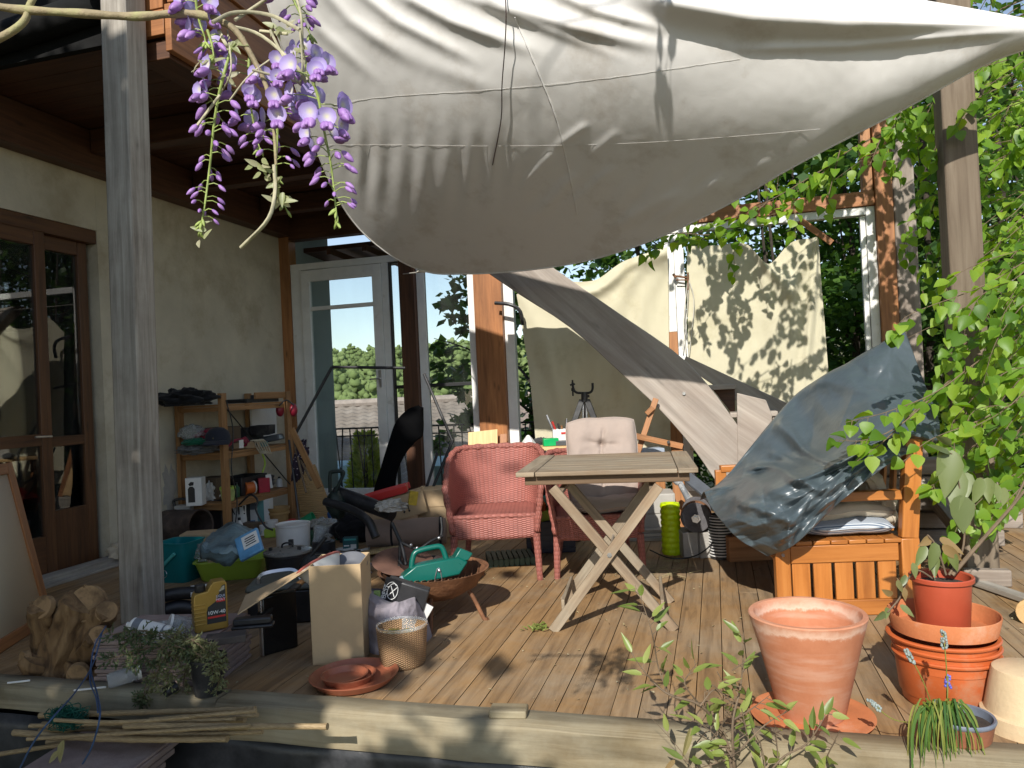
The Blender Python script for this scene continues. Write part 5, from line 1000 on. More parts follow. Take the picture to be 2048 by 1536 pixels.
# ================================================================== clutter helpers
def fl(px, py, z=0.): p = F(px, py, z); return p, depth(p)/FP
def K(p, rot=0.): return MT(p, YAW+rot)
TR = Matrix.Translation
def RX(a): return Matrix.Rotation(a, 4, 'X')
def RY(a): return Matrix.Rotation(a, 4, 'Y')
def RZ(a): return Matrix.Rotation(a, 4, 'Z')
def one(name, m, fn, lab, cat, group=None, **kw): b = MB(); fn(b); return tag(b.build(name, m, **kw), lab, cat, group)
def part(name, m, par, fn, **kw): b = MB(); fn(b); return b.build(name, m, par, **kw)
def obox(b, M, w, d, h, t=.004, flare=1.):
    """open-topped box"""
    b.box(M, w, d, t)
    for sx, sy, ww, dd in ((0, -1, w, t), (0, 1, w, t), (-1, 0, t, d-2*t), (1, 0, t, d-2*t)):
        q = M @ V((sx*(w-t)/2, sy*(d-t)/2, t)); b.bar(q, q+M.to_3x3() @ V((sx*h*(flare-1), sy*h*(flare-1), h-t)), max(ww, t)*(flare if ww > t else 1), max(dd, t)*(flare if dd > t else 1), M.to_3x3() @ V((0, -1, 0)))
def tub(b, M, r0, r1, h, t=.004, n=36, oval=1.):
    Q = M @ Matrix.Diagonal((1, oval, 1, 1)); b.lathe(Q, [(.001, 0), (r0, 0), (r1, h-.008), (r1+t*1.5, h-.006), (r1+t*1.5, h), (r1-t, h), (r0-t, t), (.001, t)], n)
def rtub(b, M, w, d, h, flare=1.15, t=.005, cr_=.3, lip=.008, n=64):
    def ring(k, z, ins=0):
        o = []
        for i in range(n):
            a = 2*PI*i/n; c_, s_ = math.cos(a), math.sin(a); e = cr_
            o.append(M @ V((math.copysign(abs(c_)**e, c_)*(w/2*k-ins), math.copysign(abs(s_)**e, s_)*(d/2*k-ins), z)))
        return o
    rs = [ring(.02, 0), ring(.95, 0), ring(1., .008), ring(flare, h-.008), ring(flare, h-.007, -lip), ring(flare, h, -lip), ring(flare, h, t), ring(1., t+.008, t), ring(.02, t+.003)]
    vs = [p for r in rs for p in r]; fs = [(j*n+i, j*n+(i+1) % n, (j+1)*n+(i+1) % n, (j+1)*n+i) for j in range(len(rs)-1) for i in range(n)]
    b.add(vs, fs, [[(0, 0)]*4]*len(fs))
def heap(b, M, rx, ry, rz, jit=.3, js=2.5, o=0, n=48, m=26, flat=True):
    def fn(u, v):
        a = 2*PI*u; e = PI*(v-.5)*.998; p = V((math.cos(a)*math.cos(e), math.sin(a)*math.cos(e), math.sin(e)))
        k = 1+jit*nz(p, js, o)+jit*.5*(1-abs(nz(p, js*2.1, o+4))*2.5)*.5+jit*.18*nz(p, js*5, o+9)
        z = p.z*k; return M @ V((p.x*rx*k, p.y*ry*k, rz*(max(z, -.75) if flat else z)+rz*.75))
    b.grid(fn, n, m, 3*rx, 2*rz, True)
PLASTIC = lambda nm, c, r=.4: mat(nm, c, r, .08, 6., .04, 40., dirt=tuple(x*.6+.06 for x in c), dscale=5., dth=.68)
CLEAR, t, b_ = nt('clear_plastic'); b_.inputs['Base Color'].default_value = (.85, .88, .88, 1); b_.inputs['Transmission Weight'].default_value = .75; b_.inputs['Roughness'].default_value = .18; b_.inputs['IOR'].default_value = 1.15
n1 = N(t, 'ShaderNodeTexNoise', i_Scale=14., i_Detail=5., i_Distortion=1.); bumpy(t, b_, n1.outputs[0], .5, .02)
PAPER = mat('white_paper', (.7, .69, .66), .8, .06, 8., .1, 30.); WPLAS = PLASTIC('white_plastic', (.72, .71, .68)); LIME = PLASTIC('lime_plastic', (.33, .47, .05)); TEAL = PLASTIC('teal_plastic', (.0, .18, .2)); TURQ = PLASTIC('turquoise_plastic', (.08, .42, .4)); NAVY = PLASTIC('navy_plastic', (.02, .022, .05)); GREENP = PLASTIC('green_plastic', (.0, .16, .11)); REDP2 = PLASTIC('red_plastic', (.55, .03, .025)); ORP = PLASTIC('orange_plastic', (.62, .15, .03))
BLACKC = fabric('black_cloth', (.012, .012, .014), .2, .95, 6., wr=.3); GREYC = fabric('grey_violet_cloth', (.27, .24, .265), .12, .95, 5., wr=.22, wscale=12.); INK = mat('black_ink', (.01, .01, .012), .5, .1); WINK = mat('white_ink', (.8, .8, .78), .5, .05); STRAW = weave('straw', (.5, .36, .17), (.22, .14, .06), .02, .012)
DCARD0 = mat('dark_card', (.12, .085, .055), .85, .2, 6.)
BROWNM = fabric('brown_foam', (.27, .2, .165), .12, .9, 4., wr=.1)
# ================================================================== shelf unit and what is on it
SX0, SX1, SY0, SY1 = -4.41, -3.98, 5.38, 6.36
SU = thing('shelf_unit', 'open pine shelf unit crammed with odds and ends against the plaster wall', 'shelves', (-4.2, 5.85, 0))
zA = PY(448, 808, SY0).z; zB = PY(448, 905, SY0).z; zC = PY(448, 1006, SY0).z; zD = .06; ztop = PY(448, 786, SY0).z
for x, y, zt_ in ((SX0, SY0, zA+.02), (SX1, SY0, ztop), (SX1, SY1, ztop), (SX0, SY1, ztop)):
    part('upright', PINE, SU, lambda b: b.box(MT((x, y, 0)), .038, .07, zt_), bevel=.003)
for z in (zA, zB, zC, zD): part('shelf_board', PINE, SU, lambda b: (b.box(MT(((SX0+SX1)/2, (SY0+SY1)/2, z-.02)), SX1-SX0-.045, SY1-SY0+.04, .018), b.box(MT((SX1-.022, (SY0+SY1)/2, z-.06)), .018, SY1-SY0-.075, .038), b.box(MT(((SX0+SX1)/2, SY0-.0, z-.06)), SX1-SX0-.042, .018, .038)), bevel=.002)
part('back_rail', PINE, SU, lambda b: b.box(MT((SX1-.0, SY1-.28, zA+.03)), .02, .48, .06), bevel=.003)
part('brace', BLACKM, SU, lambda b: (b.bar((SX1+.01, SY0, ztop-.1), (SX1+.012, SY1, zC), .012, .004)))
def on(px, py, x=-4.12): return PX(px, py, x)
def onz(px, z, x=-4.12): p = PX(px, 900, x); k = depth(p); q = W(px, 900, k); return V((x, q.y, z))
one('dark_clothes', BLACKC, lambda b: heap(b, K(onz(372, zA, -4.2)), .2, .18, .075, .55, 2.6, 3), 'crumpled black clothes on top of the shelf unit', 'clothes', smooth=180)
one('black_tray', BLACKP, lambda b: obox(b, MT((-4.15, 6.0, zA+.001)), .3, .5, .035), 'flat black tray on the top shelf', 'tray', bevel=.003)
cp = PY(436, 872, SY0-.06); CPO = thing('cap', 'dark navy baseball cap with a yellow emblem hung on the shelf post', 'cap', cp)
NAVC = fabric('navy_cloth', (.025, .028, .04), .2, .9, 8., wr=.1)
part('crown', NAVC, CPO, lambda b: b.lathe(K(cp+V((0, 0, -.04)), 0) @ RX(.25), [(.098, 0), (.1, .03), (.09, .07), (.06, .1), (.02, .112), (.001, .113)], 26), smooth=180)
part('peak', NAVC, CPO, lambda b: b.grid(lambda u, v: K(cp+V((0, 0, -.04)), 0) @ V((.105*math.cos(PI*(1+u))*(1), -.02-(.075+.06*v*math.sin(PI*u))*math.sin(PI*u)-.03*v, -.005-.03*v+.012*math.sin(PI*u))), 20, 6), solid=.004, smooth=180)
part('emblem', mat('yellow_thread', (.45, .38, .1), .8), CPO, lambda b: b.grid(lambda u, v: K(cp+V((0, 0, .0)), 0) @ V(((u-.5)*.11, -.101+.28*(u-.5)**2-.002, -.012+.012*v+.006*math.sin(u*9))), 14, 2), solid=.002)
one('red_net_bag', fabric('red_net', (.28, .03, .05), .3, .9, 30., wr=.5), lambda b: heap(b, K(onz(418, zB, -4.2)+V((0, 0, .11))), .1, .13, .05, .3, 3, 8), 'crimson net bag bulging on the second shelf', 'bag', smooth=180)
one('clear_bag', CLEAR, lambda b: heap(b, K(onz(385, zB, -4.25)+V((0, 0, .13))), .09, .09, .06, .5, 4, 2), 'clear plastic bag behind the red net bag on the second shelf', 'bag', smooth=180)
one('green_bag', fabric('green_bag', (.01, .11, .06), .2, .6, 9., wr=.4), lambda b: heap(b, K(onz(393, zB, -4.15)+V((0, 0, .08))), .1, .1, .03, .4, 3, 5), 'folded green plastic bag under the red net bag', 'bag', smooth=180)
one('grey_bags', fabric('grey_bag', (.14, .14, .14), .3, .7, 12., wr=.6), lambda b: heap(b, K(onz(396, zB, -4.2)), .13, .2, .05, .5, 3.5, 7), 'crumpled grey plastic bags filling the second shelf', 'bags', smooth=180)
one('dark_bin', BLACKP, lambda b: obox(b, K(onz(527, zB, -4.1)+V((0, 0, .1))), .15, .16, .09, .005, 1.2), 'small black open bin on the second shelf', 'bin', bevel=.003)
one('grey_case', PLASTIC('slate_plastic', (.06, .065, .07)), lambda b: b.box(K(onz(545, zB, -4.05)+V((0, 0, .03))) @ RY(-.15), .2, .18, .06, .9, .9), 'flat slate-grey case on the second shelf under the black bin', 'case', bevel=.012)
one('flat_carton', CARD, lambda b: b.box(K(onz(500, zB, -4.1)), .22, .2, .05), 'flat carton at the middle of the second shelf', 'carton', bevel=.002)
one('teal_box', TEAL, lambda b: b.box(K(onz(520, zB, -4.02)), .12, .1, .045), 'small teal box beside the flat carton on the second shelf', 'box', bevel=.004)
one('paper_sheets', PAPER, lambda b: b.bar(onz(530, zB+.02, -4.36), onz(530, zA-.03, -4.37), .42, .02, V((1, 0, 0))), 'stack of pale sheets standing at the back of the second shelf', 'paper')
one('card_tag', PAPER, lambda b: b.box(MT(PX(483, 896, SX1+.012)), .003, .06, .07), 'small cream card tag stuck to the shelf edge', 'tag')
rp = PX(503, 895, SX1+.02)
def ropefn(b):
    for k in range(6): a = rp+V((.01+.004*k, -.03+.02*k, .06)); b.tube(curve([a, a+V((.03, .02, .0)), a+V((.02, .05+.01*k, -.05)), a+V((.03, .1+.006*k, -.12-.004*k)), a+V((.02, .09, -.1))], 12), .006, 6)
one('rope_coil', mat('pale_rope', (.45, .4, .3), .9, .15, 30., .5, 200.), ropefn, 'coil of pale rope drooping over the second shelf edge', 'rope', smooth=60)
for yy, nm in ((6.34, 'ear_defenders'),):
    ED = thing('ear_defenders', 'dark red ear defenders hung on the far shelf post', 'ear defenders', PX(572, 820, SX1+.03))
    for px in (560, 587): part('ear_cup', PLASTIC('dark_red', (.25, .01, .03)), ED, lambda b: b.ell(TR(PX(px, 820, SX1+.03 if px > 570 else SX1-.05)), .035, .05, .065, 16, 10), smooth=180)
    part('headband', BLACKP, ED, lambda b: b.tube(curve([PX(558, 812, SX1+.0), PX(572, 800, SX1+.045), PX(587, 810, SX1+.045)], 10), .007, 6))
wbx = onz(388, zC, -4.2); WBX = thing('printed_box', 'white carton with a black bottle picture on the third shelf', 'carton', wbx); Mw = K(wbx, .1)
part('carton', PAPER, WBX, lambda b: b.box(Mw, .13, .11, .23), bevel=.002)
part('print', INK, WBX, lambda b: (b.prism(Mw @ TR((-.045, -.0562, .03)) @ RX(PI/2), [(0, 0), (.055, 0), (.055, .11), (.04, .13), (.015, .13), (0, .11)], .001), b.prism(Mw @ TR((-.03, -.0562, .165)) @ RX(PI/2), [(0, 0), (.03, .004), (.035, .03), (.01, .035), (-.01, .015)], .001)))
one('crumpled_paper', PAPER, lambda b: heap(b, K(onz(420, zC, -4.25)), .06, .07, .09, .5, 3, 11), 'crumpled white paper beside the printed carton', 'paper', smooth=40)
lb = onz(452, zC, -4.06); one('lime_bucket', mat('pale_lime', (.42, .5, .18), .5, .2, 20.), lambda b: tub(b, K(lb), .05, .06, .1), 'small pale green tub on the third shelf behind the post', 'tub', smooth=40)
one('round_lid', LIME, lambda b: b.lathe(K(lb+V((0, 0, .1))), [(.001, .022), (.062, .022), (.066, .016), (.066, 0), (.06, 0)], 28), 'lime green lid closing the small tub', 'lid', smooth=40)
sp_c = onz(492, zC, -4.1); SPL = thing('cable_spool', 'orange and white cable spool lying on the third shelf', 'spool', sp_c)
sa = sp_c+V((-.02, -.03, .06)); sb = sp_c+V((.03, .06, .06)); dd_ = (sb-sa)
part('winding', ORP, SPL, lambda b: b.tube([sa+dd_*.15, sb-dd_*.15], .052, 22), smooth=40)
part('flange', WPLAS, SPL, lambda b: b.tube([sb-dd_*.15, sb-dd_*.05], .06, 24), smooth=40); part('flange', ORP, SPL, lambda b: b.tube([sa+dd_*.05, sa+dd_*.15], .06, 24), smooth=40)
one('red_carton', mat('red_card', (.4, .02, .04), .6, .2, 9.), lambda b: b.box(K(onz(524, zC, -4.05), .5), .1, .08, .13), 'red and yellow carton right of the cable spool', 'carton', bevel=.002)
one('cream_label', PAPER, lambda b: b.box(K(onz(537, zC, -4.0)+V((0, 0, .03)), .5) @ RY(-.1), .05, .004, .13), 'cream card leaning before the red carton', 'card')
one('dark_crate', BLACKP, lambda b: obox(b, MT((-4.22, 5.95, zC+.002)), .25, .4, .16), 'black open crate at the back of the third shelf', 'crate', bevel=.004)
one('green_strap', LIME, lambda b: b.tube(curve([PX(525, 945, SX1), PX(530, 925, SX1+.01), PX(522, 900, SX1+.01)], 10), .008, 6), 'lime green strap dangling at the third shelf', 'strap')
for k in range(3): one('dark_bowl', PLASTIC('grey_bowl', (.1, .1, .11)), lambda b: tub(b, MT((-4.18, 6.22, zC+.002+k*.035)), .06, .1, .05), ['lowest', 'middle', 'top'][k]+' grey bowl of the stack at the far end of the third shelf', 'bowl', 'grey bowls nested on the shelf', smooth=40)
# foot of the shelf
def sack(px, py, w_, h_, dd, m, lab, z=0., name='paper_sack', rot=0., cat='sack'):
    p, s = fl(px, py, z)
    return p, one(name, m, lambda b: b.grid(lambda u, v: K(p, rot) @ V((math.cos(2*PI*u)*w_*s/2*(1+.12*nz((math.cos(u*6.28)*2, v*4, px), 1))*(abs(math.cos(2*PI*u))**-.35 if abs(math.cos(2*PI*u)) > .3 else 1.5), math.sin(2*PI*u)*dd*(1-.75*max(0, v-.75)*4*.9)*(1+.1*nz((u*5, v*4, px), 1)), v*h_*s)), 40, 10, 1, 1, True), lab, cat, smooth=40)
def printed(px, py, w_, h_, d_, face, lab, name, z=0., rot=0., txt=None, tm=None, blobs=(), cat='carton'):
    p, s = fl(px, py, z); M = K(p, rot); o = thing(name, lab, cat, p); part('carton', face, o, lambda b: b.box(M, w_*s, d_, h_*s), bevel=.002)
    for (u0_, v0_, u1_, v1_, m) in blobs: part('print', m, o, lambda b: b.box(M @ TR(((u0_+u1_)/2*w_*s-w_*s/2, -d_/2-.0012, v0_*h_*s)), (u1_-u0_)*w_*s, .002, (v1_-v0_)*h_*s))
    if txt: text('lettering', txt[0], txt[1]*s, M @ TR(((txt[2]-.5)*w_*s, -d_/2-.003, txt[3]*h_*s)) @ RX(PI/2), tm or INK, o)
    return o
REDC = mat('red_print', (.5, .03, .03), .5, .1); GRN = mat('green_print', (.3, .42, .14), .5, .3, 30.); TEALP = mat('teal_print', (.12, .3, .3), .5, .2); GREYP = mat('grey_print', (.16, .17, .19), .5, .2); BLUEP = mat('blue_print', (.05, .2, .45), .5, .2)
printed(420, 1062, 48, 48, .07, mat('pale_print', (.55, .5, .4), .6, .2, 20.), 'red seed carton with a strawberry picture by the shelf foot', 'seed_carton', txt=('ALT', 17, .4, .82), tm=WINK, blobs=((0, .72, 1, 1, REDC), (0, 0, 1, .2, REDC), (.12, .22, .95, .7, GRN), (.62, .3, .9, .6, REDC)), z=.03)
p_, _ = sack(474, 1062, 40, 62, .04, PAPER, 'white paper seed sack printed with bold black letters', z=.02)
_s = depth(p_)/FP; so_ = _; text('lettering', 'SAT!', 24*_s, K(p_) @ TR((0, -.055, 42*_s)) @ RX(PI/2) , INK, so_)
printed(518, 1048, 52, 50, .12, PAPER, 'white and teal product carton under the shelf', 'product_carton', z=.03, blobs=((.02, .62, .5, .97, GREYP), (.55, .1, .8, .97, TEALP), (.1, .12, .45, .2, BLUEP)))
p, s = fl(558, 1052); one('tan_pot', mat('tan_clay', (.4, .25, .1), .8, .15), lambda b: b.lathe(K(p), [(.001, 0), (16*s, 0), (20*s, 24*s), (22*s, 25*s), (22*s, 29*s), (19.5*s, 29*s), (22*s, 33*s), (23*s, 38*s), (20*s, 38*s), (15*s, 3*s), (.001, 3*s)], 30), 'tan ribbed flower pot at the far foot of the shelf', 'plant pot', smooth=40)
for (px, py, r, h, m, lab) in ((545, 1060, 11, 26, WPLAS, 'small white lidded tin by the shelf foot'), (563, 1062, 9, 22, REDP2, 'small red tin by the tan pot'), (528, 1064, 8, 20, WPLAS, 'white spray bottle cap in front of the product carton'), (585, 1058, 7, 26, REDP2, 'little red box-like tin left of the green cup')):
    p, s = fl(px, py+6); one('tin', m, lambda b: b.lathe(K(p), [(.001, 0), (r*s, 0), (r*s, h*s*.8), (r*s*1.06, h*s*.82), (r*s*1.06, h*s), (.001, h*s)], 22), lab, 'tin', smooth=40)
p, s = fl(601, 1060); one('green_cup', PLASTIC('bright_green', (.02, .3, .13)), lambda b: b.lathe(K(p) @ TR((0, 0, 12*s)) @ RY(1.2) @ RZ(.5), [(.001, 0), (10*s, 0), (13*s, 30*s), (11.5*s, 30*s), (9*s, 2*s), (.001, 2*s)], 26), 'bright green cup lying on its side near the shelf', 'cup', smooth=40)
p, s = fl(640, 1072); one('clear_wrap', CLEAR, lambda b: heap(b, K(p), 34*s, .16, .075, .5, 3, 21), 'crumpled clear plastic wrapping on the floor by the ribbed mat', 'wrapping', smooth=40)
# chimney starter, handle box, teal tub, carton
p, s = fl(318, 1098); c0 = p+V((0, .1, 40*s)); c1 = W(402, 1052, depth(c0)-.12)
CST = thing('charcoal_starter', 'rusty dark charcoal starter tube lying on its side', 'charcoal starter', c0)
dv = (c1-c0).normalized(); rr = 33*depth(c0)/FP
def csf(b):
    x = dv.orthogonal().normalized(); y = dv.cross(x); M = Matrix(((x.x, y.x, dv.x, c0.x), (x.y, y.y, dv.y, c0.y), (x.z, y.z, dv.z, c0.z), (0, 0, 0, 1))); L = (c1-c0).length
    b.lathe(M, [(.001, 0), (rr, 0), (rr, L*.2), (rr*1.02, L*.21), (rr, L*.22), (rr, L), (rr*1.03, L), (rr*1.03, L+.005), (rr*.93, L), (rr*.93, .05), (.001, .05)], 34)
part('tube', mat('burnt_steel', (.07, .05, .042), .7, .5, 9., .3, 50., c2=(.13, .09, .07), metal=.3), CST, csf, smooth=40)
part('vent', BLACKM, CST, lambda b: [b.tube([c0+dv*k-cF*rr*.99-V((0, 0, .0)), c0+dv*k-cF*rr*1.015], .012, 10) for k in (.12, .2)])
hp = W(368, 1012, depth(c0)+.1); HB = thing('handle_box', 'grey tool box with a black carrying handle behind the charcoal starter', 'tool box', hp)
part('box', CONCRETE, HB, lambda b: b.box(K(hp+V((0, 0, -.06)), .15), .13, .1, .07), bevel=.006)
part('handle', BLACKP, HB, lambda b: b.tube(curve([K(hp, .15) @ V(q) for q in ((-.07, 0, .0), (-.08, 0, .045), (-.04, 0, .06), (.04, 0, .05), (.07, 0, .01))], 14), .012, 8), smooth=60)
p, s = fl(338, 1168); Mt = K(p+V((0, .12, 0)), -.25); TT = thing('teal_tub', 'dark teal plastic tub with a turquoise handle standing behind the grey post', 'tub', p)
part('tub', TEAL, TT, lambda b: rtub(b, Mt, 64*s, .2, 80*s, 1.14, .004, .35, .008), smooth=50)
part('handle', TURQ, TT, lambda b: b.bar(Mt @ V((-.06, -.125, .1)), Mt @ V((.06, -.13, .2)), .02, .022), bevel=.006)
part('bail', STEEL, TT, lambda b: b.tube([Mt @ V((-.05+.025*math.cos(a*.5), -.108, .06+.025*math.sin(a*.5))) for a in range(13)], .002, 6))
p2 = p+V((-.02, .34, 0)); one('carton', CARD, lambda b: b.box(K(p2, .1), .22, .16, .27), 'plain small carton standing behind the teal tub', 'carton', bevel=.002)
p, s = fl(203, 1132); one('paper_bags', BEIGE, lambda b: (heap(b, K(p+V((.1, .2, 0))), .15, .14, .09, .35, 3, 31)), 'pair of folded beige bags half hidden behind the grey post', 'bags', smooth=180)
# lime tray with packets
p, s = fl(443, 1162); Ml = K(p+V((0, .13, 0)), .12); one('lime_tray', LIME, lambda b: rtub(b, Ml, 112*s, .25, 40*s, 1.2, .004, .3, .012), 'bright lime green shallow tray full of packets', 'tray', smooth=50)
b0z = .03
one('carton', CARD, lambda b: obox(b, Ml @ TR((-.1, -.02, .01)) @ RZ(.3), .11, .12, .12, .003), 'small opened carton inside the lime tray', 'carton')
one('white_packet', PAPER, lambda b: b.box(Ml @ TR((.0, -.07, .03)) @ RZ(-.2), .08, .06, .07), 'little white packet inside the lime tray', 'packet', bevel=.002)
one('crumpled_film', CLEAR, lambda b: heap(b, Ml @ TR((-.17, .0, .12)), .06, .08, .06, .5, 3, 13), 'crumpled clear film at the left end of the lime tray', 'film', smooth=40)
BLS = mat('blue_grey_sack', (.16, .24, .27), .4, .4, 2.5, .3, 18., c2=(.05, .08, .1), aniso=(1, 5, 5))
def sackf(b):
    P_ = patch(wrows([[(404, 1118, 4.42), (432, 1124, 4.36), (462, 1126, 4.36), (486, 1122, 4.4)], [(401, 1100, 4.42), (432, 1096, 4.34), (462, 1098, 4.34), (492, 1098, 4.38)], [(412, 1082, 4.6), (444, 1074, 4.55), (478, 1078, 4.55), (506, 1084, 4.58)], [(426, 1062, 4.85), (456, 1050, 4.85), (494, 1054, 4.85), (524, 1064, 4.85)]]))
    b.grid(lambda u, v: P_(u, v)+V((0, 0, .03*nz((u*4, v*4, 2))+.016*nz((u*11, v*11, 5))+.012*math.sin(u*9+v*4))), 17, 13)
one('blue_sack', BLS, sackf, 'blue-grey plastic sack lying across the lime tray', 'sack', smooth=25, solid=.012)
PB = thing('printed_packet', 'light blue and white printed packet leaning at the right end of the lime tray', 'packet', W(508, 1090, 4.35)); Mp = K(W(505, 1112, 4.32)) @ RY(-.45) @ RX(-.5)
part('packet', mat('sky_print', (.12, .32, .55), .4, .3, 9.), PB, lambda b: b.box(Mp, .15, .03, .15), bevel=.008); part('label', PAPER, PB, lambda b: b.box(Mp @ TR((.02, -.0165, .05)), .1, .002, .08)); part('print', INK, PB, lambda b: [b.box(Mp @ TR((.02, -.0185, .065+.014*k)), .07-.01*(k % 2), .001, .006) for k in range(4)])
# white bucket, black lidded pot
p, s = fl(570, 1112); p.y += .12; one('white_bucket', WPLAS, lambda b: b.lathe(K(p), [(.001, 0), (33*s, 0), (34*s, 55*s), (35*s, 56*s), (35*s, 60*s), (33*s, 60*s), (32*s, 57*s), (.001, 57*s)], 40), 'closed white plastic bucket behind the black lidded pot', 'bucket', smooth=40)
p, s = fl(560, 1172); p.y += .1; BP = thing('lidded_pot', 'black plastic pot with a dusty clear lid', 'pot', p)
part('pot', BLACKP, BP, lambda b: b.lathe(K(p), [(.001, 0), (40*s, 0), (45*s, 55*s), (47*s, 56*s), (47*s, 62*s), (44*s, 62*s)], 44), smooth=40)
part('lid', mat('dusty_clear', (.2, .195, .18), .3, .2, 8.), BP, lambda b: b.lathe(K(p+V((0, 0, 62*s))), [(48*s, -.004), (48*s, .008), (45*s, .012), (30*s, .022), (.001, .028)], 44), smooth=60)
part('lid_handle', BLACKP, BP, lambda b: (b.tube(curve([K(p+V((0, 0, 62*s))) @ V(q) for q in ((-.035, 0, .02), (-.03, 0, .045), (.0, 0, .055), (.03, 0, .045), (.035, 0, .02))], 12), .006, 8), b.box(K(p+V((0, 0, 62*s))) @ TR((.0, .08, .01)), .03, .02, .05), b.box(K(p+V((0, 0, 62*s))) @ TR((.09, -.05, .01)), .02, .02, .03), b.box(K(p+V((0, 0, 62*s))) @ TR((-.09, -.05, .01)), .02, .02, .03)), bevel=.002)
p, s = fl(612, 1115); p.y += .15; one('clear_cup', CLEAR, lambda b: b.lathe(K(p) @ TR((0, 0, .05)) @ RY(.3), [(.001, 0), (8*s, 0), (14*s, 40*s), (13.5*s, 40*s), (7.5*s, 1*s), (.001, 1*s)], 26), 'clear plastic beaker right of the white bucket', 'beaker', smooth=40)
p, s = fl(630, 1075); one('beige_jar', mat('beige_jar', (.4, .37, .28), .4, .1), lambda b: b.lathe(K(p), [(.001, 0), (11*s, 0), (12*s, 4*s), (12*s, 24*s), (10*s, 26*s), (.001, 26*s)], 26), 'small beige jar in front of the clear wrapping', 'jar', smooth=40)
p, s = fl(648, 1105); TN = thing('black_tin', 'short round black tin topped with a grey cable', 'tin', p)
part('tin', BLACKP, TN, lambda b: b.lathe(K(p), [(.001, 0), (23*s, 0), (23*s, 22*s), (21*s, 23*s), (.001, 23*s)], 30), smooth=40)
part('cable', mat('grey_cable', (.2, .2, .2), .5), TN, lambda b: [b.tube([K(p+V((.0, 0, 25*s+.008*k))) @ V(((14-2*k)*s*math.cos(a*.4), (14-2*k)*s*math.sin(a*.4), .002*math.sin(a))) for a in range(17)], .006, 6) for k in range(3)])
one('clear_tub', CLEAR, lambda b: heap(b, K(p+V((-.07, .06, 0))), .05, .05, .07, .25, 2, 41), 'clear crumpled tub behind the round black tin', 'tub', smooth=180)
p, s = fl(650, 1122); one('woven_mat', weave('grey_weave', (.2, .19, .16), (.07, .065, .055), .02, .012), lambda b: b.grid(lambda u, v: K(p, .2) @ V(((u-.5)*.42, (v-.3)*.3, .012+.006*nz((u*4, v*4, 1)))), 30, 16, .42, .3), 'grey woven mat lying flat on the deck', 'mat', solid=.012, smooth=180)
p, s = fl(760, 1112); one('straw_strip', STRAW, lambda b: b.grid(lambda u, v: K(p, .1) @ V(((u-.5)*94*s*1.0, (v-.5)*.13+.02*math.sin(u*3), .02+.03*u+.008*math.sin(v*PI))), 40, 8, .5, .1), 'plaited straw strip lying before the rolled foam mat', 'straw strip', solid=.014, smooth=180)
p, s = fl(702, 1098); printed(702, 1098, 28, 24, .06, mat('dark_teal_box', (.02, .1, .11), .5), 'small dark teal carton with a white bar label', 'small_carton', blobs=((.1, .78, .95, .92, TURQ), (.55, .1, .95, .45, PAPER), (.08, .3, .45, .4, WINK)))
p, s = fl(714, 1072); one('blue_disc', PLASTIC('blue_plastic', (.01, .2, .5)), lambda b: b.lathe(K(p+V((0, .05, 14*s))) @ RX(1.25), [(.001, 0), (14*s, 0), (15*s, .006), (14*s, .012), (.001, .014)], 28), 'bright blue plastic disc leaning by the dark machine', 'disc', smooth=40)
for px, py, r_, k in ((690, 1100, .3, 0), (735, 1050, .9, 1), (722, 1105, .1, 2)):
    p, s = fl(px, py); one('paper_scrap', PAPER, lambda b: b.grid(lambda u, v: K(p, r_) @ V(((u-.5)*.13, (v-.5)*.1, .008+.02*u*v+.008*nz((u*3, v*3, k)))), 8, 8), ['white paper scrap by the teal carton', 'white paper scrap before the dark machine', 'white paper scrap under the foam roll'][k], 'paper', solid=.001)
# ================================================================== back of the left half: machine, mats, rods
p, s = fl(620, 1062); a0 = F(628, 1052); 
def ribmat(b):
    top = W(607, 930, depth(a0)+.18); ax = (top-a0); R_ = V((.965, .262, 0)); n = 34
    b.grid(lambda u, v: a0+ax*v+R_*((u-.5)*(.32-.1*v))+V((0, 0, 0))+cF*(-.05*math.cos((u-.5)*PI)-.006*abs(math.sin(v*n*PI)))+R_*(.06*(1-v)), 20, n*4, .3, .6)
one('ribbed_mat', mat('tan_reed', (.36, .23, .1), .75, .2, 6., .1, 40., aniso=(1, 1, 40)), ribmat, 'tan ribbed reed mat standing curved against the door jamb', 'mat', smooth=30, solid=.008)
p = W(625, 935, 5.9); q = W(583, 858, 6.0); one('lath', PINE, lambda b: b.bar(W(640, 975, 5.85), q, .05, .02, V((0, 1, 0))), 'pale wooden lath leaning beside the shelf unit', 'lath', bevel=.002)
DOTM, t, b_ = nt('polka_cloth'); vo = N(t, 'ShaderNodeTexVoronoi', i_Scale=38.); t.links.new(N(t, 'ShaderNodeTexCoord').outputs['Object'], vo.inputs['Vector']); t.links.new(ramp(t, vo.outputs['Distance'], [(.16, (.5, .42, .44)), (.24, (.025, .015, .03))]), b_.inputs['Base Color']); b_.inputs['Roughness'].default_value = .9
one('dotted_cloth', DOTM, lambda b: heap(b, K(W(594, 950, 6.0)) @ RY(.25), .05, .05, .16, .35, 3, 5, flat=False), 'dark dotted cloth hanging beside the shelf unit', 'cloth', smooth=180)
for k, (x0, y0_, x1, y1_) in enumerate(((578, 880, 600, 1050), (585, 870, 612, 985), (590, 900, 622, 960))): one('walking_stick', BLACKP if k == 0 else TWIG, lambda b: b.tube([W(x0, y0_, 6.05), W(x1, y1_, 5.8)], .009, 7), ['black walking stick leaning at the end of the shelf unit', 'brown cane leaning at the end of the shelf unit', 'short brown stick leaning on the door jamb'][k], 'stick')
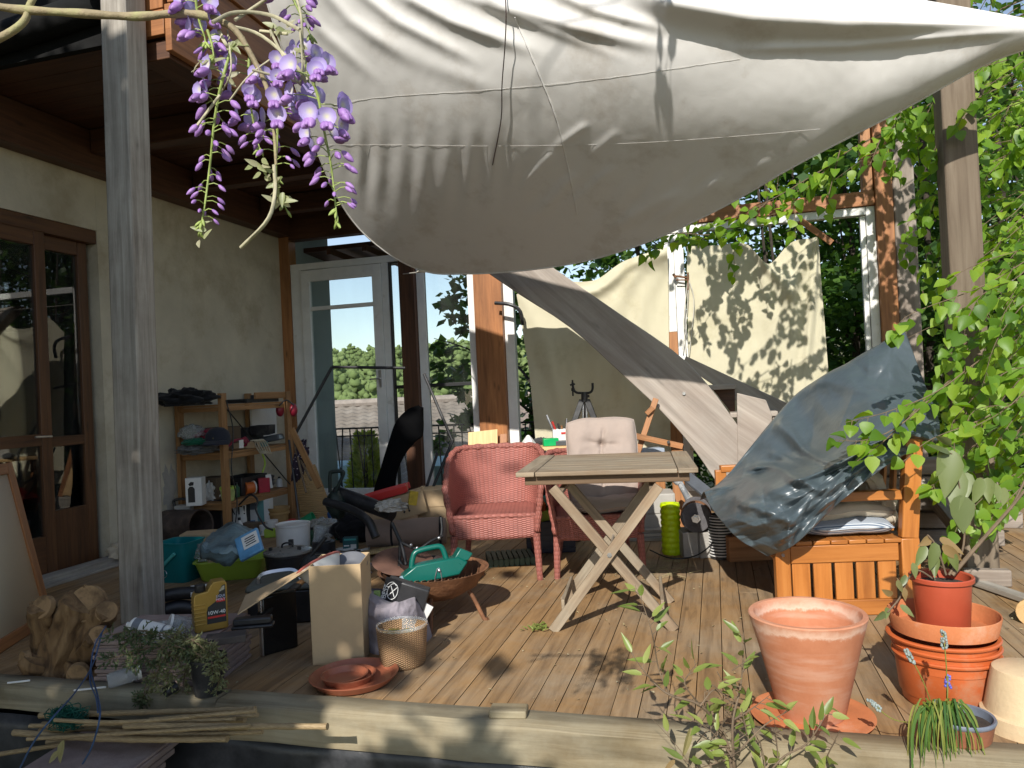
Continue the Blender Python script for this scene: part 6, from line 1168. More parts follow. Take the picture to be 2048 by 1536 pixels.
DM = thing('garden_vacuum', 'dark green-black garden vacuum machine lying by the glazed door', 'garden vacuum', F(690, 1075)); dv = 5.5
DGR = PLASTIC('dark_green_black', (.006, .016, .013), .6)
part('body', DGR, DM, lambda b: b.ell(K(W(672, 1010, dv)), .075, .08, .1, 20, 14, .25, 2., 3), smooth=180)
part('handle', DGR, DM, lambda b: b.tube(curve([W(660, 985, dv), W(660, 950, dv), W(664, 944, dv), W(686, 943, dv), W(684, 955, dv), W(672, 982, dv)], 20), .014, 8), smooth=60)
part('tube', BLACKP, DM, lambda b: b.tube([W(672, 985, dv+.1), W(745, 1012, dv-.05), W(785, 1030, dv-.15)], [.055, .055, .045], 18), smooth=40)
part('tube', BLACKP, DM, lambda b: b.tube(curve([W(650, 1003, dv-.05), W(700, 1018, dv-.15), W(735, 1040, dv-.25), W(752, 1075, dv-.3)], 14), .03, 12), smooth=60)
part('bag', BLACKC, DM, lambda b: heap(b, K(F(690, 1092)+V((0, .25, 0))), .22, .16, .13, .35, 2, 8), smooth=180)
cv = PY(800, 1010, 6.75)
def coverf(b):
    L_ = [V((x, y, 0)) for x, y in ((738, 1045), (748, 985), (763, 935), (778, 885), (792, 845), (815, 820), (838, 812))]; R_ = [V((x, y, 0)) for x, y in ((792, 1045), (790, 985), (795, 940), (812, 905), (832, 882), (845, 868), (845, 815))]
    def fn(u, v): a = cr1(L_, v).lerp(cr1(R_, v), u); return W(a.x, a.y, 6.55+.25*v-.03*math.sin(u*PI))
    b.grid(fn, 16, 40)
one('curved_cover', mat('matt_black', (.003, .003, .0035), .9, .2, spec=.08), coverf, 'tall curved black cover leaning against the brown post', 'cover', smooth=180, solid=.02)
RF = thing('rod_frame', 'thin black rod frame folded open in front of the glazed door', 'rod frame', F(700, 1060)); 
for pts in (((590, 870, 6.4), (664, 734, 6.5)), ((664, 734, 6.5), (810, 736, 6.55)), ((848, 748, 6.55), (905, 882, 6.3)), ((905, 882, 6.3), (866, 975, 6.2)), ((875, 905, 6.25), (850, 985, 6.2))):
    part('rod', BLACKM, RF, lambda b: b.tube([W(*pts[0]), W(*pts[1])], .013, 8))
# cartons, tray, roll
p, s = fl(860, 1078); p.y += .2; one('big_carton', CARD, lambda b: (b.box(K(p, -.03), 72*s, .3, 62*s), b.box(K(p+V((0, 0, 62*s)), -.03), 76*s, .31, 34*s)), 'big brown carton with a lid standing behind the left wicker chair', 'carton', bevel=.003)
p, s = fl(800, 1078); one('dark_base_box', DCARD0, lambda b: b.box(K(p+V((0, .04, 0)), .05), .3, .2, .13), 'low dark box carrying the arrow carton', 'box', bevel=.003); p.z = .165; Mc = K(p+V((0, .02, .0)), .05) @ RY(-.22); CL = thing('arrow_carton', 'tilted carton printed with two arrows lying before the red tray', 'carton', p)
part('carton', CARD, CL, lambda b: obox(b, Mc, 116*s, .2, 46*s, .004, 1.03), bevel=.002)
for k in range(2): part('print', INK, CL, lambda b: (b.box(Mc @ TR((.06+.04*k, -.106, .05)), .007, .002, .06), b.box(Mc @ TR((.06+.04*k, -.106, .11)), .03, .002, .007), b.prism(Mc @ TR((.06+.04*k-.012, -.1075, .04)) @ RX(PI/2), [(0, .014), (.012, 0), (.024, .014)], .002)))
one('red_tray', REDP2, lambda b: obox(b, Mc @ TR((-.06, .02, 48*s)), 86*s, .24, 14*s, .006, 1.1), 'bright red plastic tray lying tilted on the arrow carton', 'tray', bevel=.006)
one('silver_bag', mat('silver_bag', (.42, .4, .36), .45, .3, 14., .5, 30.), lambda b: heap(b, K(W(782, 1022, 5.3)), .1, .07, .045, .5, 3, 61), 'crumpled silver-grey bag behind the red tray', 'bag', smooth=40)
one('yellow_packet', mat('yellow_print', (.5, .35, .03), .5, .3, 20.), lambda b: b.box(K(W(824, 1010, 5.35), .3) @ RY(.2), .06, .04, .1), 'small yellow packet beside the silver bag', 'packet', bevel=.003)
p, s = fl(735, 1105); a0 = p+V((0, 0, .1)); a1 = W(893, 1062, depth(a0)+.05); a0 = W(735, 1068, depth(a1)-.02)
FR = thing('foam_roll', 'brown rolled foam mat strapped in black lying behind the fire pit', 'foam mat', p)
def rollf(b):
    n = 26; x = (a1-a0).normalized(); L = (a1-a0).length; y = V((0, 0, 1)); z = x.cross(y)
    prof = [(0, .055), (0.002, .085), (.03, .098), (.3, .1), (.45, .088), (.6, .1), (.85, .103), (.97, .095), (1, .08), (1, .02)]
    b.grid(lambda u, v: a0+x*(L*cr1([V(q+(0,)) for q in prof], v).x)+(y*math.cos(2*PI*u)+z*math.sin(2*PI*u))*cr1([V(q+(0,)) for q in prof], v).y*(1+.04*math.sin(2*PI*u+1)), 40, 40, 1, 1, True)
part('mat', BROWNM, FR, rollf, smooth=180)
for k in (.32, .93): part('strap', BLACKC, FR, lambda b: b.tube([a0.lerp(a1, k)+(V((0, 0, 1))*math.cos(t_*.3)+(a1-a0).normalized().cross(V((0, 0, 1)))*math.sin(t_*.3))*(.106 if k > .5 else .1) for t_ in range(22)], .009, 6))
# ================================================================== fire pit, spreader, fork, bags
pc_ = F(860, 1240)+V((0, .08, 0)); s = depth(pc_)/FP; rz_ = lift(pc_, 1138); rr = 111*s
FPT = thing('fire_pit', 'rusty round fire bowl on three thin legs with a grill grate', 'fire pit', pc_); Mf = K(pc_)
part('bowl', RUST, FPT, lambda b: b.lathe(Mf, [(.001, rz_-.15), (rr*.45, rz_-.135), (rr*.78, rz_-.085), (rr*.9, rz_-.03), (rr*.99, rz_), (rr*1.0, rz_+.004), (rr*.97, rz_+.004), (rr*.88, rz_-.026), (rr*.76, rz_-.078), (.001, rz_-.14)], 56), smooth=50)
for a in (-1.55, -.42, 2.6): part('leg', RUST, FPT, lambda b: b.tube(curve([Mf @ V((rr*.7*math.cos(a), rr*.7*math.sin(a), rz_-.1)), Mf @ V((rr*.8*math.cos(a), rr*.8*math.sin(a), .1)), Mf @ V((rr*.98*math.cos(a), rr*.98*math.sin(a), .004)), Mf @ V((rr*1.05*math.cos(a), rr*1.05*math.sin(a), .006))], 14), .011, 8), smooth=60)
def gratef(b):
    for k in range(17):
        x = -.9+1.8*k/16; y = math.sqrt(1-x*x)*.93
        b.tube(curve([Mf @ V((x*rr, -y*rr*.95, rz_-.0)), Mf @ V((x*rr, 0, rz_-.045)), Mf @ V((x*rr, y*rr*.95, rz_-.0))], 8), .0035, 5)
    b.tube([Mf @ V((rr*.95*math.cos(t_*.1), rr*.95*math.sin(t_*.1), rz_-.004)) for t_ in range(64)], .005, 6)
part('grate', RUST, FPT, gratef, smooth=60)
part('ash_pan', mat('dark_rust', (.035, .02, .018), .6), FPT, lambda b: b.lathe(Mf @ TR((-.06, .09, rz_-.045)), [(.001, 0), (.1, 0), (.13, .07), (.125, .07), (.095, .006), (.001, .006)], 30), smooth=50)
one('rust_plate', mat('brown_plate', (.13, .065, .045), .7, .3), lambda b: b.lathe(Mf @ TR((-rr*.62, rr*.45, rz_+.01)) @ RX(.25) @ RY(.1), [(.001, 0), (.15, 0), (.165, .012), (.16, .014), (.001, .006)], 40), 'brown round plate leaning in the fire pit behind the fork', 'plate', smooth=40)
sp_ = Mf @ V((.0, -rr*.12, rz_-.04)); Ms = K(sp_, .25) @ RY(-.12) @ RX(-.12); HS = thing('seed_spreader', 'dark green plastic hand spreader resting on the fire pit grate', 'spreader', sp_)
GD = PLASTIC('spreader_green', (.0, .1, .075), .35)
part('hopper', GD, HS, lambda b: b.prism(Ms @ TR((0, .065, 0)) @ RX(PI/2), [(-.15, .02), (-.12, .0), (.13, -.005), (.185, .05), (.14, .085), (-.08, .09), (-.16, .05)], .13), bevel=.008)
part('chute', GD, HS, lambda b: b.prism(Ms @ TR((0, .05, 0)) @ RX(PI/2), [(.1, .06), (.19, .055), (.22, .085), (.16, .125)], .1), bevel=.005)
part('handle', GD, HS, lambda b: b.tube(curve([Ms @ V(q) for q in ((-.1, 0, .075), (-.085, 0, .12), (-.06, 0, .15), (.02, 0, .155), (.07, 0, .145), (.085, 0, .08))], 22), .015, 8), smooth=60)
part('lever', STEEL, HS, lambda b: (b.tube(curve([Ms @ V(q) for q in ((.02, -.068, .05), (.0, -.07, .0), (-.005, -.068, -.05), (.03, -.066, -.05), (.035, -.068, .045), (.02, -.068, .05))], 16), .0025, 6), b.ell(Ms @ TR((.03, -.07, .04)), .009, .006, .009, 10, 8)))
part('cap', PLASTIC('pale_blue', (.3, .42, .5)), HS, lambda b: b.tube([Ms @ V((-.155, -.05, .04)), Ms @ V((-.165, -.055, .04))], .014, 14))
FK = thing('fire_tongs', 'black jointed iron tongs standing in the fire pit', 'tongs', W(800, 1140, depth(pc_))); df = depth(pc_)+.05
for pts, r_ in ((((784, 1046, .1), (803, 1090, .05), (812, 1130, 0)), .011), (((800, 1085, .06), (800, 1110, .05), (798, 1140, .03)), .01), (((803, 1085, .05), (835, 1098, .04), (862, 1082, .06), (885, 1072, .1)), .008), (((882, 1035, .15), (884, 1060, .12), (880, 1080, .1)), .009), (((798, 1120, .02), (815, 1150, 0)), .012)):
    part('arm', BLACKM, FK, lambda b: b.tube(curve([W(x, y, df+z) for x, y, z in pts], 10), r_, 8), smooth=60)
for px, py in ((822, 1090), (834, 1096), (878, 1076)): part('rivet', STEEL, FK, lambda b: b.ell(TR(W(px, py, df+.02)), .009, .009, .009, 10, 8))
# grey cloth bag
gb = F(790, 1300)+V((0, .12, 0)); dg = depth(gb)
def gbag(b):
    P_ = patch(wrows([[(716, 1176, dg+.12), (745, 1182, dg+.05), (790, 1205, dg+.06), (825, 1195, dg+.12), (838, 1185, dg+.2)], [(714, 1190, dg), (742, 1200, dg-.1), (785, 1212, dg-.12), (825, 1205, dg-.06), (845, 1215, dg+.1)], [(708, 1230, dg-.02), (738, 1238, dg-.14), (780, 1240, dg-.19), (825, 1238, dg-.13), (858, 1250, dg+.06)], [(712, 1275, dg-.02), (740, 1280, dg-.14), (785, 1285, dg-.2), (830, 1280, dg-.14), (866, 1285, dg+.05)], [(718, 1318, dg-.05), (742, 1322, dg-.15), (785, 1322, dg-.17), (825, 1312, dg-.12), (860, 1305, dg+.05)]]))
    def fn(u, v):
        p = P_(u, v); f = swag(u, v, [(.0, .1, .35, .42, .04, .045), (.35, .42, .75, .15, .05, .045), (.1, .1, .5, .28, .04, .035), (.5, .28, .9, .1, .04, .03), (.15, .5, .5, .62, .05, .03), (.9, .2, .95, .9, .05, .04), (.78, .2, .88, .95, .035, .03), (.5, .3, .55, .95, .06, .02), (.3, .45, .22, .95, .05, .025), (.0, .3, .25, .55, .04, .03)])
        return p-cF*(-f)*1.0*(-1)+(CAM-p).normalized()*(-f*1.0+.012*nz((u*9, v*7, 1))+.005*nz((u*24, v*20, 1)))
    b.grid(fn, 100, 70)
    Q_ = patch(wrows([[(716, 1176, dg+.12), (770, 1178, dg+.25), (838, 1185, dg+.2)], [(708, 1230, dg), (780, 1240, dg+.35), (858, 1250, dg+.06)], [(718, 1318, dg-.05), (785, 1300, dg+.35), (860, 1305, dg+.05)]])); b.grid(lambda u, v: Q_(1-u, v), 20, 14)
one('cloth_bag', GREYC, gbag, 'slumped grey-violet cloth bag beside the tall carton', 'cloth bag', smooth=180)
BK = thing('black_packet', 'black printed packet poking out of the grey cloth bag', 'packet', W(790, 1180, dg)); Mb = K(W(792, 1215, dg+.04), .0) @ RY(.35) @ RX(.15)
part('packet', mat('black_pack', (.03, .03, .032), .45, .2, 9.), BK, lambda b: b.box(Mb @ TR((.03, 0, 0)), .2, .05, .14), bevel=.008)
part('label', INK, BK, lambda b: b.box(Mb @ TR((-.045, -.026, .02)), .075, .003, .125)); text('lettering', 'BEST', .034, Mb @ TR((-.068, -.0295, .075)) @ RX(PI/2) @ RZ(PI/2), WINK, BK)
part('emblem', WINK, BK, lambda b: (b.tube([Mb @ V((-.035+.024*math.cos(a*.3), -.029, .085+.04*math.sin(a*.3))) for a in range(22)], .0016, 5), b.tube([Mb @ V((-.05, -.029, .06)), Mb @ V((-.02, -.029, .11))], .002, 5), b.tube([Mb @ V((-.02, -.029, .06)), Mb @ V((-.05, -.029, .11))], .002, 5), b.tube([Mb @ V((-.045+.03*math.cos(a*.3), -.029, .07+.06*math.sin(a*.3))) for a in range(3, 18)], .0013, 5)))
one('green_leaflet', GRN, lambda b: b.box(Mb @ TR((-.085, -.03, -.0)) @ RY(-.3), .03, .006, .07), 'small yellow-green leaflet tucked in the grey cloth bag', 'leaflet')
one('white_card', PAPER, lambda b: b.box(Mb @ TR((.125, -.01, .0)) @ RY(.2), .06, .004, .07), 'white card at the right side of the black packet', 'card')
# tall carton with open flap and the bowl in it
p, s = fl(660, 1330); Mb = K(p+V((0, .13, 0)), .02); cw, ch, cdp = 104*s, lift(p, 1132), .24
TC = thing('tall_carton', 'tall open cardboard carton with one long flap folded out', 'carton', p)
part('carton', CARD, TC, lambda b: obox(b, Mb, cw, cdp, ch, .005), bevel=.003)
fa = Mb @ V((-cw/2+.003, -cdp/2, ch-.01)); fb = Mb @ V((-cw/2+.003, cdp/2, ch-.03)); 
def flapf(b):
    e0 = W(476, 1230, depth(fa)-.05); e1 = W(492, 1192, depth(fa)+.2)
    vs = [fa, fb, e1, e0]; n_ = (fb-fa).cross(e0-fa).normalized()*.005
    b.add(vs+[q+n_ for q in vs], [(0, 1, 2, 3), (7, 6, 5, 4), (0, 4, 5, 1), (1, 5, 6, 2), (2, 6, 7, 3), (3, 7, 4, 0)], [[(0, 0), (1, 0), (1, 1), (0, 1)]]*6)
part('flap', CARD, TC, flapf)
bw = Mb @ V((-.05, .02, ch-.075)); EN = thing('enamel_bowl', 'white enamel bowl with a chipped red rim tilted in the tall carton', 'bowl', bw); Me = MT(bw+V((-.04, 0, .01)), YAW) @ RY(-.5) @ RX(-.25)
part('bowl', WPLAS, EN, lambda b: b.lathe(Me, [(.001, -.03), (.07, -.03), (.105, .045), (.1, .045), (.066, -.024), (.001, -.024)], 40), smooth=50); part('rim', mat('red_rim', (.4, .12, .1), .5, .4, 60.), EN, lambda b: b.lathe(Me, [(.104, .04), (.109, .046), (.104, .051), (.099, .046), (.104, .04)], 40), smooth=60)
one('grey_pan', PLASTIC('pan_grey', (.12, .125, .14)), lambda b: b.lathe(Mb @ TR((.03, .06, ch-.06)) @ RX(.5), [(.001, 0), (.06, 0), (.085, .03), (.08, .03), (.056, .005), (.001, .005)], 36), 'small grey pan lying inside the tall carton', 'pan', smooth=50)
# woven basket planter, plastic saucers
p, s = fl(787, 1345); p.y += .1; WP = thing('woven_planter', 'round woven straw planter lined with clear plastic', 'planter', p); h_ = lift(p, 1252)
part('basket', weave('seagrass', (.36, .22, .11), (.13, .07, .035), .011, .009, .8, 1.), WP, lambda b: b.lathe(K(p), [(.001, 0), (42*s, 0), (46*s, .01), (49*s, h_*.5), (52*s, h_), (49*s, h_), (45*s, h_*.4), (.001, h_*.35)], 56, .015), smooth=60)
part('liner', CLEAR, WP, lambda b: b.lathe(K(p), [(47*s, h_*.5), (50*s, h_+.004), (51*s, h_+.012), (49*s, h_+.014)], 50, .06), smooth=60)
part('dry_leaves', mat('mustard_leaf', (.25, .19, .04), .8, .4, 30.), WP, lambda b: heap(b, K(p+V((-.02, 0, h_*.5))), .06, .05, .035, .6, 3, 81), smooth=40)
p, s = fl(680, 1388); p.y += .12
for r, k, lab in ((90, 0, 'largest red-brown plastic saucer, lowest of the nested three'), (53, 1, 'middle red-brown saucer nested in the largest one'), (47, 2, 'smallest red-brown saucer, topmost of the nested three')):
    saucer('plant_saucer', p+V((-.015*k, -.012*k, .006+.005*k)), r*s, .03-.002*k, PLATEP, lab, .005, 'plastic saucers nested on the deck')
# ================================================================== front left: pavers, can, case, stump ...
pr = F(430, 1374); pf = F(520, 1322); exx = V((.985, .17, 0)).normalized(); Mp0 = Matrix(((exx.x, -exx.y, 0, pr.x), (exx.y, exx.x, 0, pr.y), (0, 0, 1, 0), (0, 0, 0, 1)))
pd_ = (pf-pr).length; ph_ = .026; nP = 7; px_w = .52
for k in range(nP):
    o = one('paver', PAVER, lambda b: (b.box(Mp0 @ TR((-px_w/2+rnd(-.006, .006), .17+rnd(-.005, .005), .001+k*(ph_+.003))), px_w, .34, ph_*.62), b.box(Mp0 @ TR((-px_w/2+rnd(-.004, .004), .17, .001+k*(ph_+.003)+ph_*.62)), px_w-.012, .328, ph_*.38)), ['lowest', 'second lowest', 'third lowest', 'middle', 'third highest', 'second highest', 'topmost'][k]+' paver of the stack under the golden oil can', 'paver', 'brown pavers stacked on the deck', bevel=.003)
zP = .002+nP*(ph_+.003)
def onp(px, py): return F(px, py, zP)
p = onp(412, 1262); s = depth(p)/FP; Mo = K(p+V((0, .03, 0)), .55); OC = thing('oil_can', 'gold plastic motor oil can with a black cap standing on the paver stack', 'oil can', p)
GOLD = mat('gold_plastic', (.36, .22, .045), .35, .08, 9., .05, 30., metal=.35); hh = lift(p, 1166)
def canf(b): b.prism(Mo @ TR((0, .035, 0)) @ RX(PI/2), [(-.06, 0), (.062, 0), (.066, .006), (.066, hh*.93), (.058, hh), (.012, hh), (-.004, hh*.9), (-.012, hh*.82), (-.058, hh*.8), (-.066, hh*.74), (-.066, .006)], .07)
part('can', GOLD, OC, canf, bevel=.006, seg=3)
part('rib', GOLD, OC, lambda b: [b.box(Mo @ TR((-.045, 0, .03+.016*k)), .046, .076, .007) for k in range(6)], bevel=.002)
part('cap', BLACKP, OC, lambda b: b.lathe(Mo @ TR((-.035, 0, hh*.8)), [(.02, 0), (.022, .004), (.021, .03), (.018, .033), (.001, .033)], 20), smooth=40)
lbq = Mo @ TR((.0, -.0362, 0)) @ RX(PI/2); part('label', mat('label_black', (.02, .02, .022), .4), OC, lambda b: b.prism(lbq, [(-.018, .03), (.058, .03), (.058, hh*.92), (.045, hh*.9), (.02, hh*.6), (-.012, hh*.5), (-.018, hh*.4)], .001))
part('label_stripe', REDP2, OC, lambda b: b.box(Mo @ TR((.02, -.0375, hh*.26)), .07, .001, .008)); part('label_silver', STEEL, OC, lambda b: b.prism(lbq @ TR((0, 0, .001)), [(.03, hh*.78), (.055, hh*.82), (.055, hh*.9), (.047, hh*.89)], .0006))
text('lettering', '10W-40', .021, lbq @ TR((.02, hh*.37, .0016)), WINK, OC); text('lettering', 'LIQUI\nMOLY', .014, lbq @ TR((.038, hh*.66, .0016)), mat('blue_white_ink', (.55, .6, .8), .5), OC); part('label_red', REDP2, OC, lambda b: b.box(Mo @ TR((.038, -.0373, hh*.575)), .034, .0006, .014))
pt_ = onp(300, 1285); st_ = depth(pt_)/FP; one('clear_tray', CLEAR, lambda b: tub(b, K(pt_+V((0, .06, 0)), .1), 44*st_, 50*st_, 24*st_, .003, 36, .7), 'clear round plastic tray holding the white spray can', 'tray', smooth=40)
c0, c1 = W(262, 1250, depth(pt_)+.03), W(340, 1268, depth(pt_)+.02); SPC = thing('spray_can', 'white spray can lying on its side in the clear tray', 'spray can', c0); rr = 16*st_; dc = (c1-c0)
part('can', WPLAS, SPC, lambda b: b.tube([c0, c0+dc*.04, c0+dc*.05, c0+dc*.93, c0+dc*.95, c1], [rr*.7, rr*.85, rr, rr, rr*.9, rr*.8], 24), smooth=40); part('label', PAPER, SPC, lambda b: b.tube([c0+dc*.3, c0+dc*.8], rr*1.01, 24, False), smooth=60); part('print', GREYP, SPC, lambda b: (b.tube([c0+dc*.1, c0+dc*.28], rr*1.012, 24, False), b.tube([c0+dc*.83, c0+dc*.87], rr*1.012, 24, False)), smooth=60); part('nozzle', WPLAS, SPC, lambda b: b.tube([c0-dc*.1, c0], rr*.3, 10))
c0, c1 = W(343, 1246, depth(pt_)+.12), W(385, 1252, depth(pt_)+.16); one('glass_jar', CLEAR, lambda b: b.tube([c0, c0.lerp(c1, .1), c1], [.03, .034, .034], 24), 'clear jar lying on its side behind the spray can', 'jar', smooth=40)
one('round_lid', WPLAS, lambda b: b.tube([c0-(c1-c0)*.12, c0], .036, 24), 'round white lid facing out on the lying clear jar', 'lid', smooth=40)
p = onp(492, 1262); one('scrubbing_brush', BLACKP, lambda b: (b.box(K(p+V((0, .05, .0)), .15), .17, .06, .014), b.box(K(p+V((0, .05, .015)), .15), .155, .05, .028)), 'long black scrubbing brush lying on the paver stack', 'brush', bevel=.01)
p = onp(440, 1290); one('dark_tile', mat('dark_slate', (.055, .045, .042), .8, .2, 20., .3), lambda b: b.box(K(p+V((0, .04, 0)), .3), .15, .08, .028), 'small dark slab on the front corner of the paver stack', 'slab', bevel=.003)
# grey case, black panel, black things behind
p, s = fl(520, 1262); p.y += .25; GC = thing('barbecue_case', 'black case with a dusty grey-green lid and a chrome handle', 'case', p); Mg = K(p, .1)
part('body', BLACKP, GC, lambda b: b.box(Mg, .34, .3, .17), bevel=.01); part('lid', mat('dusty_lid', (.09, .095, .08), .5, .15, 6.), GC, lambda b: b.box(Mg @ TR((0, 0, .172)), .36, .32, .035, .94, .94), bevel=.012)
part('handle', STEEL, GC, lambda b: b.tube(curve([Mg @ V(q) for q in ((-.12, -.1, .2), (-.1, -.1, .25), (0, -.08, .262), (.06, -.06, .25), (.09, -.06, .2))], 18), [.012]*19, 4), smooth=30)
p, s = fl(548, 1310); BPN = thing('appliance_plate', 'upright glossy black panel with a chrome edge under the carton flap', 'panel', p); Mn = K(p+V((0, .05, 0)), .75)
part('panel', mat('gloss_black', (.012, .012, .013), .12, .1), BPN, lambda b: b.box(Mn, .17, .03, .27), bevel=.01); part('edge', STEEL, BPN, lambda b: b.box(Mn @ TR((-.088, -.004, .005)), .008, .03, .25), bevel=.002)
for (x0, y0_, x1, y1_, r_, lab) in ((312, 1195, 400, 1185, .035, 'upper black tube lying behind the golden oil can'), (325, 1222, 395, 1218, .04, 'lower black tube lying behind the golden oil can')):
    q = F(360, 1262)+V((0, .3, 0)); dq = depth(q); one('black_tube', BLACKP, lambda b: b.tube(curve([W(x0, y0_, dq), W((x0+x1)/2, y0_-8, dq+.03), W(x1, y1_, dq+.05)], 10), r_, 14), lab, 'tube', smooth=60)
q = F(365, 1245)+V((0, .2, .12)); one('white_sheet', PAPER, lambda b: b.box(K(q, .4) @ RX(.4), .16, .1, .003), 'white sheet of card behind the golden oil can', 'card')
# the tree stump
p, s = fl(130, 1362); ds = depth(p)+.14; ST = thing('tree_stump', 'split brown tree stump with sawn limb ends on the front edge of the deck', 'tree stump', p)
STM, t, b_ = nt('stump_wood'); mp_ = N(t, 'ShaderNodeMapping'); mp_.inputs['Scale'].default_value = (14, 14, 2.2); t.links.new(N(t, 'ShaderNodeTexCoord').outputs['Object'], mp_.inputs[0]); n1 = N(t, 'ShaderNodeTexNoise', i_Scale=1.6, i_Detail=8., i_Distortion=.8); t.links.new(mp_.outputs[0], n1.inputs[0]); t.links.new(ramp(t, n1.outputs[0], [(.28, (.06, .032, .014)), (.5, (.17, .095, .04)), (.7, (.27, .165, .075))]), b_.inputs['Base Color']); b_.inputs['Roughness'].default_value = .9; bumpy(t, b_, n1.outputs[0], .6, .02)
CUT = mat('sawn_wood', (.31, .19, .09), .88, .35, 14., .4, 60., c2=(.33, .2, .1), dirt=(.13, .075, .035), dscale=11., dth=.55)
def limb(pts, rs, n=16, o=0):
    b = MB(); P_ = curve([W(x, y, ds+z) for x, y, z in pts], 16); rr_ = [cr1([V((r, 0, 0)) for r in rs], k/16).x*s*(1+.04*math.sin(k*.9+o)) for k in range(17)]; k0 = len(b.v); b.tube(P_, rr_, n)
    for i in range(k0, len(b.v)): v = b.v[i]; c = P_[min(16, (i-k0)//n)]; an_ = (i-k0) % n; b.v[i] = c+(v-c)*(1+.42*nz((math.cos(an_*2*PI/n)*1.4, math.sin(an_*2*PI/n)*1.4, ((i-k0)//n)*.06), 1.6, o)+.12*nz(v, 30, o))
    return b
part('trunk', STM, ST, lambda b: b.__dict__.update(limb([(120, 1360, 0), (118, 1320, 0), (140, 1270, 0), (160, 1225, -.01), (172, 1205, -.02)], [66, 52, 48, 46, 40], 40, 1).__dict__), smooth=60)
for pts, rs, o in (([(100, 1340, .0), (92, 1290, .0), (88, 1250, -.02), (82, 1212, -.06)], [34, 26, 25, 23], 2), ([(160, 1310, .0), (180, 1270, -.02), (200, 1240, -.03), (212, 1222, -.06)], [30, 28, 25, 20], 3), ([(120, 1340, -.02), (90, 1335, -.06), (62, 1330, -.1), (48, 1318, -.1)], [32, 26, 20, 15], 4), ([(140, 1350, -.03), (150, 1352, -.1), (156, 1350, -.16)], [30, 22, 19], 5), ([(170, 1320, 0), (190, 1280, -.08), (195, 1272, -.13)], [24, 20, 18], 6), ([(130, 1240, 0.02), (150, 1200, .02), (172, 1172, .0)], [20, 12, 4], 7), ([(170, 1230, .05), (185, 1190, .08), (180, 1172, .1)], [14, 8, 3], 8), ([(150, 1355, .05), (215, 1330, .05), (235, 1290, .1)], [26, 18, 10], 9)):
    part('limb', STM, ST, lambda b: b.__dict__.update(limb(pts, rs, 28, o).__dict__), smooth=60)
for (x, y, z, r, dx, dz) in ((84, 1214, -.066, 25, -.25, .4), (172, 1208, -.03, 40, .05, .45), (213, 1223, -.066, 22, .5, .3), (155, 1349, -.17, 22, .1, -.05), (195, 1270, -.135, 18, .15, .2), (47, 1317, -.102, 15, -.6, .1)):
    c = W(x, y, ds+z); nn = (-cF+cR*dx+V((0, 0, dz))).normalized(); part('cut_end', CUT, ST, lambda b: b.tube([c-nn*.02, c+nn*.006], [r*s*1.0, r*s*.93], 20), bevel=.002)
# conifer pot, grey jar, canes, netting, lower pavers, wires, frame
p = F(408, 1392, .03); s = depth(p)/FP; CP = thing('conifer_pot', 'black pot with a trailing grey-green conifer on the edge beam', 'potted plant', p); h_ = lift(p, 1318)
part('pot', BLACKP, CP, lambda b: b.lathe(K(p+V((0, .03, 0))), [(.001, 0), (27*s, 0), (35*s, h_), (37*s, h_), (37*s, h_-.01), (33*s, h_-.004), (.001, h_-.02)], 32), smooth=40)
CNF = leafmat('conifer_sprig', (.13, .15, .06), (.2, .21, .09), (.26, .26, .13), .25, .6); CNG = leafmat('conifer_green', (.045, .075, .03), (.07, .1, .04), (.11, .14, .06), .25, .6); bs, b1, b2 = MB(), MB(), MB(); rng = random.Random(55); dq = depth(p)
def conif(mb, pts, n, L):
    P_ = curve(pts, 12); bs.tube(P_, [.0025-.0001*k for k in range(13)], 5)
    for k in range(n):
        q = cr1([V(a) for a in pts], .08+.92*rng.random()); ax = V((rng.uniform(-1, 1), rng.uniform(-.8, .5), rng.uniform(-1.1, .5))).normalized(); bs.tube([q, q+ax*L], .0009, 4, False)
        for j in range(9):
            m_ = q+ax*L*(j+1)/9; dd_ = (ax+V((rng.uniform(-1, 1), rng.uniform(-1, 1), rng.uniform(-1, 1)))*.8); mb.quadleaf(m_, dd_, V((rng.uniform(-1, 1), -1, rng.uniform(-1, 1))), L*.5, L*.19)
C_ = lambda x, y, z=0: W(x, y, dq+z)
for pts, n, g_ in (([(405, 1315), (350, 1280), (290, 1268), (240, 1290)], 60, 1), ([(400, 1310), (340, 1290), (280, 1300), (215, 1320)], 55, 1), ([(405, 1310), (330, 1268), (260, 1262), (215, 1272)], 40, 1), ([(410, 1300), (380, 1275), (350, 1270), (320, 1300), (318, 1340)], 55, 0), ([(410, 1300), (390, 1285), (360, 1300), (340, 1345), (335, 1380)], 55, 0), ([(415, 1300), (430, 1310), (440, 1340), (432, 1390)], 50, 0), ([(410, 1300), (400, 1310), (372, 1340), (365, 1385)], 45, 0), ([(410, 1300), (375, 1278), (330, 1320), (300, 1370), (286, 1400)], 40, 0), ([(412, 1300), (425, 1330), (415, 1375)], 35, 0), ([(405, 1300), (420, 1285), (445, 1310)], 30, 0), ([(300, 1340), (290, 1380), (285, 1410)], 22, 1), ([(400, 1300), (350, 1300), (300, 1320), (260, 1330)], 40, 1)):
    conif(b2 if g_ else b1, [C_(x, y, rng.uniform(-.06, .05)) for x, y in pts], n, .035)
bs.build('branch', TWIG, CP); b1.build('foliage', CNF, CP, smooth=0); b2.build('foliage', CNG, CP, smooth=0)
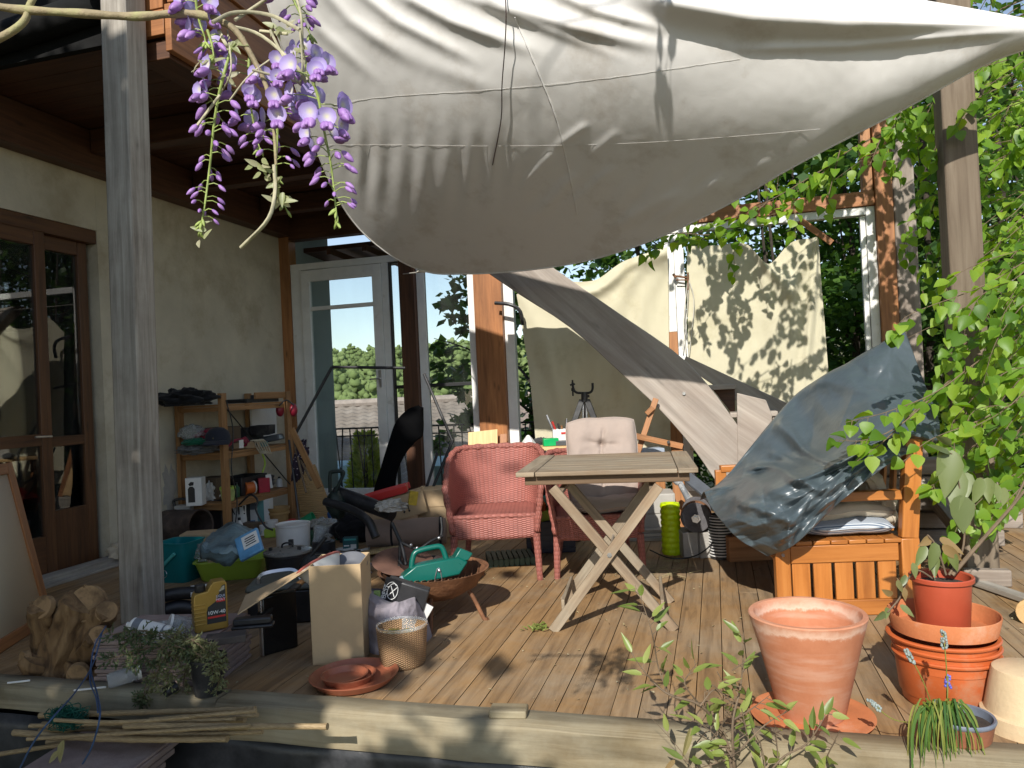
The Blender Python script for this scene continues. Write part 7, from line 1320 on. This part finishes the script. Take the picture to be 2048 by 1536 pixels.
p, s = fl(228, 1380, .03); c0 = p+V((-.02, -.01, 18*s)); c1 = c0+V((.07, .08, .012)); one('grey_jar', CLEAR, lambda b: b.tube([c0, c0.lerp(c1, .1), c0.lerp(c1, .75), c1], [.026, .03, .031, .029], 22), 'grey clear jar lying on the edge beam before the conifer', 'jar', smooth=40)
one('round_lid', PAPER, lambda b: b.tube([c1, c1+(c1-c0)*.12], .031, 22), 'white lid at the back of the lying grey jar', 'lid', smooth=40)
for (x0, y0_, x1, y1_, lab) in ((148, 1381, 212, 1374, 'thin white rod lying beside the grey jar'), (15, 1366, 60, 1361, 'thin white rod lying left of the stump')): one('white_rod', WPLAS, lambda b: b.tube([F(x0, y0_, .036), F(x1, y1_, .036)], .004, 8), lab, 'rod')
CANE = mat('bamboo', (.31, .22, .115), .55, .4, 9., .2, 50., c2=(.43, .33, .19), aniso=(4, 40, 40))
RC = random.Random(2); lines = [((80, 1431), (510, 1418), (400, 1412)), ((85, 1448), (515, 1430), 0), ((60, 1452), (470, 1438), 0), ((28, 1465), (455, 1478), 0), ((55, 1478), (500, 1452), 0), ((95, 1484), (495, 1455), 0), ((0, 1508), (290, 1464), 0), ((200, 1460), (525, 1464), 0), ((250, 1452), (655, 1453), 0), ((110, 1440), (380, 1434), 0), ((80, 1462), (490, 1440), 0), ((130, 1470), (440, 1462), 0), ((300, 1440), (512, 1422), 0)]
for k, (a, c, _) in enumerate(lines):
    z0_ = .0+.012*(k % 3); d_ = 2.9-.06*(k % 5); A0, A1 = W(a[0], a[1], d_+.35), W(c[0], c[1], d_-.22)
    A0.y = A1.y = 2.3-.028*(k % 5); A0, A1 = PY(a[0], a[1], A0.y), PY(c[0], c[1], A1.y)
    L = (A1-A0).length; r_ = (.0115, .0092, .0085, .0125, .0075)[k % 5]; n_ = int(L/.12)
    pts, rs = [], []
    for j in range(n_*4+1): t_ = j/(n_*4); pts.append(A0.lerp(A1, t_)+V((0, 0, -.012*math.sin(t_*PI)*(k % 2)))); rs.append(r_*(1.16 if j % 4 == 0 and j else 1)*(1-.2*t_))
    one('bamboo_cane', CANE, lambda b: b.tube(pts, rs, 8), 'bamboo cane of the loose bundle lying before the deck edge', 'cane', 'bamboo canes before the deck edge', smooth=60)
def netf(b):
    c = PY(132, 1440, 2.24); rg = random.Random(4)
    for k in range(70): b.tube(curve([c+V((rg.gauss(0, .036), rg.gauss(0, .02), rg.gauss(0, .018)+.01)) for j in range(6)], 16), .0018, 4)
one('green_netting', mat('dark_green_net', (.0, .07, .045), .7), netf, 'tangle of dark green netting lying on the bamboo canes', 'netting')
zq = -.075
for k in range(4):
    a = F(60, 1560, zq); q0 = PY(205-22*k, 1482+13*k, 2.26-.05*k)
    one('paver', PAVER, lambda b: (b.box(MT((-2.2-.012*k, 2.2-.035*k, -.12-k*.035), .1), .42+.0*k, .36, .022), b.box(MT((-2.2-.012*k, 2.2-.035*k, -.098-k*.035), .1), .41, .345, .011)), ['topmost', 'second', 'third', 'lowest'][k]+' brown paver of the stack before the deck edge', 'paver', 'brown pavers stacked before the deck', bevel=.004)
one('paver_plinth', PAVER, lambda b: b.box(MT((-2.33, 2.08, -.5), .1), .4, .34, .265), 'rough brown block carrying the paver stack before the deck', 'block', bevel=.006)
for k, pl_ in enumerate(([(212, 1252), (190, 1290), (182, 1340), (195, 1390), (200, 1430), (185, 1490), (165, 1528)], [(205, 1262), (185, 1330), (150, 1385), (110, 1430), (70, 1480), (38, 1540)], [(185, 1305), (180, 1360), (192, 1395), (196, 1425)])):
    one('blue_wire', mat('blue_wire', (.03, .07, .16), .5), lambda b: b.tube(curve([W(x, y, 3.05-.6*sst(1330, 1440, y)-.15*sst(1240, 1330, y)) for x, y in pl_], 30), .0028, 6), ['blue wire curling down past the jar', 'long blue wire running down to the lower left corner', 'short blue wire hanging beside the stump'][k], 'wire', smooth=60)
b = MB(); b.leaf(PY(128, 1480, 2.1), V((-.03, 0, -.09)), V((.3, -1, .3)), .1, .025, .3, .4); b.leaf(PY(120, 1500, 2.1), V((-.05, 0, -.05)), V((.3, -1, .3)), .08, .02, .3, .4); tag(b.build('withered_leaf', leafmat('withered', (.3, .28, .12), (.36, .33, .15), (.4, .36, .18), .3)), 'pale withered leaf hanging over the lower pavers', 'leaf')
# framed mirror leaning at the left, its bright reflection painted as cream base colour
E1, E0 = F(97, 1243), F(-70, 1350); T1 = W(13, 926, 4.06); ud = (T1-E1); ed = (E0-E1).normalized(); Lw = .85; nn = ud.cross(ed).normalized()
if nn.x < 0: nn = -nn
PF = thing('framed_panel', 'orange-brown framed mirror leaning beside the tree stump, its reflection painted pale cream', 'frame', E1); FT = .05
part('frame', ORANGEWOOD, PF, lambda b: (b.bar(E1, E1+ud, .06, .03, nn), b.bar(E1+ed*Lw, E1+ed*Lw+ud, .06, .03, nn), b.bar(E1+ed*.031+ud.normalized()*.03, E1+ed*(Lw-.031)+ud.normalized()*.03, .06, .03, nn), b.bar(E1+ed*.031+ud-ud.normalized()*.03, E1+ed*(Lw-.031)+ud-ud.normalized()*.03, .06, .03, nn)), bevel=.004)
PANE, t, b_ = nt('painted_reflection'); b_.inputs['Base Color'].default_value = (.82, .77, .6, 1); b_.inputs['Roughness'].default_value = .15; b_.inputs['Coat Weight'].default_value = .5
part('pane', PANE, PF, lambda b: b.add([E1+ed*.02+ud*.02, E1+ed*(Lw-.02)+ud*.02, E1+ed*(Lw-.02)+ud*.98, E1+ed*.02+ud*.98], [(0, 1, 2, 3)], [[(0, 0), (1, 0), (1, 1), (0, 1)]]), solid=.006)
# ================================================================== back right of the table
p1 = PY(965, 930, 6.75); one('plywood_board', PALEPINE, lambda b: b.bar(PY(966, 985, 6.7), PY(966, 862, 6.92), .3, .018, V((1, .0, 0)).cross(V((0, 0, 1)))), 'pale plywood board leaning against the orange post', 'board', bevel=.002)
one('orange_board', ORANGEWOOD, lambda b: b.bar(PY(1008, 985, 6.72), PY(1007, 868, 6.9), .07, .02, V((0, -1, 0))), 'narrow orange board beside the pale plywood board', 'board', bevel=.002)
bz = PY(1060, 905, 6.1); one('woven_crate', weave('purple_rattan', (.085, .06, .075), (.03, .02, .03), .02, .016), lambda b: obox(b, K(V((bz.x, bz.y, bz.z-.3)), 0), .28, .24, .3, .012), 'dark purple woven basket behind the left wicker chair', 'basket')
one('woven_crate_stand', REDWOOD, lambda b: b.box(K(V((bz.x, bz.y, 0)), 0), .24, .2, bz.z-.302), 'dark wooden stand under the purple woven basket', 'stand', bevel=.004)
cz_ = PY(1058, 906, 6.1); one('paper_cone', PAPER, lambda b: b.lathe(K(cz_+V((0, .0, .0)), .3), [(.11, 0), (.085, .05), (.045, .11), (.012, .15), (.001, .152)], 5), 'white folded paper cone standing on the purple basket', 'paper cone', smooth=0)
tz = PY(1090, 893, 6.2).z; tl, trr = PY(1060, 870, 6.5), PY(1140, 885, 6.5); DK = thing('work_board', 'pale wooden work board laden with tools behind the mauve cushion', 'work board', V((tl.x+.2, 6.35, 0)))
part('top', PALEPINE, DK, lambda b: b.prism(TR((0, 0, tz-.03)), [(PY(1058, 872, 6.75).x, 6.75), (PY(1085, 893, 6.15).x, 6.15), (PY(1230, 893, 6.15).x, 6.15), (PY(1225, 872, 6.75).x, 6.75)], .03), bevel=.003)
for q in (PY(1110, 893, 6.25), PY(1215, 893, 6.25), PY(1085, 873, 6.65), PY(1215, 873, 6.65)): part('leg', REDWOOD, DK, lambda b: b.box(MT((q.x, q.y, 0)), .04, .04, tz-.031))
def ond(px, yy): q = PY(px, 880, yy); return V((q.x, yy, tz+.001))
one('hand_brush', fabric('dark_bristle', (.05, .05, .05), .3, 1., 60., wr=.9), lambda b: heap(b, K(ond(1082, 6.4)), .065, .05, .035, .3, 4, 3), 'dark bristle brush on the left of the work board', 'brush', smooth=180)
one('green_box', PLASTIC('vivid_green', (.0, .36, .1)), lambda b: b.box(K(ond(1101, 6.25), .1), .13, .08, .065), 'bright green box at the front of the work board', 'box', bevel=.005)
WO = thing('tool_caddy', 'white caddy full of tools on the work board', 'caddy', ond(1124, 6.45)); part('box', WPLAS, WO, lambda b: obox(b, K(ond(1124, 6.45)), .16, .12, .13, .005), bevel=.003)
part('print', REDP2, WO, lambda b: b.box(K(ond(1124, 6.388)) @ TR((.02, -.003, .09)), .05, .003, .015))
for k, (dx, h_, m_) in enumerate(((-.06, .26, STEEL), (-.03, .2, REDP2), (.0, .18, BLACKP), (.05, .22, STEEL), (.02, .16, REDWOOD))): part('tool', m_, WO, lambda b: b.tube([K(ond(1124, 6.45)) @ V((dx*.6, 0, .02)), K(ond(1124, 6.45)) @ V((dx*1.6-.03, 0, h_))], .008+.003*(k == 0), 8))
one('battery_box', PLASTIC('slate_plastic', (.06, .065, .07)), lambda b: b.box(K(ond(1128, 6.28), -.1), .14, .09, .04), 'slate-grey box right of the bright green box', 'box', bevel=.004)
TS = thing('tripod_stand', 'black tripod stand with a U-shaped fork behind the mauve cushion', 'stand', PY(1163, 960, 6.55)); yT = 6.55; Tq = lambda x, y, dy=0: PY(x, y, yT+dy)
part('fork', BLACKM, TS, lambda b: b.tube(curve([Tq(1145, 765), Tq(1147, 778), Tq(1153, 785), Tq(1166, 786), Tq(1180, 785), Tq(1185, 778), Tq(1185, 766)], 24), .011, 8), smooth=60)
part('clamp', BLACKM, TS, lambda b: (b.tube([Tq(1145, 760), Tq(1146, 792)], .008, 8), b.tube([Tq(1140, 770), Tq(1150, 768)], .008, 8), b.tube([Tq(1146, 776), Tq(1146, 782)], .016, 10)))
part('hub', BLACKP, TS, lambda b: (b.tube([Tq(1169, 784), Tq(1169, 803)], .03, 14), b.tube([Tq(1169, 794), Tq(1179, 792)], .012, 8)))
for x1, y1, dy in ((1128, 905, -.15), (1212, 900, -.15), (1172, 905, .25)): part('leg', BLACKM, TS, lambda b: b.bar(Tq(1169+(x1-1169)*.12, 800), Tq(x1+(x1-1169)*.6, y1+65, dy), .05, .03, V((0, 1, 0))), bevel=.004)
part('column', STEEL, TS, lambda b: (b.tube([Tq(1166, 803), Tq(1166, 900)], .009, 8), b.tube([Tq(1173, 803), Tq(1173, 900)], .009, 8)))
EA = thing('easel', 'brown wooden easel leaning between the cushion and the stair', 'easel', PY(1290, 930, 6.0)); Eq = lambda x, y, yy=6.0: PY(x, y, yy)
part('strut', REDWOOD, EA, lambda b: b.bar(Eq(1262, 945), Eq(1312, 797, 6.08), .045, .03, V((0, 1, 0))), bevel=.003); part('strut', REDWOOD, EA, lambda b: b.bar(Eq(1293, 828, 6.03), Eq(1306, 815, 6.03), .04, .03, V((0, 1, 0))), bevel=.003)
part('arm', REDWOOD, EA, lambda b: b.bar(Eq(1272, 872, 5.97), Eq(1366, 893, 5.97), .03, .045, V((0, 0, 1))), bevel=.003); part('leg', REDWOOD, EA, lambda b: b.bar(Eq(1355, 890, 6.02), Eq(1350, 1010, 6.05), .03, .04, V((0, 1, 0))), bevel=.003); part('knob', BLACKP, EA, lambda b: b.tube([Eq(1337, 884, 5.95), Eq(1337, 884, 5.92)], .012, 10))
one('blue_case', PLASTIC('pale_case', (.35, .4, .48)), lambda b: b.box(K(PY(1300, 930, 6.2), .1), .22, .15, .14), 'pale blue case glimpsed above the table edge by the easel', 'case', bevel=.01)
one('case_stand', REDWOOD, lambda b: b.box(K(V((PY(1300, 930, 6.2).x, 6.2, 0)), .1), .2, .14, PY(1300, 930, 6.2).z-.002), 'dark stand under the pale blue case', 'stand')
p, s = fl(1300, 1075); WD_ = thing('drawer_box', 'dusty white drawer unit standing behind the folding table', 'drawers', p); Md = K(p+V((0, .2, 0)), -.1)
part('carcass', mat('dusty_white', (.4, .38, .34), .6, .12, 5., .1, 40.), WD_, lambda b: b.box(Md, 92*s, .28, 84*s), bevel=.005)
for k in range(2): part('drawer_front', mat('dusty_white', (.4, .38, .34)), WD_, lambda b: b.box(Md @ TR((0, -.143, .02+k*40*s)), 86*s, .008, 37*s), bevel=.003)
p = V((p.x, p.y-.12, 0))
for k in range(3): one('floor_board', GREYWOOD, lambda b: b.bar(p+V((-.25, .02*k, .012+.026*k)), p+V((.2, .06+.02*k, .012+.026*k)), .09, .022), ['lowest', 'middle', 'top'][k]+' short grey board lying in front of the white drawer unit', 'board', 'short boards on the deck', bevel=.002)
# between the chairs
p, s = fl(1092, 1108); p.y += .15; CR = thing('dark_crate', 'dark navy ribbed plastic crate between the wicker chairs', 'crate', p); Mk = K(p)
part('crate', NAVY, CR, lambda b: obox(b, Mk, .34, .26, .22, .006), bevel=.004); part('rib', NAVY, CR, lambda b: [b.box(Mk @ TR((0, -.133, .03+.045*k)), .345, .01, .008) for k in range(5)])
one('lime_lid_box', LIME, lambda b: obox(b, K(p+V((0, 0, .222)), .1) @ RY(-.2), .16, .14, .07, .005), 'lime green box lying tilted in the navy crate', 'box', bevel=.004)
one('orange_tool', ORP, lambda b: (b.box(K(p+V((-.08, .0, .26))) @ RY(.3), .1, .06, .06), b.tube([p+V((-.1, 0, .3)), p+V((-.02, 0, .33))], .025, 10)), 'small orange power tool on top of the navy crate', 'tool', bevel=.012)
one('teal_bin', TURQ, lambda b: obox(b, K(p+V((.02, .05, .31)), -.2), .12, .1, .06, .004, 1.2), 'turquoise tray above the orange tool between the chairs', 'tray', bevel=.004)
one('black_box', BLACKP, lambda b: b.box(K(p+V((0, .3, .0)), .1), .3, .2, .5), 'tall black box standing behind the navy crate', 'box', bevel=.008)
p, s = fl(1012, 1130); one('green_grate', PLASTIC('grey_green', (.06, .095, .065), .7), lambda b: [b.box(K(p+V((0, .1, .0)), .1) @ TR((-.14+.035*k, 0, 0)), .028, .28, .05) for k in range(9)]+[b.box(K(p+V((0, .1, .012)), .1) @ TR((0, y_, 0)), .31, .02, .03) for y_ in (-.12, 0, .12)], 'grey-green plastic paving grid on the deck under the left chair', 'paving grid', bevel=.002)
# yellow roller, grinder, canister, pipe
p, s = fl(1343, 1112); p.y += .07; YEL = mat('neon_yellow', (.55, .72, .0), .5, .05, 8., .05, 40.); rr = 20*s; hh = lift(p, 1006); FRO = thing('foam_roller', 'neon yellow grooved foam roller standing upright', 'foam roller', p)
part('core', YEL, FRO, lambda b: b.lathe(K(p), [(rr*.55, 0), (rr*.93, 0), (rr*.93, hh), (rr*.55, hh), (rr*.55, 0)], 32), smooth=40)
part('tread', YEL, FRO, lambda b: [b.grid(lambda u, v: K(p) @ V(((rr*(1 if 0 < v < 1 else .92))*math.cos(2*PI*(j+.08+.84*u)/9+(k % 2)*.3), (rr*(1 if 0 < v < 1 else .92))*math.sin(2*PI*(j+.08+.84*u)/9+(k % 2)*.3), hh*(k+.06+.88*v)/9)), 4, 3) for k in range(9) for j in range(9)], smooth=30)
for px, r_, lab in ((1375, 0, 'left rough concrete block under the bench grinder'), (1406, .08, 'right rough concrete block under the bench grinder')):
    q, s = fl(px, 1117); one('concrete_block', CONCRETE, lambda b: b.box(K(q+V((0, .1, 0)), r_), 31*s, .2, 52*s), lab, 'block', 'concrete blocks under the grinder', bevel=.006)
q, s = fl(1390, 1117); gc = W(1392, 1036, depth(q)-.02); GR = thing('bench_grinder', 'old bench grinder with two worn wheels on concrete blocks', 'bench grinder', V((gc.x, gc.y+.1, 52*s))); ax = (cF*.96+cR*.25).normalized(); ax.z = 0
part('wheel', mat('grind_stone', (.09, .085, .09), .8, .3, 30., .2, 90.), GR, lambda b: b.tube([gc-ax*.0, gc+ax*.035], 29*s, 34), bevel=.003, smooth=40)
part('guard', RUST, GR, lambda b: b.tube([gc+ax*.036, gc+ax*.09], 31*s, 34), bevel=.004, smooth=40); part('motor', mat('motor_grey', (.16, .14, .13), .6, .3), GR, lambda b: b.tube([gc+ax*.09, gc+ax*.24], 25*s, 26), bevel=.008, smooth=40)
part('wheel', mat('grind_stone', (.1, .1, .11)), GR, lambda b: b.tube([gc+ax*.25, gc+ax*.28], 30*s, 34), bevel=.003, smooth=40); part('spindle', STEEL, GR, lambda b: (b.tube([gc-ax*.05, gc], 5*s, 12), b.tube([gc-ax*.03, gc-ax*.008], 9*s, 6)))
part('base', BLACKM, GR, lambda b: b.box(K(V((gc.x, gc.y+.12, 52*s))), .12, .14, gc.z-52*s-.02), bevel=.004)
part('cable', BLACKP, GR, lambda b: b.tube(curve([gc+ax*.15+V((.1, 0, -.1)), W(1425, 1085, depth(q)-.05), W(1390, 1112, depth(q)-.1), W(1340, 1116, depth(q)-.08), W(1300, 1100, depth(q)+.1)], 24), .005, 6), smooth=60)
q, s = fl(1444, 1120); hh = lift(q, 1032); RBC = thing('ribbed_canister', 'black and white ribbed wire canister beside the grinder', 'canister', q); q.y += .06
part('body', BLACKP, RBC, lambda b: b.lathe(K(q), [(.001, 0), (23*s, 0), (23*s, hh), (20*s, hh), (20*s, .01), (.001, .01)], 32), smooth=40)
part('ring', WPLAS, RBC, lambda b: [b.lathe(K(q+V((0, 0, .02+k*hh/15))), [(22.5*s, 0), (25*s, .002), (25*s, .006), (22.5*s, .008)], 32) for k in range(14)], smooth=60)
p0_ = W(1392, 1030, 5.35); one('splashed_pipe', mat('splashed_grey', (.2, .21, .22), .5, .2, 9., .1, 40., dirt=(.7, .7, .68), dscale=9., dth=.55), lambda b: (b.tube([p0_, W(1358, 962, 5.4)], .022, 14), b.tube([W(1358, 965, 5.4), W(1350, 957, 5.4)], .03, 12)), 'paint-splashed grey pipe leaning behind the bench grinder', 'pipe', smooth=40)
one('grey_strap', mat('slate_sheet', (.09, .1, .115), .5, .2), lambda b: b.bar(W(1370, 950, 5.5), W(1432, 1000, 5.2), .1, .02, V((0, -.3, 1))), 'dark slate-grey strip slanting down from the table edge to the tarpaulin', 'strip', bevel=.003)
one('stair_foot', REDWOOD, lambda b: b.box(MT(F(1330, 1080)+V((.1, .35, 0))), .09, .09, .62), 'short brown post behind the foam roller', 'post', bevel=.005)
# ================================================================== litter on the deck
lt = MB(); RL = random.Random(44)
for k in range(330):
    x, y = RL.uniform(-2.2, 1.6), RL.uniform(2.6, 5.0); lt.leaf(V((x, y, .006)), V((RL.uniform(-1, 1), RL.uniform(-1, 1), RL.uniform(-.1, .2))), V((RL.uniform(-.4, .4), RL.uniform(-.4, .4), 1)), RL.uniform(.006, .022), RL.uniform(.004, .01), .3, .5)
tag(lt.build('leaf_litter', leafmat('litter', (.2, .13, .06), (.32, .25, .13), (.42, .37, .24), .1)), 'tiny dry leaf crumbs scattered over the deck boards', 'litter', kind='stuff')
cl_ = MB()
for k in range(40): p = F(1075+RL.gauss(0, 14), 1256+RL.gauss(0, 4), .008); cl_.leaf(p, V((RL.uniform(-1, 1), RL.uniform(-1, 1), .2)), V((0, 0, 1)), .03, .012, .3, .4)
tag(cl_.build('green_clippings', OLV), 'small heap of green leaf clippings left of the table foot', 'clippings', kind='stuff')
ds_ = MB()
for k in range(70): p = F(1320+RL.gauss(0, 35), 1140+RL.gauss(0, 12), .008); ds_.tube([p, p+V((RL.uniform(-.09, .09), RL.uniform(-.09, .09), .006))], .0014, 4)
tag(ds_.build('dry_grass', mat('straw_bits', (.35, .3, .16), .9)), 'wisps of dry grass on the deck before the foam roller', 'dry grass', kind='stuff')
q = F(1018, 1430, .03); one('wood_offcut', BEAMW, lambda b: b.box(K(q, -.35+.2), .13, .07, .028), 'short pale wood offcut lying on the edge beam', 'offcut', bevel=.006)
# ================================================================== more odds and ends of the cluttered left half
def cylp(b, p, r, h, n=20): b.lathe(K(p), [(.001, 0), (r, 0), (r, h*.93), (r*.9, h), (.001, h)], n)
def bottle(p, r, h, m, capm, lab):
    o = thing('bottle', lab, 'bottle', p); part('body', m, o, lambda b: b.lathe(K(p), [(.001, 0), (r, .002), (r, h*.62), (r*.85, h*.7), (r*.4, h*.8), (r*.4, h*.86), (.001, h*.86)], 20), smooth=50); part('cap', capm, o, lambda b: b.lathe(K(p), [(r*.46, h*.86), (r*.46, h), (.001, h)], 14), smooth=40); return o
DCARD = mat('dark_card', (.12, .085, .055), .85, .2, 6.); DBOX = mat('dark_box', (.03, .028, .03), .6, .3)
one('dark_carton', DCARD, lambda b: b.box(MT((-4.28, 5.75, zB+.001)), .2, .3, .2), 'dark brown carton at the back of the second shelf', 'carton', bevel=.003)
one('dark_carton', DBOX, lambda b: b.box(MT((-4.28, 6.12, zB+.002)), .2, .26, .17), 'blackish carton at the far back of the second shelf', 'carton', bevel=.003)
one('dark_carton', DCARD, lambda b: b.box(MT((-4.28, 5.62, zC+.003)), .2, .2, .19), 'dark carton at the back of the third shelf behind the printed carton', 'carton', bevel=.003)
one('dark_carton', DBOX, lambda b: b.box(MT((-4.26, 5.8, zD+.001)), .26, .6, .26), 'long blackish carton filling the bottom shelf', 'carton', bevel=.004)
one('crimson_rope', fabric('crimson_rope', (.3, .03, .06), .3, .9, 30., wr=.5), lambda b: [b.tube(curve([onz(455+4*k, zB+.03+.012*k, -4.06), onz(472+3*k, zB+.09, -4.04), onz(492, zB+.05+.01*k, -4.05), onz(488+3*k, zB+.02, -4.07)], 12), .007, 6) for k in range(6)], 'loops of crimson rope right of the cap on the second shelf', 'rope', smooth=60)
for k, (px, r, h, m, lab) in enumerate(((505, .03, .12, PLASTIC('amber', (.2, .08, .01)), 'amber bottle at the middle of the third shelf'), (556, .028, .1, WPLAS, 'white bottle at the far end of the third shelf'), (470, .025, .13, PLASTIC('bottle_green', (.01, .08, .03)), 'dark green bottle right of the lime tub on the third shelf'))): bottle(onz(px, zC+.001, -4.1), r, h, m, BLACKP, lab)
for k, (px, lab) in enumerate(((512, 'left dark glass jar under the top shelf'), (528, 'middle dark glass jar under the top shelf'), (543, 'right dark glass jar under the top shelf'))): one('glass_jar', DBOX, lambda b: cylp(b, onz(px, zA+.001, -4.2), .03, .07), lab, 'jar', smooth=40)
one('hanging_cable', BLACKP, lambda b: b.tube(curve([PX(452, 800, -3.95), PX(466, 860, -3.94), PX(463, 940, -3.94), PX(474, 1000, -3.94), PX(470, 1055, -3.93)], 20), .005, 6), 'dark cord hanging down from the shelf post', 'cord', smooth=60)
one('black_hose', BLACKP, lambda b: b.tube(curve([W(478, 1010, 5.2), W(500, 990, 5.15), W(515, 1000, 5.1), W(512, 1020, 5.05), W(530, 1052, 5.0), W(545, 1060, 4.95)], 24), .007, 7), 'thin black hose curling in front of the product carton', 'hose', smooth=60)
p, s = fl(395, 1178); one('yellow_funnel', PLASTIC('yellow_plastic', (.55, .4, .03)), lambda b: b.lathe(K(onp(384, 1230)+V((.0, .2, -.02))) @ RX(.5), [(.008, 0), (.012, .05), (.045, .1), (.043, .1), (.009, .05), (.005, 0)], 24), 'small yellow funnel behind the golden oil can', 'funnel', smooth=50)
a0, a1 = W(520, 1232, 3.35), W(642, 1132, 3.75); LP = thing('lopper', 'black lopper with wooden handle lying across the carton flap', 'lopper', a0)
part('blade', BLACKM, LP, lambda b: b.bar(a0, a0.lerp(a1, .6), .045, .02, V((0, 0, 1))), bevel=.006); part('handle', PINE, LP, lambda b: b.tube([a0.lerp(a1, .6), a1], .014, 10), smooth=60); part('pivot', STEEL, LP, lambda b: b.ell(TR(a0.lerp(a1, .3)-cF*.015), .012, .012, .012, 10, 8))
p, s = fl(560, 1235); one('dark_trowel', BLACKM, lambda b: (b.ell(K(p+V((.0, .3, .2))) @ RY(.5), .05, .02, .08, 14, 10), b.tube([p+V((.02, .3, .26)), p+V((.1, .34, .36))], .012, 8)), 'dark trowel hanging by the lidded pot', 'trowel', smooth=60)
for (px, py, w_, h_, m, lab, r) in ((655, 1062, 26, 20, DCARD, 'little brown carton behind the round black tin', .3), (676, 1082, 16, 26, GREENP, 'little green carton behind the round black tin', -.2), (610, 1068, 22, 14, CARD, 'little pale carton behind the beige jar', .5), (478, 1088, 24, 16, PAPER, 'little white carton at the back of the lime tray', .2), (405, 1150, 20, 12, DCARD, 'little dark carton at the front left of the lime tray', .1), (742, 1085, 30, 16, DBOX, 'little black carton at the left end of the foam roll', .2), (848, 1090, 24, 18, CARD, 'little brown carton at the right end of the foam roll', -.3)):
    p, s = fl(px, py); z_ = .03 if 380 < px < 500 else 0; one('little_carton', m, lambda b: b.box(K(p+V((0, .05, z_)), r), w_*s, w_*s*.8, h_*s), lab, 'carton', bevel=.003)
for (px, py, m, cm, r, h, lab) in ((576, 1080, PLASTIC('milky', (.5, .5, .46)), REDP2, .03, .16, 'milky bottle with a red cap behind the white bucket'), (662, 1050, PLASTIC('bottle_blue', (.02, .08, .25)), WPLAS, .03, .17, 'blue bottle with a white cap by the reed mat'), (625, 1090, PLASTIC('bottle_green', (.01, .08, .03)), BLACKP, .027, .14, 'dark green bottle right of the clear beaker'), (480, 1072, WPLAS, BLACKP, .028, .16, 'white bottle behind the blue-grey sack'), (718, 1128, DBOX, BLACKP, .03, .1, 'squat black bottle behind the tall carton')):
    p, s = fl(px, py); bottle(p, r, h, m, cm, lab)
p, s = fl(700, 1150); one('grey_rag', GREYC, lambda b: heap(b, K(p), .12, .1, .04, .5, 3, 91), 'crumpled grey rag behind the tall carton', 'rag', smooth=180)
p, s = fl(640, 1120); one('black_cable', BLACKP, lambda b: b.tube(curve([p+V((.12*math.cos(k*1.1)*(1-.03*k), .1*math.sin(k*1.1)*(1-.03*k), .006+.004*k)) for k in range(14)], 60), .005, 6), 'loops of thin black cable on the deck by the grey woven mat', 'cable', smooth=60)
p, s = fl(300, 1345); one('dark_pipe_offcut', BLACKP, lambda b: b.tube([F(330, 1385, .06), F(352, 1372, .07)], .02, 14), 'short dark pipe offcut hidden under the conifer', 'pipe')

for (px, py, w_, h_, m, lab, r) in ((600, 1118, 20, 22, WPLAS, 'little white canister between the beaker and the woven mat', .2), (585, 1100, 16, 14, REDP2, 'little red lid-like box right of the lidded pot', .4), (668, 1120, 34, 10, GREYP, 'flat dark grey tablet on the woven mat', .3), (690, 1062, 18, 24, PLASTIC('bottle_blue', (.02, .08, .25)), 'little blue box before the garden vacuum', -.3), (752, 1065, 30, 22, PAPER, 'little white box tucked behind the foam roll', .4), (770, 1050, 26, 18, TURQ, 'little turquoise box left of the arrow carton', -.1), (632, 1045, 22, 30, DBOX, 'tall blackish carton by the foot of the reed mat', .1), (612, 1040, 18, 26, REDC, 'little red carton by the foot of the reed mat', .3), (498, 1070, 30, 24, DCARD, 'little brown carton behind the white bottle', -.2), (538, 1075, 24, 16, LIME, 'little lime box behind the white bucket', .2)):
    p, s = fl(px, py); one('little_box', m, lambda b: b.box(K(p+V((0, .03, 0)), r), w_*s, w_*s*.8, h_*s), lab, 'box', bevel=.003)
